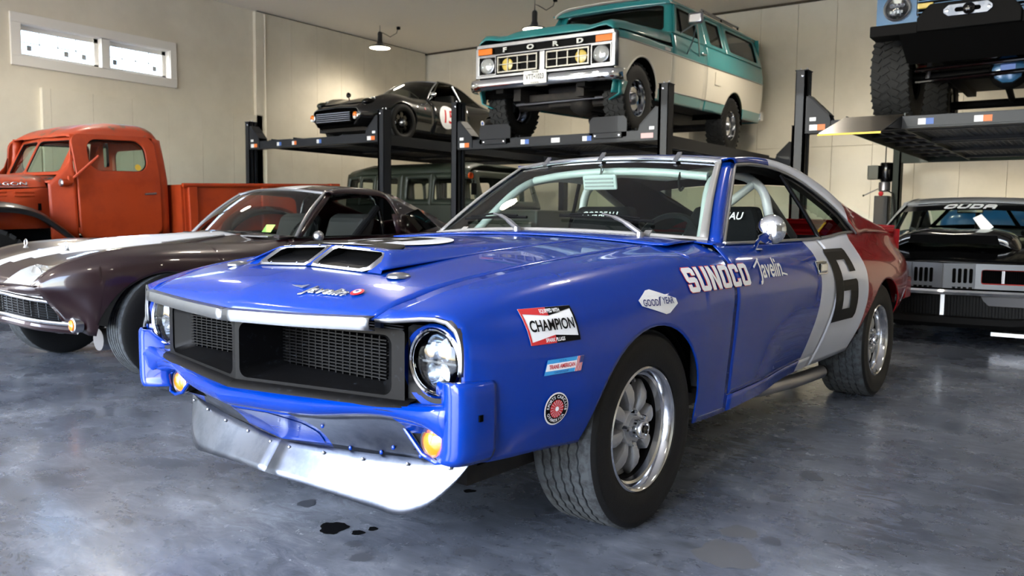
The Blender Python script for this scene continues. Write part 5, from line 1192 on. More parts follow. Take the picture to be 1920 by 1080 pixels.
for s in (1, -1):
    for uc, zc, r in (CF, CR):
        P = np.array([(s * x, uc - (r + .01) * math.cos(a), zc + (r + .01) * math.sin(a)) for x in (.48, .83) for a in np.linspace(.15, np.pi - .15, 22)]).reshape(2, 22, 3)
        MB().grid(np.concatenate([np.array([(s * .48, uc, zc)] * 22)[None], P])).build('wheel_housing', 'void_dark', CV, smooth=60)
wv = simple_wheel(CV, (.755, .03, .335), .335, .195, .205, spokes=6, grooves=5, tyre=('rubber', 'rubber_tread')); copies(wv, [(-.755, .03, .335), (.745, 2.49, .335), (-.745, 2.49, .335)])

# ================================================================ orange pickup
mat('orange_paint', (158, 54, 17), .52, 0, .12, spec=.3, var=(3.2, (138, 44, 16), .45, .7))
def rusty(name, rgb, rust, zlo, zhi, sc_=5.):
    m = mat(name, rgb, .5, 0, .15); t = m.node_tree; b = t.nodes['Principled BSDF']; tc = nd(t, 'ShaderNodeTexCoord'); n = nd(t, 'ShaderNodeTexNoise'); n.inputs['Scale'].default_value = sc_; n.inputs['Detail'].default_value = 9; n.inputs['Roughness'].default_value = .7
    t.links.new(tc.outputs['Object'], n.inputs['Vector']); sx = nd(t, 'ShaderNodeSeparateXYZ'); t.links.new(tc.outputs['Object'], sx.inputs[0])
    mr_ = nd(t, 'ShaderNodeMapRange'); mr_.inputs[1].default_value = zlo; mr_.inputs[2].default_value = zhi; mr_.inputs[3].default_value = 0; mr_.inputs[4].default_value = .17; t.links.new(sx.outputs[2], mr_.inputs[0])
    ad = nd(t, 'ShaderNodeMath', operation='ADD'); t.links.new(n.outputs['Fac'], ad.inputs[0]); t.links.new(mr_.outputs[0], ad.inputs[1])
    r = nd(t, 'ShaderNodeValToRGB'); r.color_ramp.elements[0].position = .61; r.color_ramp.elements[1].position = .66; r.color_ramp.elements[0].color = lin(rgb); r.color_ramp.elements[1].color = lin(rust)
    t.links.new(ad.outputs[0], r.inputs[0]); t.links.new(r.outputs[0], b.inputs['Base Color'])
mat('fender_black', (14, 14, 15), .4, 0, .2)
rusty('orange_roof', (164, 58, 22), (104, 74, 56), 1.75, 1.98)
rusty('orange_hood', (164, 58, 22), (104, 74, 56), 1.25, 1.46)
PW = tag(empty('pickup_truck', (-7.28, .85, .0), rx=2.0), 'weathered orange vintage pickup with black fenders and long cargo bed', 'truck')
def pw(name, mb, m='orange_paint', both=True, **k):
    k.setdefault('smooth', 40)
    return pair(mb, name, m, PW, **k) if both else mb.build(name, m, PW, **k)
pv_ = pchip([.7, 1.0, 1.30, 1.42, 1.6, 1.78, 1.86, 1.92], [.755, .765, .765, .745, .705, .655, .60, .52])
pf = lambda o=0.: (lambda u, z: (float(pv_(z)) + o - max(0, 1.04 - u) * .40 - max(0, u - 1.98) ** 2 * 4, u, z))
win = rrect(1.19, 1.835, 1.425, 1.755, .12, 5); dout = rrect(1.042, 1.955, .72, 1.80, .10, 5); dout = [(a, b) for a, b in dout]
do = pair(ring_panel(dout, win, pf(), 22, 72), 'door', 'orange_paint', PW, smooth=40, solid=.03)
pair(fill_panel(rrect(1.185, 1.84, 1.42, 1.76, .12, 5), pf(-.02), 3), 'door_window', 'window_glass', PW)
pair(loop_tube(win, pf(.0), .010), 'window_rubber', 'black_matte', PW)
pair(fill_panel([(.80, .72), (1.036, .72), (1.036, 1.60), (1.0, 1.50), (.86, 1.36), (.80, 1.30)], pf(), 5), 'cowl_side', 'orange_paint', PW, smooth=40, solid=.01)
pair(fill_panel([(1.961, .72), (2.06, .72), (2.06, 1.78), (1.961, 1.80)], pf(), 5), 'cab_corner', 'orange_paint', PW, smooth=40, solid=.01)
# roof shell and upper frame
zt_ = pchip([1.06, 1.16, 1.32, 1.6, 1.9, 2.02, 2.10], [1.80, 1.875, 1.93, 1.965, 1.955, 1.91, 1.80]); rows = []
for u in np.linspace(1.06, 2.10, 22):
    z = float(zt_(u)); ed = float(pchip([1.06, 1.3, 1.9, 2.10], [1.785, 1.80, 1.80, 1.76])(u)); sh = float(pchip([1.06, 1.2, 1.95, 2.10], [.60, .652, .652, .56])(u))
    rows.append([(v, u, zz) for v, zz in curve(np.array([(sh, ed), (sh * .965, ed + (z - ed) * .45), (sh * .82, ed + (z - ed) * .82), (sh * .45, z - .006), (0, z), (-sh * .45, z - .006), (-sh * .82, ed + (z - ed) * .82), (-sh * .965, ed + (z - ed) * .45), (-sh, ed)]), 4)])
MB().grid(np.array(rows)).build('cab_roof', 'orange_roof', PW, smooth=60, solid=.01)
MB().grid(np.array([[(v, 2.075 - .10 * (v / .74) ** 4 + .03 * math.sin(math.pi * (z - .72) / 1.1), z) for z in np.linspace(.72, 1.82, 8)] for v in np.linspace(-.70, .70, 15)]), flip=True).build('cab_back_lower', 'orange_paint', PW, solid=.01) if 0 else None
bfn = lambda v, z: (v, 2.105 - .12 * (abs(v) / .72) ** 4, z)
ring_panel([(-.715, .72), (.715, .72), (.715, 1.55), (.60, 1.80), (-.60, 1.80), (-.715, 1.55)], rrect(-.36, .36, 1.42, 1.70, .08), bfn, 5).build('cab_back', 'orange_paint', PW, smooth=40, solid=.01)
fill_panel(rrect(-.36, .36, 1.42, 1.70, .08), bfn, 3).build('rear_window', 'window_glass', PW)
# split windshield
def wfn(o=0.):
    return lambda a, t: (a * (1 - .0 * t), .885 + .095 * (abs(a) / .6) ** 1.3 + .21 * t - o, 1.395 + .395 * t)
for s in (1, -1):
    hole = rrect(.018, .56, .06, .90, .07, 4); hole = [(s * a, b) for a, b in hole]; out = [(s * a, b) for a, b in ((0, -.02), (.63, -.02), (.675, .10), (.66, .6), (.60, 1.02), (0, 1.03))]
    ring_panel(out, hole, wfn(), 3).build('windshield_frame', 'orange_paint', PW, smooth=40, solid=.015)
    fill_panel(hole, wfn(-.01), 2).build('windshield_pane', 'window_glass', PW); loop_tube(hole, wfn(.004), .007).build('windshield_rubber', 'black_matte', PW)
    MB().grid(np.array([[wfn()(s * .62, t), (s * (.66 - .03 * t), 1.05 + .02 * t, 1.40 + .40 * t)] for t in np.linspace(0, 1.02, 6)]), flip=s < 0).build('windshield_pillar', 'orange_paint', PW, solid=.01)
MB().grid(np.array([[(v, .80 + (.105 + .10 * (abs(v) / .64) ** 1.3) * t, 1.345 - .04 * (v / .64) ** 2 + .045 * t) for t in np.linspace(0, 1, 4)] for v in np.linspace(-.66, .66, 15)]), flip=True).build('cowl_top', 'orange_hood', PW, smooth=60, solid=.01)
# hood and its side panels with louvres
hr_ = [Rail([(-.55, .33, 1.20), (-.2, .44, 1.245), (.8, .655, 1.262)]), Rail([(-.55, .31, 1.27), (-.2, .42, 1.315), (.8, .60, 1.335)]), Rail([(-.55, .20, 1.34), (-.2, .28, 1.37), (.8, .40, 1.385)]), Rail([(-.55, 0, 1.37), (-.2, 0, 1.39), (.8, 0, 1.40)])]
P = surf(hr_, np.linspace(-.55, .795, 16), 5); P = np.concatenate([P, (P * [-1, 1, 1])[:, ::-1][:, 1:]], 1); MB().grid(P).build('hood', 'orange_hood', PW, smooth=60, solid=.008)
hv = lambda u: float(np.interp(u, [-.55, -.2, .8], [.33, .44, .655]))
hsf = lambda o=0.: (lambda u, z: (hv(u) + o + .012, u, z))
pair(fill_panel([(-.55, .85), (.795, .85), (.795, 1.255), (-.55, 1.20)], hsf(), 3), 'hood_side', 'orange_paint', PW, smooth=40, solid=.008)
for k in range(2):
    for ub in (-.02, .26, .50):
        z = 1.215 - k * .035
        pair(MB().obox((hv(ub + .09) + .022, ub + .09, z), (.15, .99, 0), (0, 0, 1), (1, -.15, 0), .09, .009, .012), 'louvre', 'orange_paint', PW, smooth=0, bevel=.006)
MB().box(hv(.72) + .014, hv(.72) + .024, .70, .728, 1.03, 1.10).build('handle_slot', 'void_dark', PW, smooth=0)
for s in (1, -1): print_on('hood_lettering', 'silver_text', PW, lambda a, b, s=s: (s * (hv(a if s > 0 else .74 - a) + .012), a if s > 0 else .74 - a, b), text='POWER WAGON', size=.075, bold=.002, step=0, off=(.27, 1.293), sx=1.22, sy=.7, solid=.004)
print_on('lettering_bar', 'silver_text', PW, lambda a, b: (hv(a) + .012, a, b), [[(-.15, 1.262), (.63, 1.262), (.63, 1.267), (-.15, 1.267)]], step=.1, solid=.003)
MB().box(-.34, .34, -.60, -.54, .80, 1.34).build('grille_shell', 'orange_paint', PW, smooth=0, bevel=.03)
for k in range(9): MB().box(-.27 + k * .0675 - .012, -.27 + k * .0675 + .012, -.615, -.60, .86, 1.26).build('grille_bar', 'black_matte', PW, smooth=0)
# fenders
fp = curve(np.array([(-.62, .62), (-.55, .88), (-.35, 1.05), (-.1, 1.115), (.15, 1.125), (.37, 1.11), (.57, 1.045), (.71, .945), (.84, .835), (.95, .74), (1.04, .70)]), 3)
P = np.array([[(v, u, z + d) for v, d in ((.42, -.02), (.60, .0), (.80, .005), (.93, -.012), (.985, -.05), (.995, -.10))] for u, z in fp]); pw('front_fender', MB().grid(P, flip=True), 'fender_black', solid=.01)
pw('fender_liner', MB().grid(np.array([[(.44, u, z - .02), (.44, u, .55)] for u, z in fp]), flip=False), 'black_matte')
pw('running_board', MB().box(.74, .98, 1.0, 2.15, .66, .70), 'black_matte', smooth=0)
# bed
for s in (1, -1):
    b_ = MB().box(s * .90 - .012, s * .90 + .012, 2.16, 4.42, .74, 1.275).build('bed_side', 'orange_paint', PW, smooth=0)
    MB().tube([(s * .92, 2.14, 1.285), (s * .92, 4.44, 1.285)], .024, 10).build('bed_rail', 'orange_paint', b_)
    for u in (2.25, 3.25, 4.36): MB().box(min(s * .91, s * .955), max(s * .91, s * .955), u - .055, u + .055, .74, 1.265).build('stake_pocket', 'orange_paint', b_, smooth=0, bevel=.01)
    MB().box(min(s * .88, s * .96), max(s * .88, s * .96), 4.30, 4.46, 1.265, 1.312).build('rail_end', 'orange_paint', b_, smooth=0, bevel=.008)
    rf_ = curve(np.array([(2.55, .55), (2.65, .85), (2.9, 1.0), (3.2, 1.04), (3.5, 1.0), (3.75, .85), (3.85, .55)]), 3)
    MB().grid(np.array([[(s * v, u, z + d) for v, d in ((.90, 0), (1.02, -.01), (1.08, -.06), (1.085, -.1))] for u, z in rf_]), flip=s > 0).build('rear_fender', 'black_gloss', PW, solid=.01)
MB().box(-.90, .90, 2.13, 2.165, .74, 1.29).build('bed_front', 'orange_paint', PW, smooth=0); MB().box(-.90, .90, 4.40, 4.43, .74, 1.26).build('tailgate', 'orange_paint', PW, smooth=0); MB().box(-.9, .9, 2.16, 4.42, .70, .74).build('bed_floor', 'underbody', PW, smooth=0)
# mirror, lamp, handle, hinges
mr = MB().tube([(.775, .985, 1.335), (.99, 1.17, 1.575)], .014, 8).build('mirror_arm', 'orange_paint', PW)
MB().box(.765, .80, .945, 1.005, 1.30, 1.375).build('mirror_bracket', 'orange_paint', mr, smooth=0, bevel=.01); MB().prism(rrect(-.085, .085, -.12, .12, .04), -.012, .012, 'y').xf(Matrix.Translation((1.02, 1.23, 1.58)) @ Matrix.Rotation(R_(-20), 4, 'Z')).build('mirror_head', 'black_gloss', mr, smooth=0, normals=True)
for s in (1, -1):
    sl_ = MB().lathe([(.0, .10), (.025, .095), (.038, .05), (.042, 0), (.040, -.008)], 18, (s * .775, .885, 1.305), 'y').build('cowl_lamp', 'orange_paint', PW); MB().lathe([(.042, -.004), (.030, -.016), (0, -.02)], 18, (s * .775, .885, 1.305), 'y').build('lamp_lens', 'brushed_chrome', sl_)
    MB().tube([(s * .775, 1.90, 1.195), (s * .80, 1.89, 1.195), (s * .80, 1.76, 1.187)], .010, 8).build('door_handle', 'brushed_chrome', PW)
    MB().box(s * .775 - .012, s * .775 + .012, 1.03, 1.075, .79, .85).build('door_hinge', 'orange_paint', PW, smooth=0, bevel=.006)
MB().box(-.66, .66, 1.35, 1.95, .78, .98).build('bench_seat', 'black_vinyl', PW, smooth=0, bevel=.05); MB().box(-.66, .66, 1.85, 2.0, .9, 1.36).build('seat_back', 'black_vinyl', PW, smooth=0, bevel=.05); MB().box(-.64, .64, .88, 1.06, 1.1, 1.36).build('dashboard', 'black_vinyl', PW, smooth=0)
MB().box(-.5, .5, -.5, 4.2, .50, .66).build('frame', 'underbody', PW, smooth=0); MB().box(-.30, .30, -.5, .78, .66, 1.2).build('engine', 'void_dark', PW, smooth=0); MB().tube([(-.75, 0, .40), (.75, 0, .40)], .06, 10).build('front_axle', 'underbody', PW)
mat('smile_yellow', (214, 178, 60), .6); print_on('window_sticker', 'smile_yellow', PW, pf(-.01), [circle(1.74, 1.475, .035, 20)], step=0)
wp = simple_wheel(PW, (.80, .08, .44), .435, .22, .23, face='black_gloss', spokes=0, slots=5, lugs=(2, 30, .03, .0), grooves=0); copies(wp, [(-.80, .08, .44), (.80, 3.2, .33), (-.80, 3.2, .33)])

# ================================================================ olive hard-top truck parked across, under the first lift
mat('olive_paint', (38, 46, 36), .5, 0, .2)
GT = tag(empty('hardtop_truck', (-7.25, 8.45, 0), rz=90), 'dark olive hard-top truck with rounded windows under the black lift', 'truck')
# local: x = towards -Y side is -x after turning; build in world-like axes instead: l = along (rear to front, +X world), d = depth (+Y world)
def gw(l, d, z): return (d - .85, -(l + 7.25), z) if 0 else ((d), -(l), z)
# local x -> world y, local -y -> world x :  world = (-y, x) + origin  => l = -y, d = x
def gfn(o=0.):
    lean = pchip([.6, 1.22, 1.30, 1.70, 1.84], [.0, .0, .01, .055, .10])
    return lambda l, z: (-.85 + float(lean(z)) - o, -l, z)
wins = [(-1.375, -1.14, 1.345, 1.665), (-1.085, -.82, 1.343, 1.665), (-.70, -.25, 1.325, 1.665), (-.03, .43, 1.315, 1.655), (.55, 1.06, 1.305, 1.648)]
edges = [-1.44, -1.112, -.76, -.14, .49, 1.10]
for (a, b, z0, z1), e0, e1 in zip(wins, edges[:-1], edges[1:]):
    hole = rrect(a, b, z0, z1, .05, 4); ring_panel([(e0, 1.22), (e1, 1.22), (e1, 1.74), (e0, 1.74)], hole, gfn(), 3).build('side_panel', 'olive_paint', GT, smooth=40, solid=.02)
    fill_panel(hole, gfn(-.01), 2).build('side_window', 'window_glass', GT); loop_tube(hole, gfn(.004), .009).build('window_rubber', 'black_matte', GT)
    far = lambda l, z: (.85 - (gfn()(l, z)[0] + .85), -l, z)
    ring_panel([(e0, 1.22), (e1, 1.22), (e1, 1.74), (e0, 1.74)], hole, far, 3).build('side_panel', 'olive_paint', GT, smooth=40, solid=.02)
hole = [(1.15, 1.31), (1.40, 1.31), (1.30, 1.63), (1.15, 1.64)]; ring_panel([(1.10, 1.22), (1.46, 1.22), (1.30, 1.74), (1.10, 1.74)], hole, gfn(), 3).build('front_quarter', 'olive_paint', GT, smooth=40, solid=.02); fill_panel(hole, gfn(-.01), 2).build('side_window', 'window_glass', GT)
ring_panel([(1.10, 1.22), (1.46, 1.22), (1.30, 1.74), (1.10, 1.74)], hole, lambda l, z: (.85 - (gfn()(l, z)[0] + .85), -l, z), 3).build('front_quarter', 'olive_paint', GT, smooth=40, solid=.02)
for s in (-1, 1):
    MB().box(s * .85 - .01, s * .85 + .01, -1.46, 1.44, .62, 1.22).build('lower_body', 'olive_paint', GT, smooth=0); MB().box(s * .86 - .012, s * .86 + .012, -1.46, 1.44, 1.19, 1.225).build('belt_line', 'olive_paint', GT, smooth=0)
rows = [[(x, -l, z) for x, z in curve(np.array([(-.80, 1.735), (-.785, 1.80), (-.66, 1.86), (0, 1.89), (.66, 1.86), (.785, 1.80), (.80, 1.735)]), 4)] for l in np.linspace(-1.40, 1.24, 10)]
R3_ = np.array(rows); R3_[0, :, 2] -= .05; R3_[-1, :, 2] -= .05; MB().grid(R3_, flip=True).build('hard_top', 'olive_paint', GT, smooth=60, solid=.02)
ring_panel([(-.84, .62), (.84, .62), (.80, 1.76), (-.80, 1.76)], rrect(-.6, .6, 1.34, 1.64, .06), lambda a, z: (a, 1.44, z), 4).build('rear_panel', 'olive_paint', GT, smooth=40, solid=.02)
ring_panel([(-.84, 1.20), (.84, 1.20), (.78, 1.76), (-.78, 1.76)], rrect(-.70, .70, 1.30, 1.66, .05), lambda a, z: (a, -1.46 + (z - 1.20) * .32, z), 4).build('windshield_frame', 'olive_paint', GT, smooth=40, solid=.03)
MB().box(-.70, .70, -2.45, -1.44, .75, 1.16).build('hood', 'olive_paint', GT, smooth=0, bevel=.04)
for s in (-1, 1): MB().box(min(s * .68, s * .86), max(s * .68, s * .86), -2.45, -1.44, .78, .98).build('front_fender', 'olive_paint', GT, smooth=0, bevel=.05)
MB().box(-.6, .6, -2.4, 1.4, .45, .62).build('frame', 'underbody', GT, smooth=0); MB().box(-.8, .8, .2, .7, .62, 1.30).build('rear_seat', 'black_vinyl', GT, smooth=0, bevel=.04); MB().box(-.7, .7, -.6, -.45, .7, 1.35).build('front_seat', 'black_vinyl', GT, smooth=0, bevel=.04)
MB().tube([(-.86, -1.38, 1.40), (-.98, -1.46, 1.52), (-1.0, -1.48, 1.60)], .01, 6).build('mirror_arm', 'black_matte', GT); MB().box(-1.06, -.94, -1.50, -1.475, 1.38, 1.56).build('door_mirror', 'black_matte', GT, smooth=0, bevel=.01)
MB().lathe([(.05, .0), (.05, .03), (0, .04)], 14, (-.90, -1.36, 1.68), 'y').build('marker_lamp', 'amber_dark', GT)
wg = simple_wheel(GT, (.72, 1.0, .37), .37, .2, .2, face='olive_paint', spokes=0, grooves=3); copies(wg, [(-.72, 1.0, .37), (.72, -1.75, .37), (-.72, -1.75, .37)])
# ================================================================ teal and white four-wheel-drive wagon on the second lift
def two_tone():
    m = bpy.data.materials.new('teal_white_paint'); m.use_nodes = True; MATS['teal_white_paint'] = m; t = m.node_tree; b = t.nodes['Principled BSDF']
    tc = nd(t, 'ShaderNodeTexCoord'); sx = nd(t, 'ShaderNodeSeparateXYZ'); t.links.new(tc.outputs['Object'], sx.inputs[0])
    k = nd(t, 'ShaderNodeMath', operation='MULTIPLY_ADD'); k.inputs[1].default_value = -.035; t.links.new(sx.outputs[1], k.inputs[0]); t.links.new(sx.outputs[2], k.inputs[2])
    a = nd(t, 'ShaderNodeMath', operation='GREATER_THAN'); a.inputs[1].default_value = .565; t.links.new(k.outputs[0], a.inputs[0])
    c = nd(t, 'ShaderNodeMath', operation='LESS_THAN'); c.inputs[1].default_value = 1.015; t.links.new(k.outputs[0], c.inputs[0])
    u = nd(t, 'ShaderNodeMath', operation='MULTIPLY'); t.links.new(a.outputs[0], u.inputs[0]); t.links.new(c.outputs[0], u.inputs[1])
    x = nd(t, 'ShaderNodeMixRGB'); x.inputs[1].default_value = lin((36, 128, 132)); x.inputs[2].default_value = lin((222, 214, 196)); t.links.new(u.outputs[0], x.inputs[0]); t.links.new(x.outputs[0], b.inputs['Base Color'])
    b.inputs['Roughness'].default_value = .3; b.inputs['Coat Weight'].default_value = .8; b.inputs['Coat Roughness'].default_value = .03
two_tone(); mat('teal_paint', (36, 128, 132), .3, 0, .8); mat('cream_roof', (226, 220, 206), .4, 0, .4)
mat('grille_silver', (168, 166, 160), .35, .7); mat('fog_yellow', (210, 186, 96), .25, 0, .7); mat('plate_white', (226, 228, 224), .5)
FD = tag(empty('wagon_truck', (-3.37, 6.28, 2.035), rz=2.0), 'teal and white lifted wagon truck with chrome grille on the lift', 'truck')
def rk(mb): mb.v = [(x, y, z + .035 * y) for x, y, z in mb.v]; return mb
def fd(name, mb, m='teal_white_paint', both=True, **k):
    k.setdefault('smooth', 40); rk(mb)
    return pair(mb, name, m, FD, **k) if both else mb.build(name, m, FD, **k)
FV = pchip([.40, .56, .80, 1.0, 1.10, 1.20, 1.32, 1.5, 1.70], [.925, .955, .978, .985, .985, .972, .945, .895, .835])
fpl = lambda u: 1 - .05 * max(0, (-.25 - u) / .35) ** 2 - .02 * max(0, u - 3.6) ** 2
ffn = lambda o=0.: (lambda u, z: (float(FV(z)) * fpl(u) + o, u, z))
frl = [Rail([(u, float(FV(z)) * fpl(u), z) for u in np.linspace(-.62, 4.62, 22)]) for z in (.42, .56, .78, 1.0, 1.10)]
frh = frl + [Rail([(u, float(FV(z)) * fpl(u), z) for u in np.linspace(-.62, 4.62, 22)]) for z in (1.20, 1.285)]
A1, A2 = (0, .40, .475), (3.25, .30, .47)
fd('front_fender', MB().grid(surf(frl, stations(-.60, .842, .06, [A1]), 4, (), arch([A1], 0.))), solid=.008)
fd('door', MB().grid(surf(frh, np.linspace(.85, 2.045, 10), 4)), solid=.008)
fd('quarter_panel', MB().grid(surf(frh, stations(2.053, 4.60, .06, [A2]), 4, (), arch([A2], 0.))), solid=.008)
fd('arch_lip', MB().tube([(float(FV(max(.42, .40 + .475 * math.sin(a)))) * fpl(-.475 * math.cos(a)) + .004, -.475 * math.cos(a), .40 + .475 * math.sin(a)) for a in np.linspace(.1, math.pi - .1, 24)], .012, 6), 'cream_roof')
fd('side_molding', MB().tube([ffn(.004)(u, 1.018) for u in np.linspace(-.58, 4.58, 20)], .007, 6), 'brushed_chrome'); fd('side_molding', MB().tube([ffn(.004)(u, .563) for u in np.linspace(.5, 2.7, 10)], .006, 6), 'brushed_chrome')
fd('fuel_door', fill_panel([(2.36, .80), (2.60, .80), (2.60, .97), (2.36, .97)], ffn(.004), 3), both=False, smooth=0, solid=.006)
# window bands
wr_ = dict(front=([(1.02, 1.33), (1.76, 1.33), (1.76, 1.60), (1.68, 1.66), (1.22, 1.66)], (.93, 1.285, 2.0)), mid=(rrect(2.22, 2.72, 1.33, 1.66, .03, 2), (2.0, 1.285, 2.86)), rear=(rrect(3.02, 4.32, 1.33, 1.66, .06, 3), (2.86, 1.285, 4.58)))
for nm, (hole, (e0, z0, e1)) in wr_.items():
    out = [(e0, z0), (e1, z0), (e1 - (.12 if nm == 'rear' else 0), 1.72), (e0 + (.24 if nm == 'front' else 0), 1.72)]
    fd('window_band', ring_panel(out, hole, ffn(), 4), solid=.012); fd('side_window', fill_panel(hole, ffn(-.008), 3), 'dark_glass'); fd('window_rubber', loop_tube(hole, ffn(.002), .010), 'black_matte')
fd('vent_divider', MB().tube([ffn(.0)(1.22, 1.33), ffn(0.)(1.30, 1.655)], .010, 6), 'black_matte')
# roof
rows = []
for u in np.linspace(1.06, 4.52, 14):
    e = .02 * max(0, (1.3 - u) / .24) ** 2 + .02 * max(0, (u - 4.3) / .22) ** 2; h = .835 * fpl(u)
    rows.append([(v, u, z - e) for v, z in curve(np.array([(h + .02, 1.715), (h + .01, 1.745), (h * .9, 1.80), (h * .5, 1.835), (0, 1.845), (-h * .5, 1.835), (-h * .9, 1.80), (-h - .01, 1.745), (-h - .02, 1.715)]), 3)])
fd('roof', MB().grid(np.array(rows)), 'cream_roof', False, solid=.01); fd('drip_rail', MB().tube([(.858 * fpl(u), u, 1.72) for u in np.linspace(1.05, 4.5, 12)], .012, 6), 'teal_paint')
fd('roof_brow', MB().grid(np.array([[(v, 1.10 - .05 * (1 - (v / .84) ** 2) + .03 * t, 1.70 + .09 * t * (1 - .5 * (v / .84) ** 4)) for t in np.linspace(0, 1, 4)] for v in np.linspace(-.84, .84, 17)]), flip=True), 'teal_paint', False, solid=.01)
for s in (1, -1):
    rr_ = rk(MB().tube([(s * .66, u, 1.90) for u in np.linspace(2.6, 4.2, 5)], .014, 8)).build('roof_rack_rail', 'steel_grey', FD)
    for u in (2.65, 3.4, 4.15): rk(MB().tube([(s * .66, u, 1.90), (s * .68, u, 1.80)], .012, 6)).build('rack_foot', 'black_matte', rr_)
    rk(MB().tube([(s * .60, u, 1.905) for u in np.linspace(2.7, 4.1, 5)], .010, 6)).build('rack_slat', 'steel_grey', rr_)
# windshield
fwn = lambda o=0.: (lambda a, t: (a * (1 - .10 * t), 1.00 + .06 * (abs(a) / .84) ** 2 + .17 * t - o, 1.335 + .40 * t))
hole = rrect(-.77, .77, .05, .92, .09, 4)
fd('windshield_frame', ring_panel([(-.90, -.04), (.90, -.04), (.90, 1.02), (-.90, 1.02)], hole, fwn(), 3), 'teal_paint', False, solid=.02); fd('windshield', fill_panel(hole, fwn(-.008), 3), 'dark_glass', False); fd('windshield_rubber', loop_tube(hole, fwn(.004), .018), 'black_matte', False)
fd('inspection_sticker', MB().obox(fwn(.006)(.52, .16), (1, 0, 0), (0, .37, .93), (0, -.93, .37), .045, .03, .001), 'label_blue', False, smooth=0); fd('sticker_face', MB().obox(fwn(.009)(.52, .16), (1, 0, 0), (0, .37, .93), (0, -.93, .37), .036, .02, .001), 'plate_white', False, smooth=0)
fd('windshield_pillar', MB().grid(np.array([[fwn()(.88, t), ffn()(1.02 + .12 * t, 1.32 + .36 * t)] for t in np.linspace(0, 1, 5)]), flip=True), 'teal_paint', solid=.01)
# hood
hd_ = [Rail([(-.63, .91, 1.108), (0, .975, 1.125), (.98, .965, 1.16)]), Rail([(-.63, .89, 1.128), (-.56, .90, 1.185), (0, .935, 1.225), (.98, .93, 1.285)]), Rail([(-.63, .55, 1.13), (-.55, .56, 1.195), (0, .60, 1.245), (.98, .66, 1.325)]), Rail([(-.63, .42, 1.13), (-.54, .42, 1.225), (0, .44, 1.275), (.98, .50, 1.335)]), Rail([(-.63, 0, 1.132), (-.54, 0, 1.235), (0, 0, 1.285), (.98, 0, 1.345)])]
P = surf(hd_, np.r_[np.linspace(-.63, -.5, 7), np.linspace(-.42, .98, 14)], 4); P = np.concatenate([P, (P * [-1, 1, 1])[:, ::-1][:, 1:]], 1); fd('hood', MB().grid(P), 'teal_paint', False, solid=.012)
fd('hood_gap', MB().tube([(float(FV(1.10)) * fpl(u) - .004, u, 1.112) for u in np.linspace(-.56, .84, 8)], .006, 5), 'void_dark')
fd('side_marker', MB().box(.938, .952, -.50, -.36, 1.035, 1.075), 'amber_dark', smooth=0); fd('fender_badge', MB().box(.985, .995, .60, .76, 1.035, 1.07), 'brushed_chrome', smooth=0)
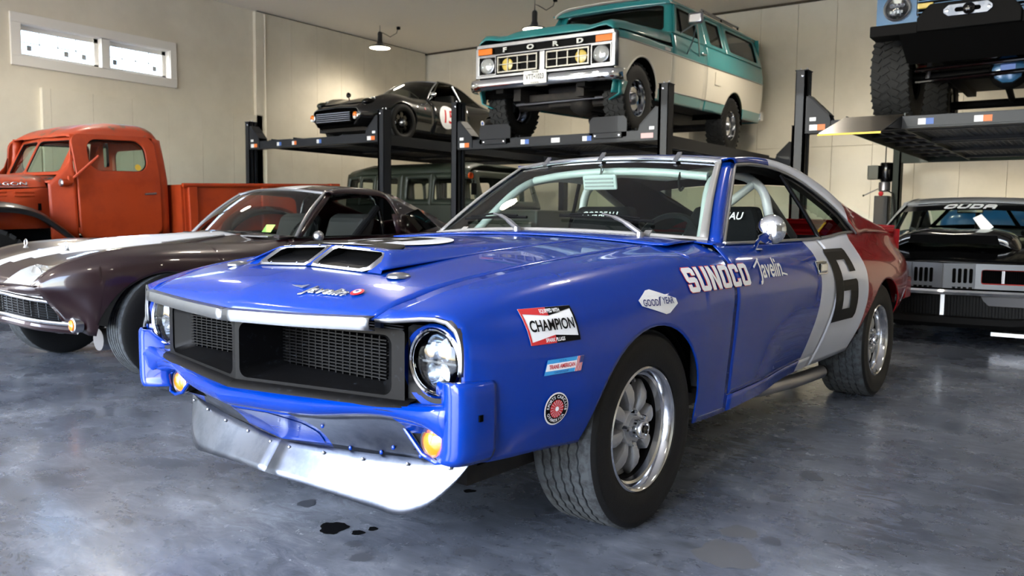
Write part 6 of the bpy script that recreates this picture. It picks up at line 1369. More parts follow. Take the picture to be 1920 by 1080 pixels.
# chrome face
def fx(name, mb, m, parent=None, **k): rk(mb); k.setdefault('smooth', 40); return mb.build(name, m, parent or FD, **k)
gy_ = -.625
fx('grille_backing', MB().box(-.90, .90, gy_ + .02, gy_ + .06, .69, 1.09), 'black_matte', smooth=0)
surr = MB()
for pl in ([(-.935, 1.055), (.935, 1.055), (.92, 1.10), (-.92, 1.10)], [(-.925, .70), (.925, .70), (.93, .735), (-.93, .735)], [(-.935, .955), (.935, .955), (.935, .975), (-.935, .975)], [(-.94, .70), (-.895, .735), (-.90, 1.06), (-.945, 1.06)], [(.895, .735), (.94, .70), (.945, 1.06), (.90, 1.06)], [(-.035, .735), (.035, .735), (.035, .955), (-.035, .955)]): surr.prism(pl, gy_ - .02, gy_ + .03, 'y')
gs_ = fx('grille_surround', surr, 'brushed_chrome', smooth=0, normals=True, bevel=.006)
for s in (1, -1):
    fx('surround_corner', MB().grid(np.array([[(s * .935, gy_ - .015, .70), (s * .945, gy_ - .015, 1.09)], [(s * .965, gy_ + .02, .70), (s * .955, gy_ + .04, 1.09)]]), flip=s < 0), 'brushed_chrome', gs_, solid=.004)
    fx('turn_lamp', MB().box(min(s * .70, s * .905), max(s * .70, s * .905), gy_ - .026, gy_ - .005, .978, 1.052), 'amber', smooth=0, bevel=.005)
    for p_ in ([(.665, .78), (.675, .78), (.675, .735), (.665, .735)],): pass
    bez = MB(); x0, x1 = (.645, .895) if s > 0 else (-.895, -.645)
    for a in ((x0, x1, .945, .955), (x0, x1, .735, .745), (x0, x0 + .01, .745, .945), (x1 - .01, x1, .745, .945)): bez.box(a[0], a[1], gy_ - .022, gy_, a[2], a[3])
    fx('lamp_bezel', bez, 'brushed_chrome', gs_, smooth=0)
    hl_ = fx('headlamp', MB().lathe([(.098, .02), (.098, -.012), (.090, -.016), (.088, -.008)], 32, (s * .77, gy_ - .01, .845), 'y'), 'brushed_chrome')
    fx('headlamp_lens', MB().lathe([(.090, -.006), (.07, -.024), (.035, -.034), (0, -.038)], 28, (s * .77, gy_ - .01, .845), 'y'), 'lamp_cover', hl_)
    fx('lamp_recess', MB().box(x0 + .01, x1 - .01, gy_ + .0, gy_ + .02, .745, .945), 'black_matte', gs_, smooth=0)
    g0, g1 = (.06, .62) if s > 0 else (-.62, -.06); fr_ = MB()
    for a in ((g0, g1, .925, .94), (g0, g1, .75, .765), (g0, g0 + .015, .765, .925), (g1 - .015, g1, .765, .925)): fr_.box(a[0], a[1], gy_ - .03, gy_ + .01, a[2], a[3])
    ins = fx('grille_insert', fr_, 'grille_silver', smooth=0)
    for k in range(1, 4): x = g0 + (g1 - g0) * k / 4; fx('grille_bar', MB().box(x - .006, x + .006, gy_ - .02, gy_ + .015, .765, .925), 'grille_silver', ins, smooth=0)
    fx('grille_bar', MB().box(g0, g1, gy_ - .024, gy_ - .014, .842, .850), 'grille_silver', ins, smooth=0)
    fx('fog_lamp', MB().lathe([(.075, .03), (.074, .0), (.05, -.012), (0, -.018)], 28, (s * .50, gy_ + .008, .845), 'y'), 'fog_yellow')
    fx('bumper_bracket', MB().box(min(s * .5, s * .6), max(s * .5, s * .6), -.70, -.35, .50, .60), 'black_matte', smooth=0)
    # lower teal apron below the fender nose
    fx('front_apron', MB().grid(np.array([[(s * .945, -.55, .56), (s * .93, -.52, .42), (s * .80, -.50, .36)], [(s * .955, -.36, .56), (s * .94, -.42, .42), (s * .80, -.42, .36)]]), flip=s < 0), 'teal_paint', solid=.01)
for ch, x in zip('FORD', (-.52, -.16, .18, .50)): print_on('grille_letter', 'plate_white', FD, lambda a, b, x=x: (x + a, gy_ - .024, 1.012 - .022 + b), text=ch, size=.095, bold=.004, step=0, sx=1.25, sy=.8, solid=.006)
P = []
for x, y in curve(np.array([(-1.02, -.50), (-1.015, -.62), (-.96, -.70), (-.6, -.745), (0, -.76), (.6, -.745), (.96, -.70), (1.015, -.62), (1.02, -.50)]), 4): P.append([(x, y + d, z) for d, z in ((.03, .675), (.0, .668), (-.014, .635), (-.014, .60), (0, .555), (.03, .54))])
bp_ = fx('front_bumper', MB().grid(np.array(P)), 'chrome', smooth=50, solid=.008, normals=True)
pl_ = fx('license_plate', MB().prism(rrect(-.155, .155, .565, .715, .012), -.792, -.786, 'y'), 'plate_white', bp_, smooth=0, normals=True)
for tx, sz, zz in (('TEXAS', .032, .694), ('VTT•1023', .082, .640), ('The Lone Star State', .014, .577)): print_on('plate_lettering', 'black_decal', FD, lambda a, b, zz=zz: (a, -.7935, zz - .027 + b), text=tx, size=sz, bold=.0008, step=0, sx=.72 if sz > .05 else 1.)
# mirror on the left door and its twin
for s in (1, -1):
    hd2 = fx('mirror_head', MB().box(s * 1.20 - .10, s * 1.20 + .10, 1.00, 1.06, 1.385, 1.53), 'brushed_chrome', smooth=40, bevel=.03)
    for pts in ([(.97, 1.10, 1.31), (1.14, 1.08, 1.385), (1.20, 1.06, 1.40)], [(.99, 1.30, 1.08), (1.12, 1.15, 1.20), (1.20, 1.06, 1.38)], [(.98, 1.75, 1.10), (1.10, 1.4, 1.27), (1.20, 1.07, 1.40)]): fx('mirror_strut', MB().tube([(s * a, b, c) for a, b, c in pts], .009, 6), 'brushed_chrome', hd2)
    fx('door_handle', MB().box(min(s * .985, s * 1.01), max(s * .985, s * 1.01), 1.80, 1.95, 1.135, 1.16), 'chrome', smooth=0, bevel=.006)
# rear and underside
fx('rear_panel', MB().grid(np.array([[(v, 4.61 - .12 * max(0, z - 1.2) / .5, z) for z in np.linspace(.42, 1.72, 6)] for v in np.linspace(-.9, .9, 9)])), 'teal_white_paint', solid=.01)
fx('rear_bumper', MB().box(-.95, .95, 4.60, 4.74, .46, .60), 'chrome', smooth=0, bevel=.02)
fx('chassis_frame', MB().box(-.48, -.38, -.5, 4.5, .42, .56).box(.38, .48, -.5, 4.5, .42, .56).box(-.48, .48, -.3, -.2, .42, .5).box(-.48, .48, 2.2, 2.3, .42, .5), 'underbody', smooth=0)
fx('engine_pan', MB().box(-.22, .22, -.15, .55, .35, .6), 'underbody', smooth=0, bevel=.04); fx('floor_underside', MB().box(-.9, .9, .55, 4.55, .44, .50), 'underbody', smooth=0); fx('engine_bay', MB().box(-.62, .62, -.5, .6, .60, 1.0), 'void_dark', smooth=0)
MB().tube([(-.7, 0, .40), (.7, 0, .40)], .055, 10).build('front_axle', 'underbody', FD); MB().ellipsoid((.2, -.02, .40), .16, .16, .15, 16, 10).build('differential', 'underbody', FD); MB().tube([(-.7, 3.25, .40), (.7, 3.25, .40)], .055, 10).build('rear_axle', 'underbody', FD); MB().tube([(-.62, -.22, .40), (.62, -.22, .42)], .018, 8).build('tie_rod', 'steel_grey', FD)
MB().tube([(.25, .6, .48), (.1, 2.2, .46), (0, 3.1, .42)], .045, 10).build('drive_shaft', 'underbody', FD); MB().tube([(-.5, 1.6, .40), (-.55, 2.6, .40)], .09, 12).build('muffler', 'underbody', FD)
fx('bench_seat', MB().box(-.7, .7, 1.7, 1.85, .7, 1.45), 'black_vinyl', smooth=0, bevel=.05); fx('dashboard', MB().box(-.8, .8, 1.05, 1.25, 1.0, 1.31), 'black_vinyl', smooth=0, bevel=.03)
for s in (1, -1):
    for uc, zc, r in (A1, (3.25, .41, .47)):
        P = np.array([(s * x, uc - (r + .01) * math.cos(a), zc + (r + .01) * math.sin(a)) for x in (.50, .93) for a in np.linspace(.1, np.pi - .1, 20)]).reshape(2, 20, 3); MB().grid(P).build('wheel_housing', 'void_dark', FD, smooth=60)
wf = simple_wheel(FD, (.80, 0, .405), .392, .215, .27, face='alloy_bright', spokes=0, slots=8, lugs=(4, 30, .022, .35), grooves=0, dish=.45); copies(wf, [(-.80, 0, .405), (.80, 3.25, .405), (-.80, 3.25, .405)])

# ================================================================ small black coupe on the first lift
mat('coupe_black', (9, 9, 10), .22, 0, 1., coat_rough=.04)
BC = tag(empty('sports_coupe', (-7.60, 7.07, 2.205)), 'small black racing coupe with amber lamps and a white roundel', 'car')
def bc(name, mb, m='coupe_black', both=True, **k):
    k.setdefault('smooth', 40); return pair(mb, name, m, BC, **k) if both else mb.build(name, m, BC, **k)
b0 = Rail([(-.72, .40, .20), (-.4, .58, .17), (0, .70, .16), (1, .70, .16), (2.2, .70, .2), (2.85, .50, .3)])
b1 = Rail([(-.74, .47, .32), (-.4, .68, .36), (0, .765, .42), (1, .755, .40), (2.2, .78, .44), (2.9, .55, .45)])
b2 = Rail([(-.73, .46, .44), (-.5, .60, .52), (-.2, .68, .62), (0, .70, .66), (.5, .69, .64), (1, .685, .66), (1.7, .70, .69), (2.2, .70, .70), (2.9, .50, .60)])
b3 = Rail([(-.72, .42, .455), (-.5, .52, .60), (-.2, .56, .71), (0, .565, .735), (.4, .56, .725), (.8, .60, .735), (1.4, .62, .75), (2.0, .60, .76), (2.9, .44, .63)])
b4 = Rail([(-.72, .22, .465), (-.5, .28, .585), (-.2, .30, .67), (.2, .30, .72), (.7, .33, .765)]); b5 = Rail([(-.73, 0, .47), (-.5, 0, .595), (-.2, 0, .685), (.2, 0, .745), (.7, 0, .785)])
BA1, BA2 = (0, .28, .31), (2.25, .29, .32)
bl_ = [b0, b1, b2, b3]; bc('front_wing', MB().grid(surf(bl_, stations(-.72, .70, .05, [BA1]), 5, (), arch([BA1], 0.))), solid=.006); bc('door', MB().grid(surf(bl_, np.linspace(.705, 1.55, 10), 5)), solid=.006); bc('rear_wing', MB().grid(surf(bl_, stations(1.555, 2.88, .05, [BA2]), 5, (), arch([BA2], 0.))), solid=.006)
P = surf([b3, b4, b5], np.linspace(-.72, .62, 20), 5); P = np.concatenate([P, (P * [-1, 1, 1])[:, ::-1][:, 1:]], 1); bc('bonnet', MB().grid(P), both=False, solid=.006)
bwb = lambda v: (.56 + .16 * (abs(v) / .6) ** 2, .765 - .02 * (abs(v) / .6) ** 2); bwt = lambda v: (1.0 + .10 * (abs(v) / .47) ** 2, 1.10 - .035 * (abs(v) / .47) ** 2)
def bws(s, t): b, tt = bwb(.6 * s), bwt(.47 * s); q = math.sin(math.pi * t) * .02; return ((.6 - .13 * t) * s, b[0] + (tt[0] - b[0]) * t - q, b[1] + (tt[1] - b[1]) * t + q)
MB().grid(np.array([[bws(s, t) for s in np.linspace(-.98, .98, 17)] for t in np.linspace(0.01, .99, 8)]), flip=True).build('windshield', 'dark_glass', BC)
for s in (1, -1): MB().tube([bws(s, t) for t in np.linspace(0, 1, 8)], .012, 6).build('windshield_trim', 'brushed_chrome', BC)
MB().tube([bws(s, 1) for s in np.linspace(-1, 1, 15)], .010, 6).build('windshield_trim', 'brushed_chrome', BC)
bD = curve(np.array([(.49, 1.10, 1.055), (.485, 1.3, 1.06), (.49, 1.5, 1.04), (.52, 1.75, .96), (.57, 1.95, .84), (.60, 2.1, .765), (.55, 2.5, .73), (.44, 2.88, .635)]), 3); bS = curve(np.array([(.46, 1.10, 1.075), (.40, 1.28, 1.105), (.39, 1.5, 1.10), (.38, 1.8, 1.04), (.36, 2.1, .95), (.35, 2.3, .89), (.34, 2.6, .79), (.30, 2.88, .68)]), 3)
bc('roof_side', MB().grid(np.array([[d + (s - d) * t + np.array([.015, 0, .01]) * math.sin(math.pi * t) for t in np.linspace(0, 1, 5)] for d, s in zip(bD, bS)]), flip=True), solid=.006)
MB().grid(np.array([[(bws(s, 1)[0], bws(s, 1)[1], bws(s, 1)[2] + .003) for s in np.linspace(1, -1, 13)]] + [[(c[0] * s, c[1], c[2] + .022 * (1 - s * s)) for s in np.linspace(1, -1, 13)] for c in bS[2:]])).build('roof', 'coupe_black', BC, smooth=50, solid=.006)
for s in (1, -1):
    MB().tube([(s * .62, .78, .745), (s * .49, 1.10, 1.055)], .014, 6).build('door_pillar', 'coupe_black', BC); MB().tube([(s * .487, 1.47, 1.045), (s * .60, 1.60, .75)], .014, 6).build('door_pillar', 'brushed_chrome', BC)
    MB().add([(s * .488, 1.50, 1.03), (s * .52, 1.75, .955), (s * .58, 1.97, .82), (s * .60, 1.62, .765)], [(0, 1, 2, 3)]).build('quarter_glass', 'black_glass', BC, smooth=0)
    pl = MB().lathe([(.055, .03), (.055, -.015), (.045, -.02)], 20, (s * .47, -.74, .335), 'y').build('front_lamp', 'brushed_chrome', BC); MB().ellipsoid((s * .47, -.755, .345), .045, .025, .045, 16, 10).build('amber_lens', 'amber', pl, smooth=60); MB().ellipsoid((s * .47, -.765, .305), .03, .02, .026, 14, 8).build('white_lens', 'plate_white', pl, smooth=60)
    hc = MB().ellipsoid((s * .50, -.46, .55), .085, .17, .07, 20, 12).build('headlamp_cover', 'dark_glass', BC, smooth=60); MB().lathe([(.07, .02), (.068, -.01), (.04, -.03), (0, -.035)], 20, (s * .505, -.42, .575), 'y').build('headlamp', 'lamp_cover', hc)
    mr = MB().tube([(s * .66, .70, .72), (s * .72, .70, .77)], .008, 6).build('door_mirror', 'chrome', BC); MB().ellipsoid((s * .74, .70, .80), .055, .04, .04, 14, 8).build('mirror_shell', 'chrome', mr, smooth=60)
mr = MB().tube([(-.50, .05, .72), (-.52, .05, .78)], .008, 6).build('bonnet_mirror', 'black_gloss', BC); MB().lathe([(0, .04), (.035, .02), (.045, -.01), (0, -.02)], 16, (-.52, .05, .80), 'y').build('mirror_shell', 'black_gloss', mr)
mo = MB().prism([(-.40, .24), (.40, .24), (.36, .40), (-.36, .40)], -.755, -.70, 'y').build('grille_opening', 'void_dark', BC, smooth=0, normals=True)
for k in range(5): MB().box(-.37, .37, -.775, -.76, .262 + k * .03, .270 + k * .03).build('grille_slat', 'steel_grey', mo, smooth=0)
MB().box(-.60, .60, -.5, 2.7, .14, .22).build('floor_pan', 'underbody', BC, smooth=0); MB().box(-.45, .45, -.6, .6, .2, .55).build('engine_bay', 'void_dark', BC, smooth=0)
for s in (1, -1):
    MB().box(s * .3 - .2, s * .3 + .2, 1.45, 1.6, .3, .9).build('seat', 'black_vinyl', BC, smooth=0, bevel=.04)
    for uc, zc, r in (BA1, BA2): P = np.array([(s * x, uc - (r + .01) * math.cos(a), zc + (r + .01) * math.sin(a)) for x in (.45, .72) for a in np.linspace(.1, np.pi - .1, 18)]).reshape(2, 18, 3); MB().grid(P).build('wheel_housing', 'void_dark', BC, smooth=60)
    bsv = side_v(bl_, 6)
    ro = print_on('number_roundel', 'white_decal', BC, lambda a, b, s=s: (s * (bsv(a, b) + .004), a, b), [circle(1.06, .47, .21, 32, ry=.19)], step=.06); print_on('roundel_number', 'red_decal', ro, lambda a, b, s=s: (s * (bsv(1.06 + s * (a - 1.06), b) + .006), 1.06 + s * (a - 1.06), b), text='15', size=.30, bold=.004, shear=.12, step=.06, off=(1.06, .47)); ro2 = print_on('small_roundel', 'white_decal', BC, lambda a, b, s=s: (s * (bsv(a, b) + .004), a, b), [circle(1.95, .46, .045, 20)], step=0); print_on('roundel_core', 'label_blue', ro2, lambda a, b, s=s: (s * (bsv(a, b) + .006), a, b), [circle(1.95, .46, .028, 16)], step=0)
    print_on('wing_badge', 'red_decal', BC, lambda a, b, s=s: (s * (bsv(a, b) + .004), a, b), [[(.49, .55), (.51, .53), (.53, .55), (.51, .58)]], step=0)
wb_ = simple_wheel(BC, (.66, 0, .285), .285, .185, .20, face='black_gloss', spokes=8, grooves=3, dish=.5); copies(wb_, [(-.66, 0, .285), (.66, 2.25, .285), (-.66, 2.25, .285)])

# ================================================================ blue off-roader on the third lift
mat('bronco_blue', (42, 88, 128), .28, .2, .9); mat('spring_red', (120, 36, 24), .5)
BR = tag(empty('off_roader', (1.0, 6.62, 2.025)), 'blue off-roader with black winch bumper and chunky tyres', 'truck')
def br(name, mb, m='bronco_blue', both=False, **k):
    k.setdefault('smooth', 40); return pair(mb, name, m, BR, **k) if both else mb.build(name, m, BR, **k)
br('body_tub', MB().box(-.78, -.74, .55, 3.0, .72, 1.45).box(.74, .78, .55, 3.0, .72, 1.45).box(-.78, .78, .5, 3.0, .72, .76).box(-.78, .78, 2.96, 3.0, .72, 1.45), smooth=0)
br('front_fender', MB().box(.58, .78, -.66, .55, .94, 1.30).box(.70, .78, -.66, -.42, .76, .94), both=True, smooth=0, bevel=.04)
br('hood', MB().grid(np.array([[(v, u, 1.33 + .03 * (1 - (v / .7) ** 2) + .04 * (u + .6)) for v in np.linspace(-.74, .74, 11)] for u in (-.68, -.3, .2, .75)]), flip=True), solid=.02)
gf = lambda a, z: (a, -.68, z)
hole = rrect(-.44, .44, .86, 1.12, .04, 3); gr = ring_panel([(-.78, .78), (.78, .78), (.78, 1.32), (-.78, 1.32)], hole, gf, 3).build('grille_face', 'bronco_blue', BR, smooth=0, solid=.03)
for k in range(8): MB().box(-.44, .44, -.685, -.66, .875 + k * .033, .885 + k * .033).build('grille_bar', 'bronco_blue', gr, smooth=0)
MB().box(-.44, .44, -.62, -.60, .84, 1.14).build('radiator', 'black_matte', BR, smooth=0)
for s in (1, -1):
    hl_ = MB().lathe([(.118, .02), (.118, -.015), (.108, -.022), (.098, -.015), (.095, .0)], 36, (s * .60, -.725, .965), 'y').build('headlamp', 'brushed_chrome', BR); MB().lathe([(.097, -.004), (.07, -.02), (0, -.03)], 32, (s * .60, -.725, .965), 'y').build('headlamp_lens', 'clear_glass', hl_); MB().lathe([(.096, .004), (.0, .012)], 32, (s * .60, -.725, .965), 'y').build('lamp_bowl', 'black_gloss', hl_)
    for i in range(4): MB().box(s * .60 - .06 + i * .03, s * .60 - .04 + i * .03, -.742, -.728, .92, .945).build('led_block', 'lamp_cover', hl_, smooth=0); MB().lathe([(.02, 0), (0, .01)], 12, (s * .60 - .045 + i * .03, -.735, .99), 'y').build('led_reflector', 'lamp_reflector', hl_)
    MB().box(min(s * .30, s * .43), max(s * .30, s * .43), -.735, -.70, .935, .985).build('turn_lamp', 'fog_yellow', BR, smooth=0, bevel=.008)
    MB().prism([(-.86, .70), (-.60, .70), (-.60, .80), (-.86, .80)], s * .40, s * .80, 'x').build('bumper_wing', 'black_matte', BR, smooth=0, normals=True, bevel=.008)
bm_ = MB().prism([(-.40, .70), (.40, .70), (.40, .82), (.30, .93), (-.30, .93), (-.40, .82)], -.90, -.64, 'y').build('winch_bumper', 'black_matte', BR, smooth=0, normals=True, bevel=.008)
MB().grid(np.array([[(v, -.86 + .45 * t, .70 - .20 * t) for v in (-.55, .55)] for t in (0, 1)])).build('skid_plate', 'black_matte', BR, smooth=0, solid=.008)
fl = MB().prism([(-.19, .835), (-.15, .80), (.15, .80), (.19, .835), (.19, .865), (.15, .90), (-.15, .90), (-.19, .865)], -.915, -.90, 'y').build('fairlead', 'aluminium_sheet', bm_, smooth=0, normals=True, bevel=.004); MB().prism(rrect(-.10, .10, .830, .868, .018), -.918, -.914, 'y').build('fairlead_slot', 'void_dark', fl, smooth=0, normals=True); MB().ellipsoid((.01, -.93, .848), .05, .03, .05, 16, 10).build('winch_hook', 'black_gloss', bm_, smooth=60)
for x in (-.16, .16): MB().lathe([(0, -.006), (.012, -.004), (.014, 0)], 10, (x, -.915, .85), 'y').build('bolt', 'chrome', fl)
MB().tube([(-.70, 0, .43), (.70, 0, .43)], .05, 12).build('front_axle', 'black_matte', BR); df = MB().ellipsoid((.26, -.02, .43), .17, .14, .17, 22, 12).build('differential', 'black_matte', BR, smooth=60); MB().lathe([(.135, .0), (.13, -.035), (.10, -.05), (0, -.055)], 10, (.26, -.12, .43), 'y').build('differential_cover', 'bronco_blue', df); MB().box(.20, .32, -.185, -.17, .39, .47).build('cover_plate', 'label_blue', df, smooth=0)
MB().tube([(-.60, -.26, .46), (.62, -.24, .50)], .022, 10).build('tie_rod', 'black_gloss', BR); MB().tube([(-.58, -.22, .36), (.62, -.22, .40)], .022, 10).build('drag_link', 'black_gloss', BR); MB().tube([(-.40, -.05, .58), (.50, .0, .56)], .02, 10).build('track_bar', 'black_gloss', BR)
dm = MB().tube([(-.16, -.25, .575), (.12, -.25, .570)], .028, 14).build('steering_damper', 'spring_red', BR); MB().tube([(.12, -.25, .57), (.36, -.25, .565)], .010, 8).build('damper_rod', 'chrome', dm); print_on('damper_lettering', 'white_decal', dm, lambda a, b: (-.02 + a, -.279 + .002, .573 + b), text='PSC', size=.05, bold=.002, step=0, sx=1.3)
for s in (1, -1):
    t_ = np.linspace(0, 7 * 2 * np.pi, 120); MB().tube(np.stack([s * .48 + .055 * np.cos(t_), .02 + .055 * np.sin(t_), .46 + .30 * t_ / t_[-1]], -1), .009, 6).build('coil_spring', 'spring_red', BR); MB().tube([(s * .42, -.1, .40), (s * .40, -.06, .78)], .022, 10).build('shock_absorber', 'steel_grey', BR); MB().box(s * .40 - .05, s * .40 + .05, -.6, 2.9, .60, .72).build('frame_rail', 'black_matte', BR, smooth=0)
MB().box(-.35, .35, -.4, .6, .60, .95).build('engine', 'void_dark', BR, smooth=0); MB().tube([(-.7, 2.34, .43), (.7, 2.34, .43)], .05, 12).build('rear_axle', 'black_matte', BR); MB().box(-.7, .7, .6, 2.9, .66, .72).build('floor_underside', 'underbody', BR, smooth=0); MB().tube([(.2, .2, .45), (.1, 2.2, .45)], .035, 10).build('drive_shaft', 'black_matte', BR)
wbr = simple_wheel(BR, (.71, 0, .455), .437, .22, .36, face='black_gloss', spokes=6, lugs=(4, 34, .020, .55), grooves=0); copies(wbr, [(-.70, 0, .455), (.70, 2.34, .455), (-.70, 2.34, .455)])

# ================================================================ black muscle car under the third lift
mat('cuda_silver', (172, 174, 178), .35, .35, .5); mat('cuda_grille', (96, 98, 102), .38, .6, .2); mat('cuda_valance', (58, 58, 62), .5, .3); mat('tarp_blue', (30, 92, 150), .4, 0, .3, bump=(9, .8)); mat('red_line', (150, 26, 24), .4)
CU = tag(empty('muscle_car', (.96, 6.2, 0), rz=2), 'black muscle car with silver grille, hood scoop and CUDA on the windshield', 'car')
def cu_(name, mb, m='black_gloss', both=True, **k):
    k.setdefault('smooth', 40); return pair(mb, name, m, CU, **k) if both else mb.build(name, m, CU, **k)
k0 = Rail([(-.90, .80, .30), (0, .88, .24), (1.5, .88, .22), (2.7, .88, .26), (3.6, .80, .4)]); k1 = Rail([(-.92, .84, .50), (0, .95, .50), (1.5, .94, .48), (2.7, .96, .5), (3.65, .84, .52)]); k2 = Rail([(-.94, .84, .66), (-.5, .90, .72), (0, .93, .76), (1.5, .92, .80), (2.7, .94, .85), (3.65, .83, .78)]); k3 = Rail([(-.94, .80, .695), (-.5, .84, .79), (0, .84, .84), (.7, .84, .88), (1.5, .84, .90), (2.7, .82, .95), (3.65, .76, .86)])
k4 = Rail([(-.94, .45, .70), (-.5, .45, .79), (0, .46, .845), (.7, .48, .91)]); k5 = Rail([(-.94, 0, .712), (-.5, 0, .80), (0, 0, .855), (.7, 0, .925)])
KA1, KA2 = (0, .32, .36), (2.743, .33, .37)
kl = [k0, k1, k2, k3]; cu_('front_fender', MB().grid(surf(kl, stations(-.94, .70, .06, [KA1]), 4, (), arch([KA1], 0.))), solid=.006); cu_('door', MB().grid(surf(kl, np.linspace(.705, 1.95, 10), 4)), solid=.006); cu_('quarter_panel', MB().grid(surf(kl, stations(1.955, 3.63, .06, [KA2]), 4, (), arch([KA2], 0.))), solid=.006)
P = surf([k3, k4, k5], np.linspace(-.94, .68, 16), 5); P[..., 1] -= .07 * (1 - np.abs(P[..., 0]) / .84) * np.clip((-.5 - P[..., 1]) / .44, 0, 1); P = np.concatenate([P, (P * [-1, 1, 1])[:, ::-1][:, 1:]], 1); cu_('hood', MB().grid(P), both=False, solid=.006)
sc_ = []
for u, w1, z1 in ((-.42, .40, .86), (-.38, .42, .93), (-.2, .43, .955), (.3, .43, .965), (.62, .42, .94)): sc_.append([(v, u, z) for v, z in curve(np.array([(-w1 - .10, .80), (-w1 - .02, z1 - .03), (-w1 + .05, z1), (0, z1 + .012), (w1 - .05, z1), (w1 + .02, z1 - .03), (w1 + .10, .80)]), 4)])
cu_('hood_scoop', MB().grid(np.array(sc_), flip=True), both=False, smooth=50, solid=.006); MB().prism([(-.36, .85), (.36, .85), (.34, .925), (-.34, .925)], -.425, -.40, 'y').build('scoop_mouth', 'void_dark', CU, smooth=0, normals=True)
ug = lambda v: -1.02 + .085 * abs(v) / .84 * 1.2
gfn2 = lambda o=0.: (lambda a, z: (a, ug(a) - o, z))
for s in (1, -1):
    hole = [(s * a, b) for a, b in rrect(.275, .735, .535, .655, .02, 3)]; out = [(s * a, b) for a, b in ((.235, .495), (.83, .495), (.83, .70), (.235, .70))]
    ring_panel(out, hole, gfn2(), 3).build('grille_surround', 'cuda_grille', CU, smooth=0, solid=.03); fill_panel(hole, gfn2(-.03), 2).build('grille_opening', 'void_dark', CU); loop_tube(hole, gfn2(.002), .008).build('red_border', 'red_line', CU); loop_tube([(s * a, b) for a, b in rrect(.262, .748, .522, .668, .025, 3)], gfn2(.002), .006).build('chrome_border', 'chrome', CU)
    gm = MB()
    for k in range(1, 16): z = .535 + .12 * k / 16; gm.tube([(s * .275, ug(.275) + .015, z), (s * .735, ug(.735) + .015, z)], .0016, 4)
    for k in range(1, 30): x = .275 + .46 * k / 30; gm.tube([(s * x, ug(x) + .018, .535), (s * x, ug(x) + .018, .655)], .0014, 4)
    tag(gm.build('grille_mesh', 'black_plastic', CU, smooth=0), kind='stuff'); MB().box(s * .43 - .01, s * .43 + .01, ug(.43) + .02, ug(.43) + .03, .535, .655).build('grille_strut', 'steel_grey', CU, smooth=0)
    cs_ = fill_panel([(0, .495), (s * .235, .495), (s * .235, .70), (0, .70)], lambda a, z: (a, ug(a) - .02 * (1 - abs(a) / .235), z), 3).build('grille_center', 'cuda_grille', CU, smooth=0, solid=.02)
    for x in (.085, .125, .165, .205): MB().prism(rrect(s * x - .013, s * x + .013, .54, .66, .01, 3), ug(x) - .02 * (1 - x / .235) - .026, ug(x), 'y').build('grille_slot', 'void_dark', cs_, smooth=0, normals=True); MB().box(s * x - .012, s * x + .012, ug(x) - .045, ug(x) - .003, .497, .508).build('lower_slot', 'void_dark', cs_, smooth=0)
MB().tube([(0, -1.05, .70), (0, -1.05, .495)], .012, 8).build('grille_peak', 'cuda_grille', CU)
P = np.array([[(v, ug(v) - .03 - d, z) for d, z in ((-.03, .488), (.03, .482), (.04, .465), (.03, .442), (-.02, .435))] for v in np.linspace(-.86, .86, 21)]); MB().grid(P).build('front_bumper', 'chrome', CU, smooth=50, normals=True, solid=.004)
for s in (1, -1): MB().prism([(s * .30, .40), (s * .34, .36), (s * .84, .36), (s * .84, .44), (s * .28, .44)], -.99, -.95, 'y').build('lower_valance', 'cuda_valance', CU, smooth=0, normals=True)
rd = MB().box(-.70, .70, -.93, -.90, .24, .44).build('radiator', 'black_plastic', CU, smooth=0)
for k in range(60): MB().box(-.69 + k * .0234 - .003, -.69 + k * .0234 + .003, -.937, -.93, .25, .43).build('radiator_fin', 'black_matte', rd, smooth=0)
MB().box(-.015, .015, -.96, -.937, .25, .44).build('center_strut', 'brushed_chrome', CU, smooth=0)
P = np.array([[(v, -1.0 + .12 * (abs(v) / .85) ** 2 - d, z + .06 * max(0, abs(v) - .55) / .3) for d, z in ((-.02, .26), (.02, .25), (.03, .20), (.0, .165), (-.06, .16))] for v in np.linspace(-.85, .85, 21)]); MB().grid(P).build('chin_spoiler', 'black_matte', CU, smooth=50, solid=.006, normals=True); MB().box(.36, .62, -.85, -.80, .10, .13).build('tow_bar', 'steel_grey', CU, smooth=0)
kb = lambda v: (.72 + .16 * (abs(v) / .80) ** 2, .925 - .02 * (abs(v) / .80) ** 2); kt = lambda v: (1.14 + .07 * (abs(v) / .62) ** 2, 1.236 - .03 * (abs(v) / .62) ** 2)
def kws(s, t, o=0.): b, tt = kb(.80 * s), kt(.62 * s); q = math.sin(math.pi * t) * .012; return ((.80 - .18 * t) * s, b[0] + (tt[0] - b[0]) * t - q - o * .6, b[1] + (tt[1] - b[1]) * t + q + o * .8)
MB().grid(np.array([[kws(s, t) for s in np.linspace(-.98, .98, 19)] for t in np.linspace(.01, .99, 9)]), flip=True).build('windshield', 'window_glass', CU); MB().grid(np.array([[kws(s, t, .003) for s in np.linspace(-.98, .98, 19)] for t in np.linspace(.75, .985, 4)]), flip=True).build('sun_strip', 'black_decal', CU)
for s in (1, -1): MB().tube([kws(s, t, .003) for t in np.linspace(0, 1, 9)], .014, 8).build('windshield_trim', 'chrome', CU)
MB().tube([kws(s, 1, .003) for s in np.linspace(-1, 1, 19)], .010, 8).build('windshield_trim', 'chrome', CU)
print_on('windshield_lettering', 'white_decal', CU, lambda a, b: kws(a / .64, .872 + b / .47, .009), block_text('CUDA', h=.08, w=1.3, sw=.32, gap=.20, ch=.24, slant=.45), step=.04)
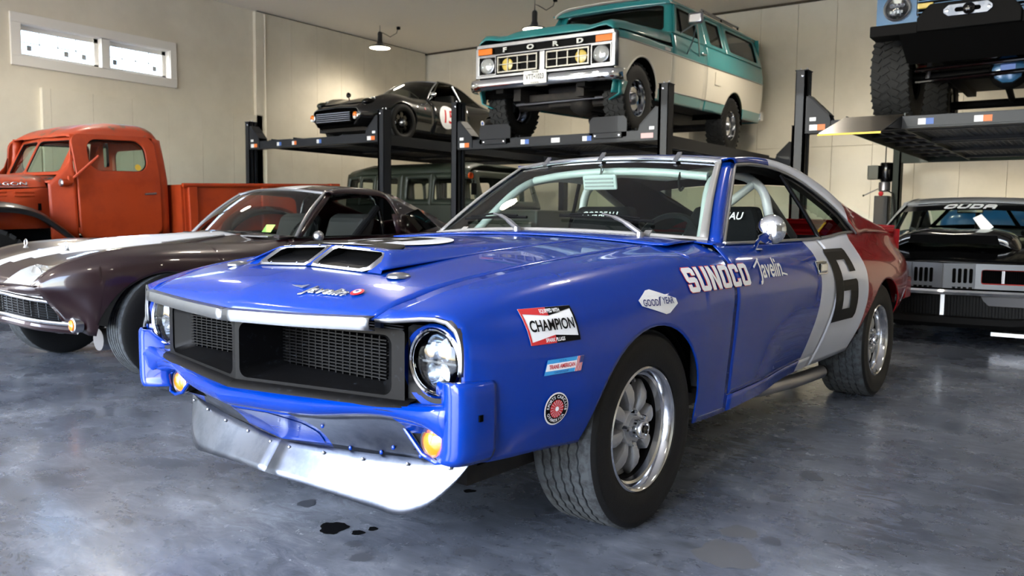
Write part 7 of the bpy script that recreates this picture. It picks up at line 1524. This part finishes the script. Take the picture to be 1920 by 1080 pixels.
kD = curve(np.array([(.655, 1.26, 1.225), (.65, 1.6, 1.235), (.66, 1.95, 1.20), (.70, 2.2, 1.08), (.76, 2.45, .96), (.80, 2.7, .945), (.76, 3.62, .86)]), 3); kS = curve(np.array([(.62, 1.24, 1.24), (.57, 1.5, 1.29), (.56, 1.8, 1.295), (.55, 2.1, 1.25), (.55, 2.4, 1.15), (.56, 2.75, 1.0), (.60, 3.62, .89)]), 3)
cu_('roof_side', MB().grid(np.array([[d + (s - d) * t + np.array([.02, 0, .01]) * math.sin(math.pi * t) for t in np.linspace(0, 1, 5)] for d, s in zip(kD, kS)]), flip=True), 'cuda_silver', solid=.006)
MB().grid(np.array([[(kws(s, 1)[0], kws(s, 1)[1], kws(s, 1)[2] + .004) for s in np.linspace(1, -1, 13)], [(kws(s, 1)[0], kws(s, 1)[1] + .03, kws(s, 1)[2] + .035) for s in np.linspace(1, -1, 13)]] + [[(c[0] * s, c[1], c[2] + .02 * (1 - s * s)) for s in np.linspace(1, -1, 13)] for c in kS[2:10]])).build('roof', 'cuda_silver', CU, smooth=50, solid=.006)
MB().grid(np.array([[(c[0] * s * .95, c[1], c[2] - .01 + .02 * (1 - s * s)) for s in np.linspace(1, -1, 9)] for c in kS[9:16]])).build('rear_window', 'window_glass', CU); MB().grid(np.array([[(c[0] * s, c[1], c[2] + .02 * (1 - s * s)) for s in np.linspace(1, -1, 9)] for c in kS[15:]])).build('deck_lid', 'black_gloss', CU, solid=.005)
MB().grid(np.array([[(v, .675 + (kb(v)[0] - .675) * t, .915 - .03 * (v / .8) ** 2 + .004 * t) for t in (0, 1)] for v in np.linspace(-.82, .82, 15)]), flip=True).build('cowl_panel', 'black_gloss', CU, solid=.005)
for s in (1, -1):
    MB().tube([(s * .82, .90, .90), (s * .64, 1.25, 1.23)], .02, 8).build('windshield_pillar', 'cuda_silver', CU); MB().tube([(s * .62, 1.25, 1.18), (s * .72, .95, .85)], .022, 8).build('cage_tube', 'black_gloss', CU); MB().tube([(s * .28, 1.95, 1.20), (s * .60, 1.25, .72)], .02, 8).build('cage_diagonal', 'black_gloss', CU)
    MB().box(s * .36 - .22, s * .36 + .22, 1.55, 1.70, .3, .98).build('seat', 'black_vinyl', CU, smooth=0, bevel=.05)
    hb = MB().lathe([(0, .012), (.03, .010), (.036, 0)], 16, (s * .66, -.62, .775), 'z').build('hood_pin', 'chrome', CU)
    for uc, zc, r in (KA1, KA2): P = np.array([(s * x, uc - (r + .01) * math.cos(a), zc + (r + .01) * math.sin(a)) for x in (.50, .90) for a in np.linspace(.15, np.pi - .15, 18)]).reshape(2, 18, 3); MB().grid(P).build('wheel_housing', 'void_dark', CU, smooth=60)
MB().tube(curve(np.array([(.60, 1.95, .3), (.60, 1.95, .95), (.52, 1.95, 1.19), (0, 1.95, 1.215), (-.52, 1.95, 1.19), (-.60, 1.95, .95), (-.60, 1.95, .3)]), 4), .022, 8).build('roll_hoop', 'black_gloss', CU); MB().tube([(0, 1.95, 1.21), (0, 1.95, .4)], .022, 8).build('hoop_upright', 'black_gloss', CU)
MB().prism([(.75, .91), (1.1, .89), (1.1, .6), (.75, .6)], -.76, .76, 'x').build('dashboard', 'black_vinyl', CU, smooth=0, normals=True); MB().box(-.12, .12, 1.04, 1.06, 1.135, 1.185).build('rear_view_mirror', 'black_gloss', CU, smooth=0, bevel=.01)
MB().box(-.72, .72, -.7, 3.4, .18, .26).build('floor_pan', 'underbody', CU, smooth=0); MB().box(-.6, .6, -.85, .65, .26, .62).build('engine_bay', 'void_dark', CU, smooth=0); MB().box(-.75, .75, 2.5, 3.5, .3, .90).build('trunk_box', 'black_matte', CU, smooth=0)
wc = simple_wheel(CU, (.78, 0, .335), .335, .19, .22, spokes=5); copies(wc, [(-.78, 0, .335), (.78, 2.743, .335), (-.78, 2.743, .335)])
tp_ = MB().grid(np.array([[(v, -.09 + .02 * math.sin(9 * v), 0) for v in (-.05, .05)], [(v, .09, .01) for v in (-.04, .04)]])).xf(Matrix.Translation((.20, -.05, 1.03)) @ Matrix.Rotation(R_(55), 4, 'X') @ Matrix.Rotation(R_(35), 4, 'Z')); tag(tp_.build('paper_sheet', 'plate_white', None, smooth=0, solid=.002), 'sheet of grey-white paper leaning on the black hood scoop', 'paper'); bpy.data.objects['paper_sheet'].matrix_world = CU.matrix_basis @ Matrix.Identity(4)
# wrapped pallet behind the muscle car
th_ = np.linspace(0, 2 * np.pi, 40, endpoint=False); rows = []
for z, k in ((0, 1.0), (.3, 1.02), (.8, 1.0), (1.1, .97), (1.22, .88), (1.27, .6), (1.28, .02)):
    rows.append([(k * 1.05 * np.sign(math.cos(t)) * abs(math.cos(t)) ** .5 + rng.normal(0, .015), k * .38 * np.sign(math.sin(t)) * abs(math.sin(t)) ** .5 + rng.normal(0, .015), z + rng.normal(0, .012) * (z > 0)) for t in th_])
tp = MB().grid(np.array(rows), cv=True).build('wrapped_pallet', 'tarp_blue', None, smooth=50); tp.location = (.75, 10.98, 0); tp.scale = (.62, .9, .97); tag(tp, 'bulky load wrapped in crinkled blue plastic against the back wall', 'bundle')
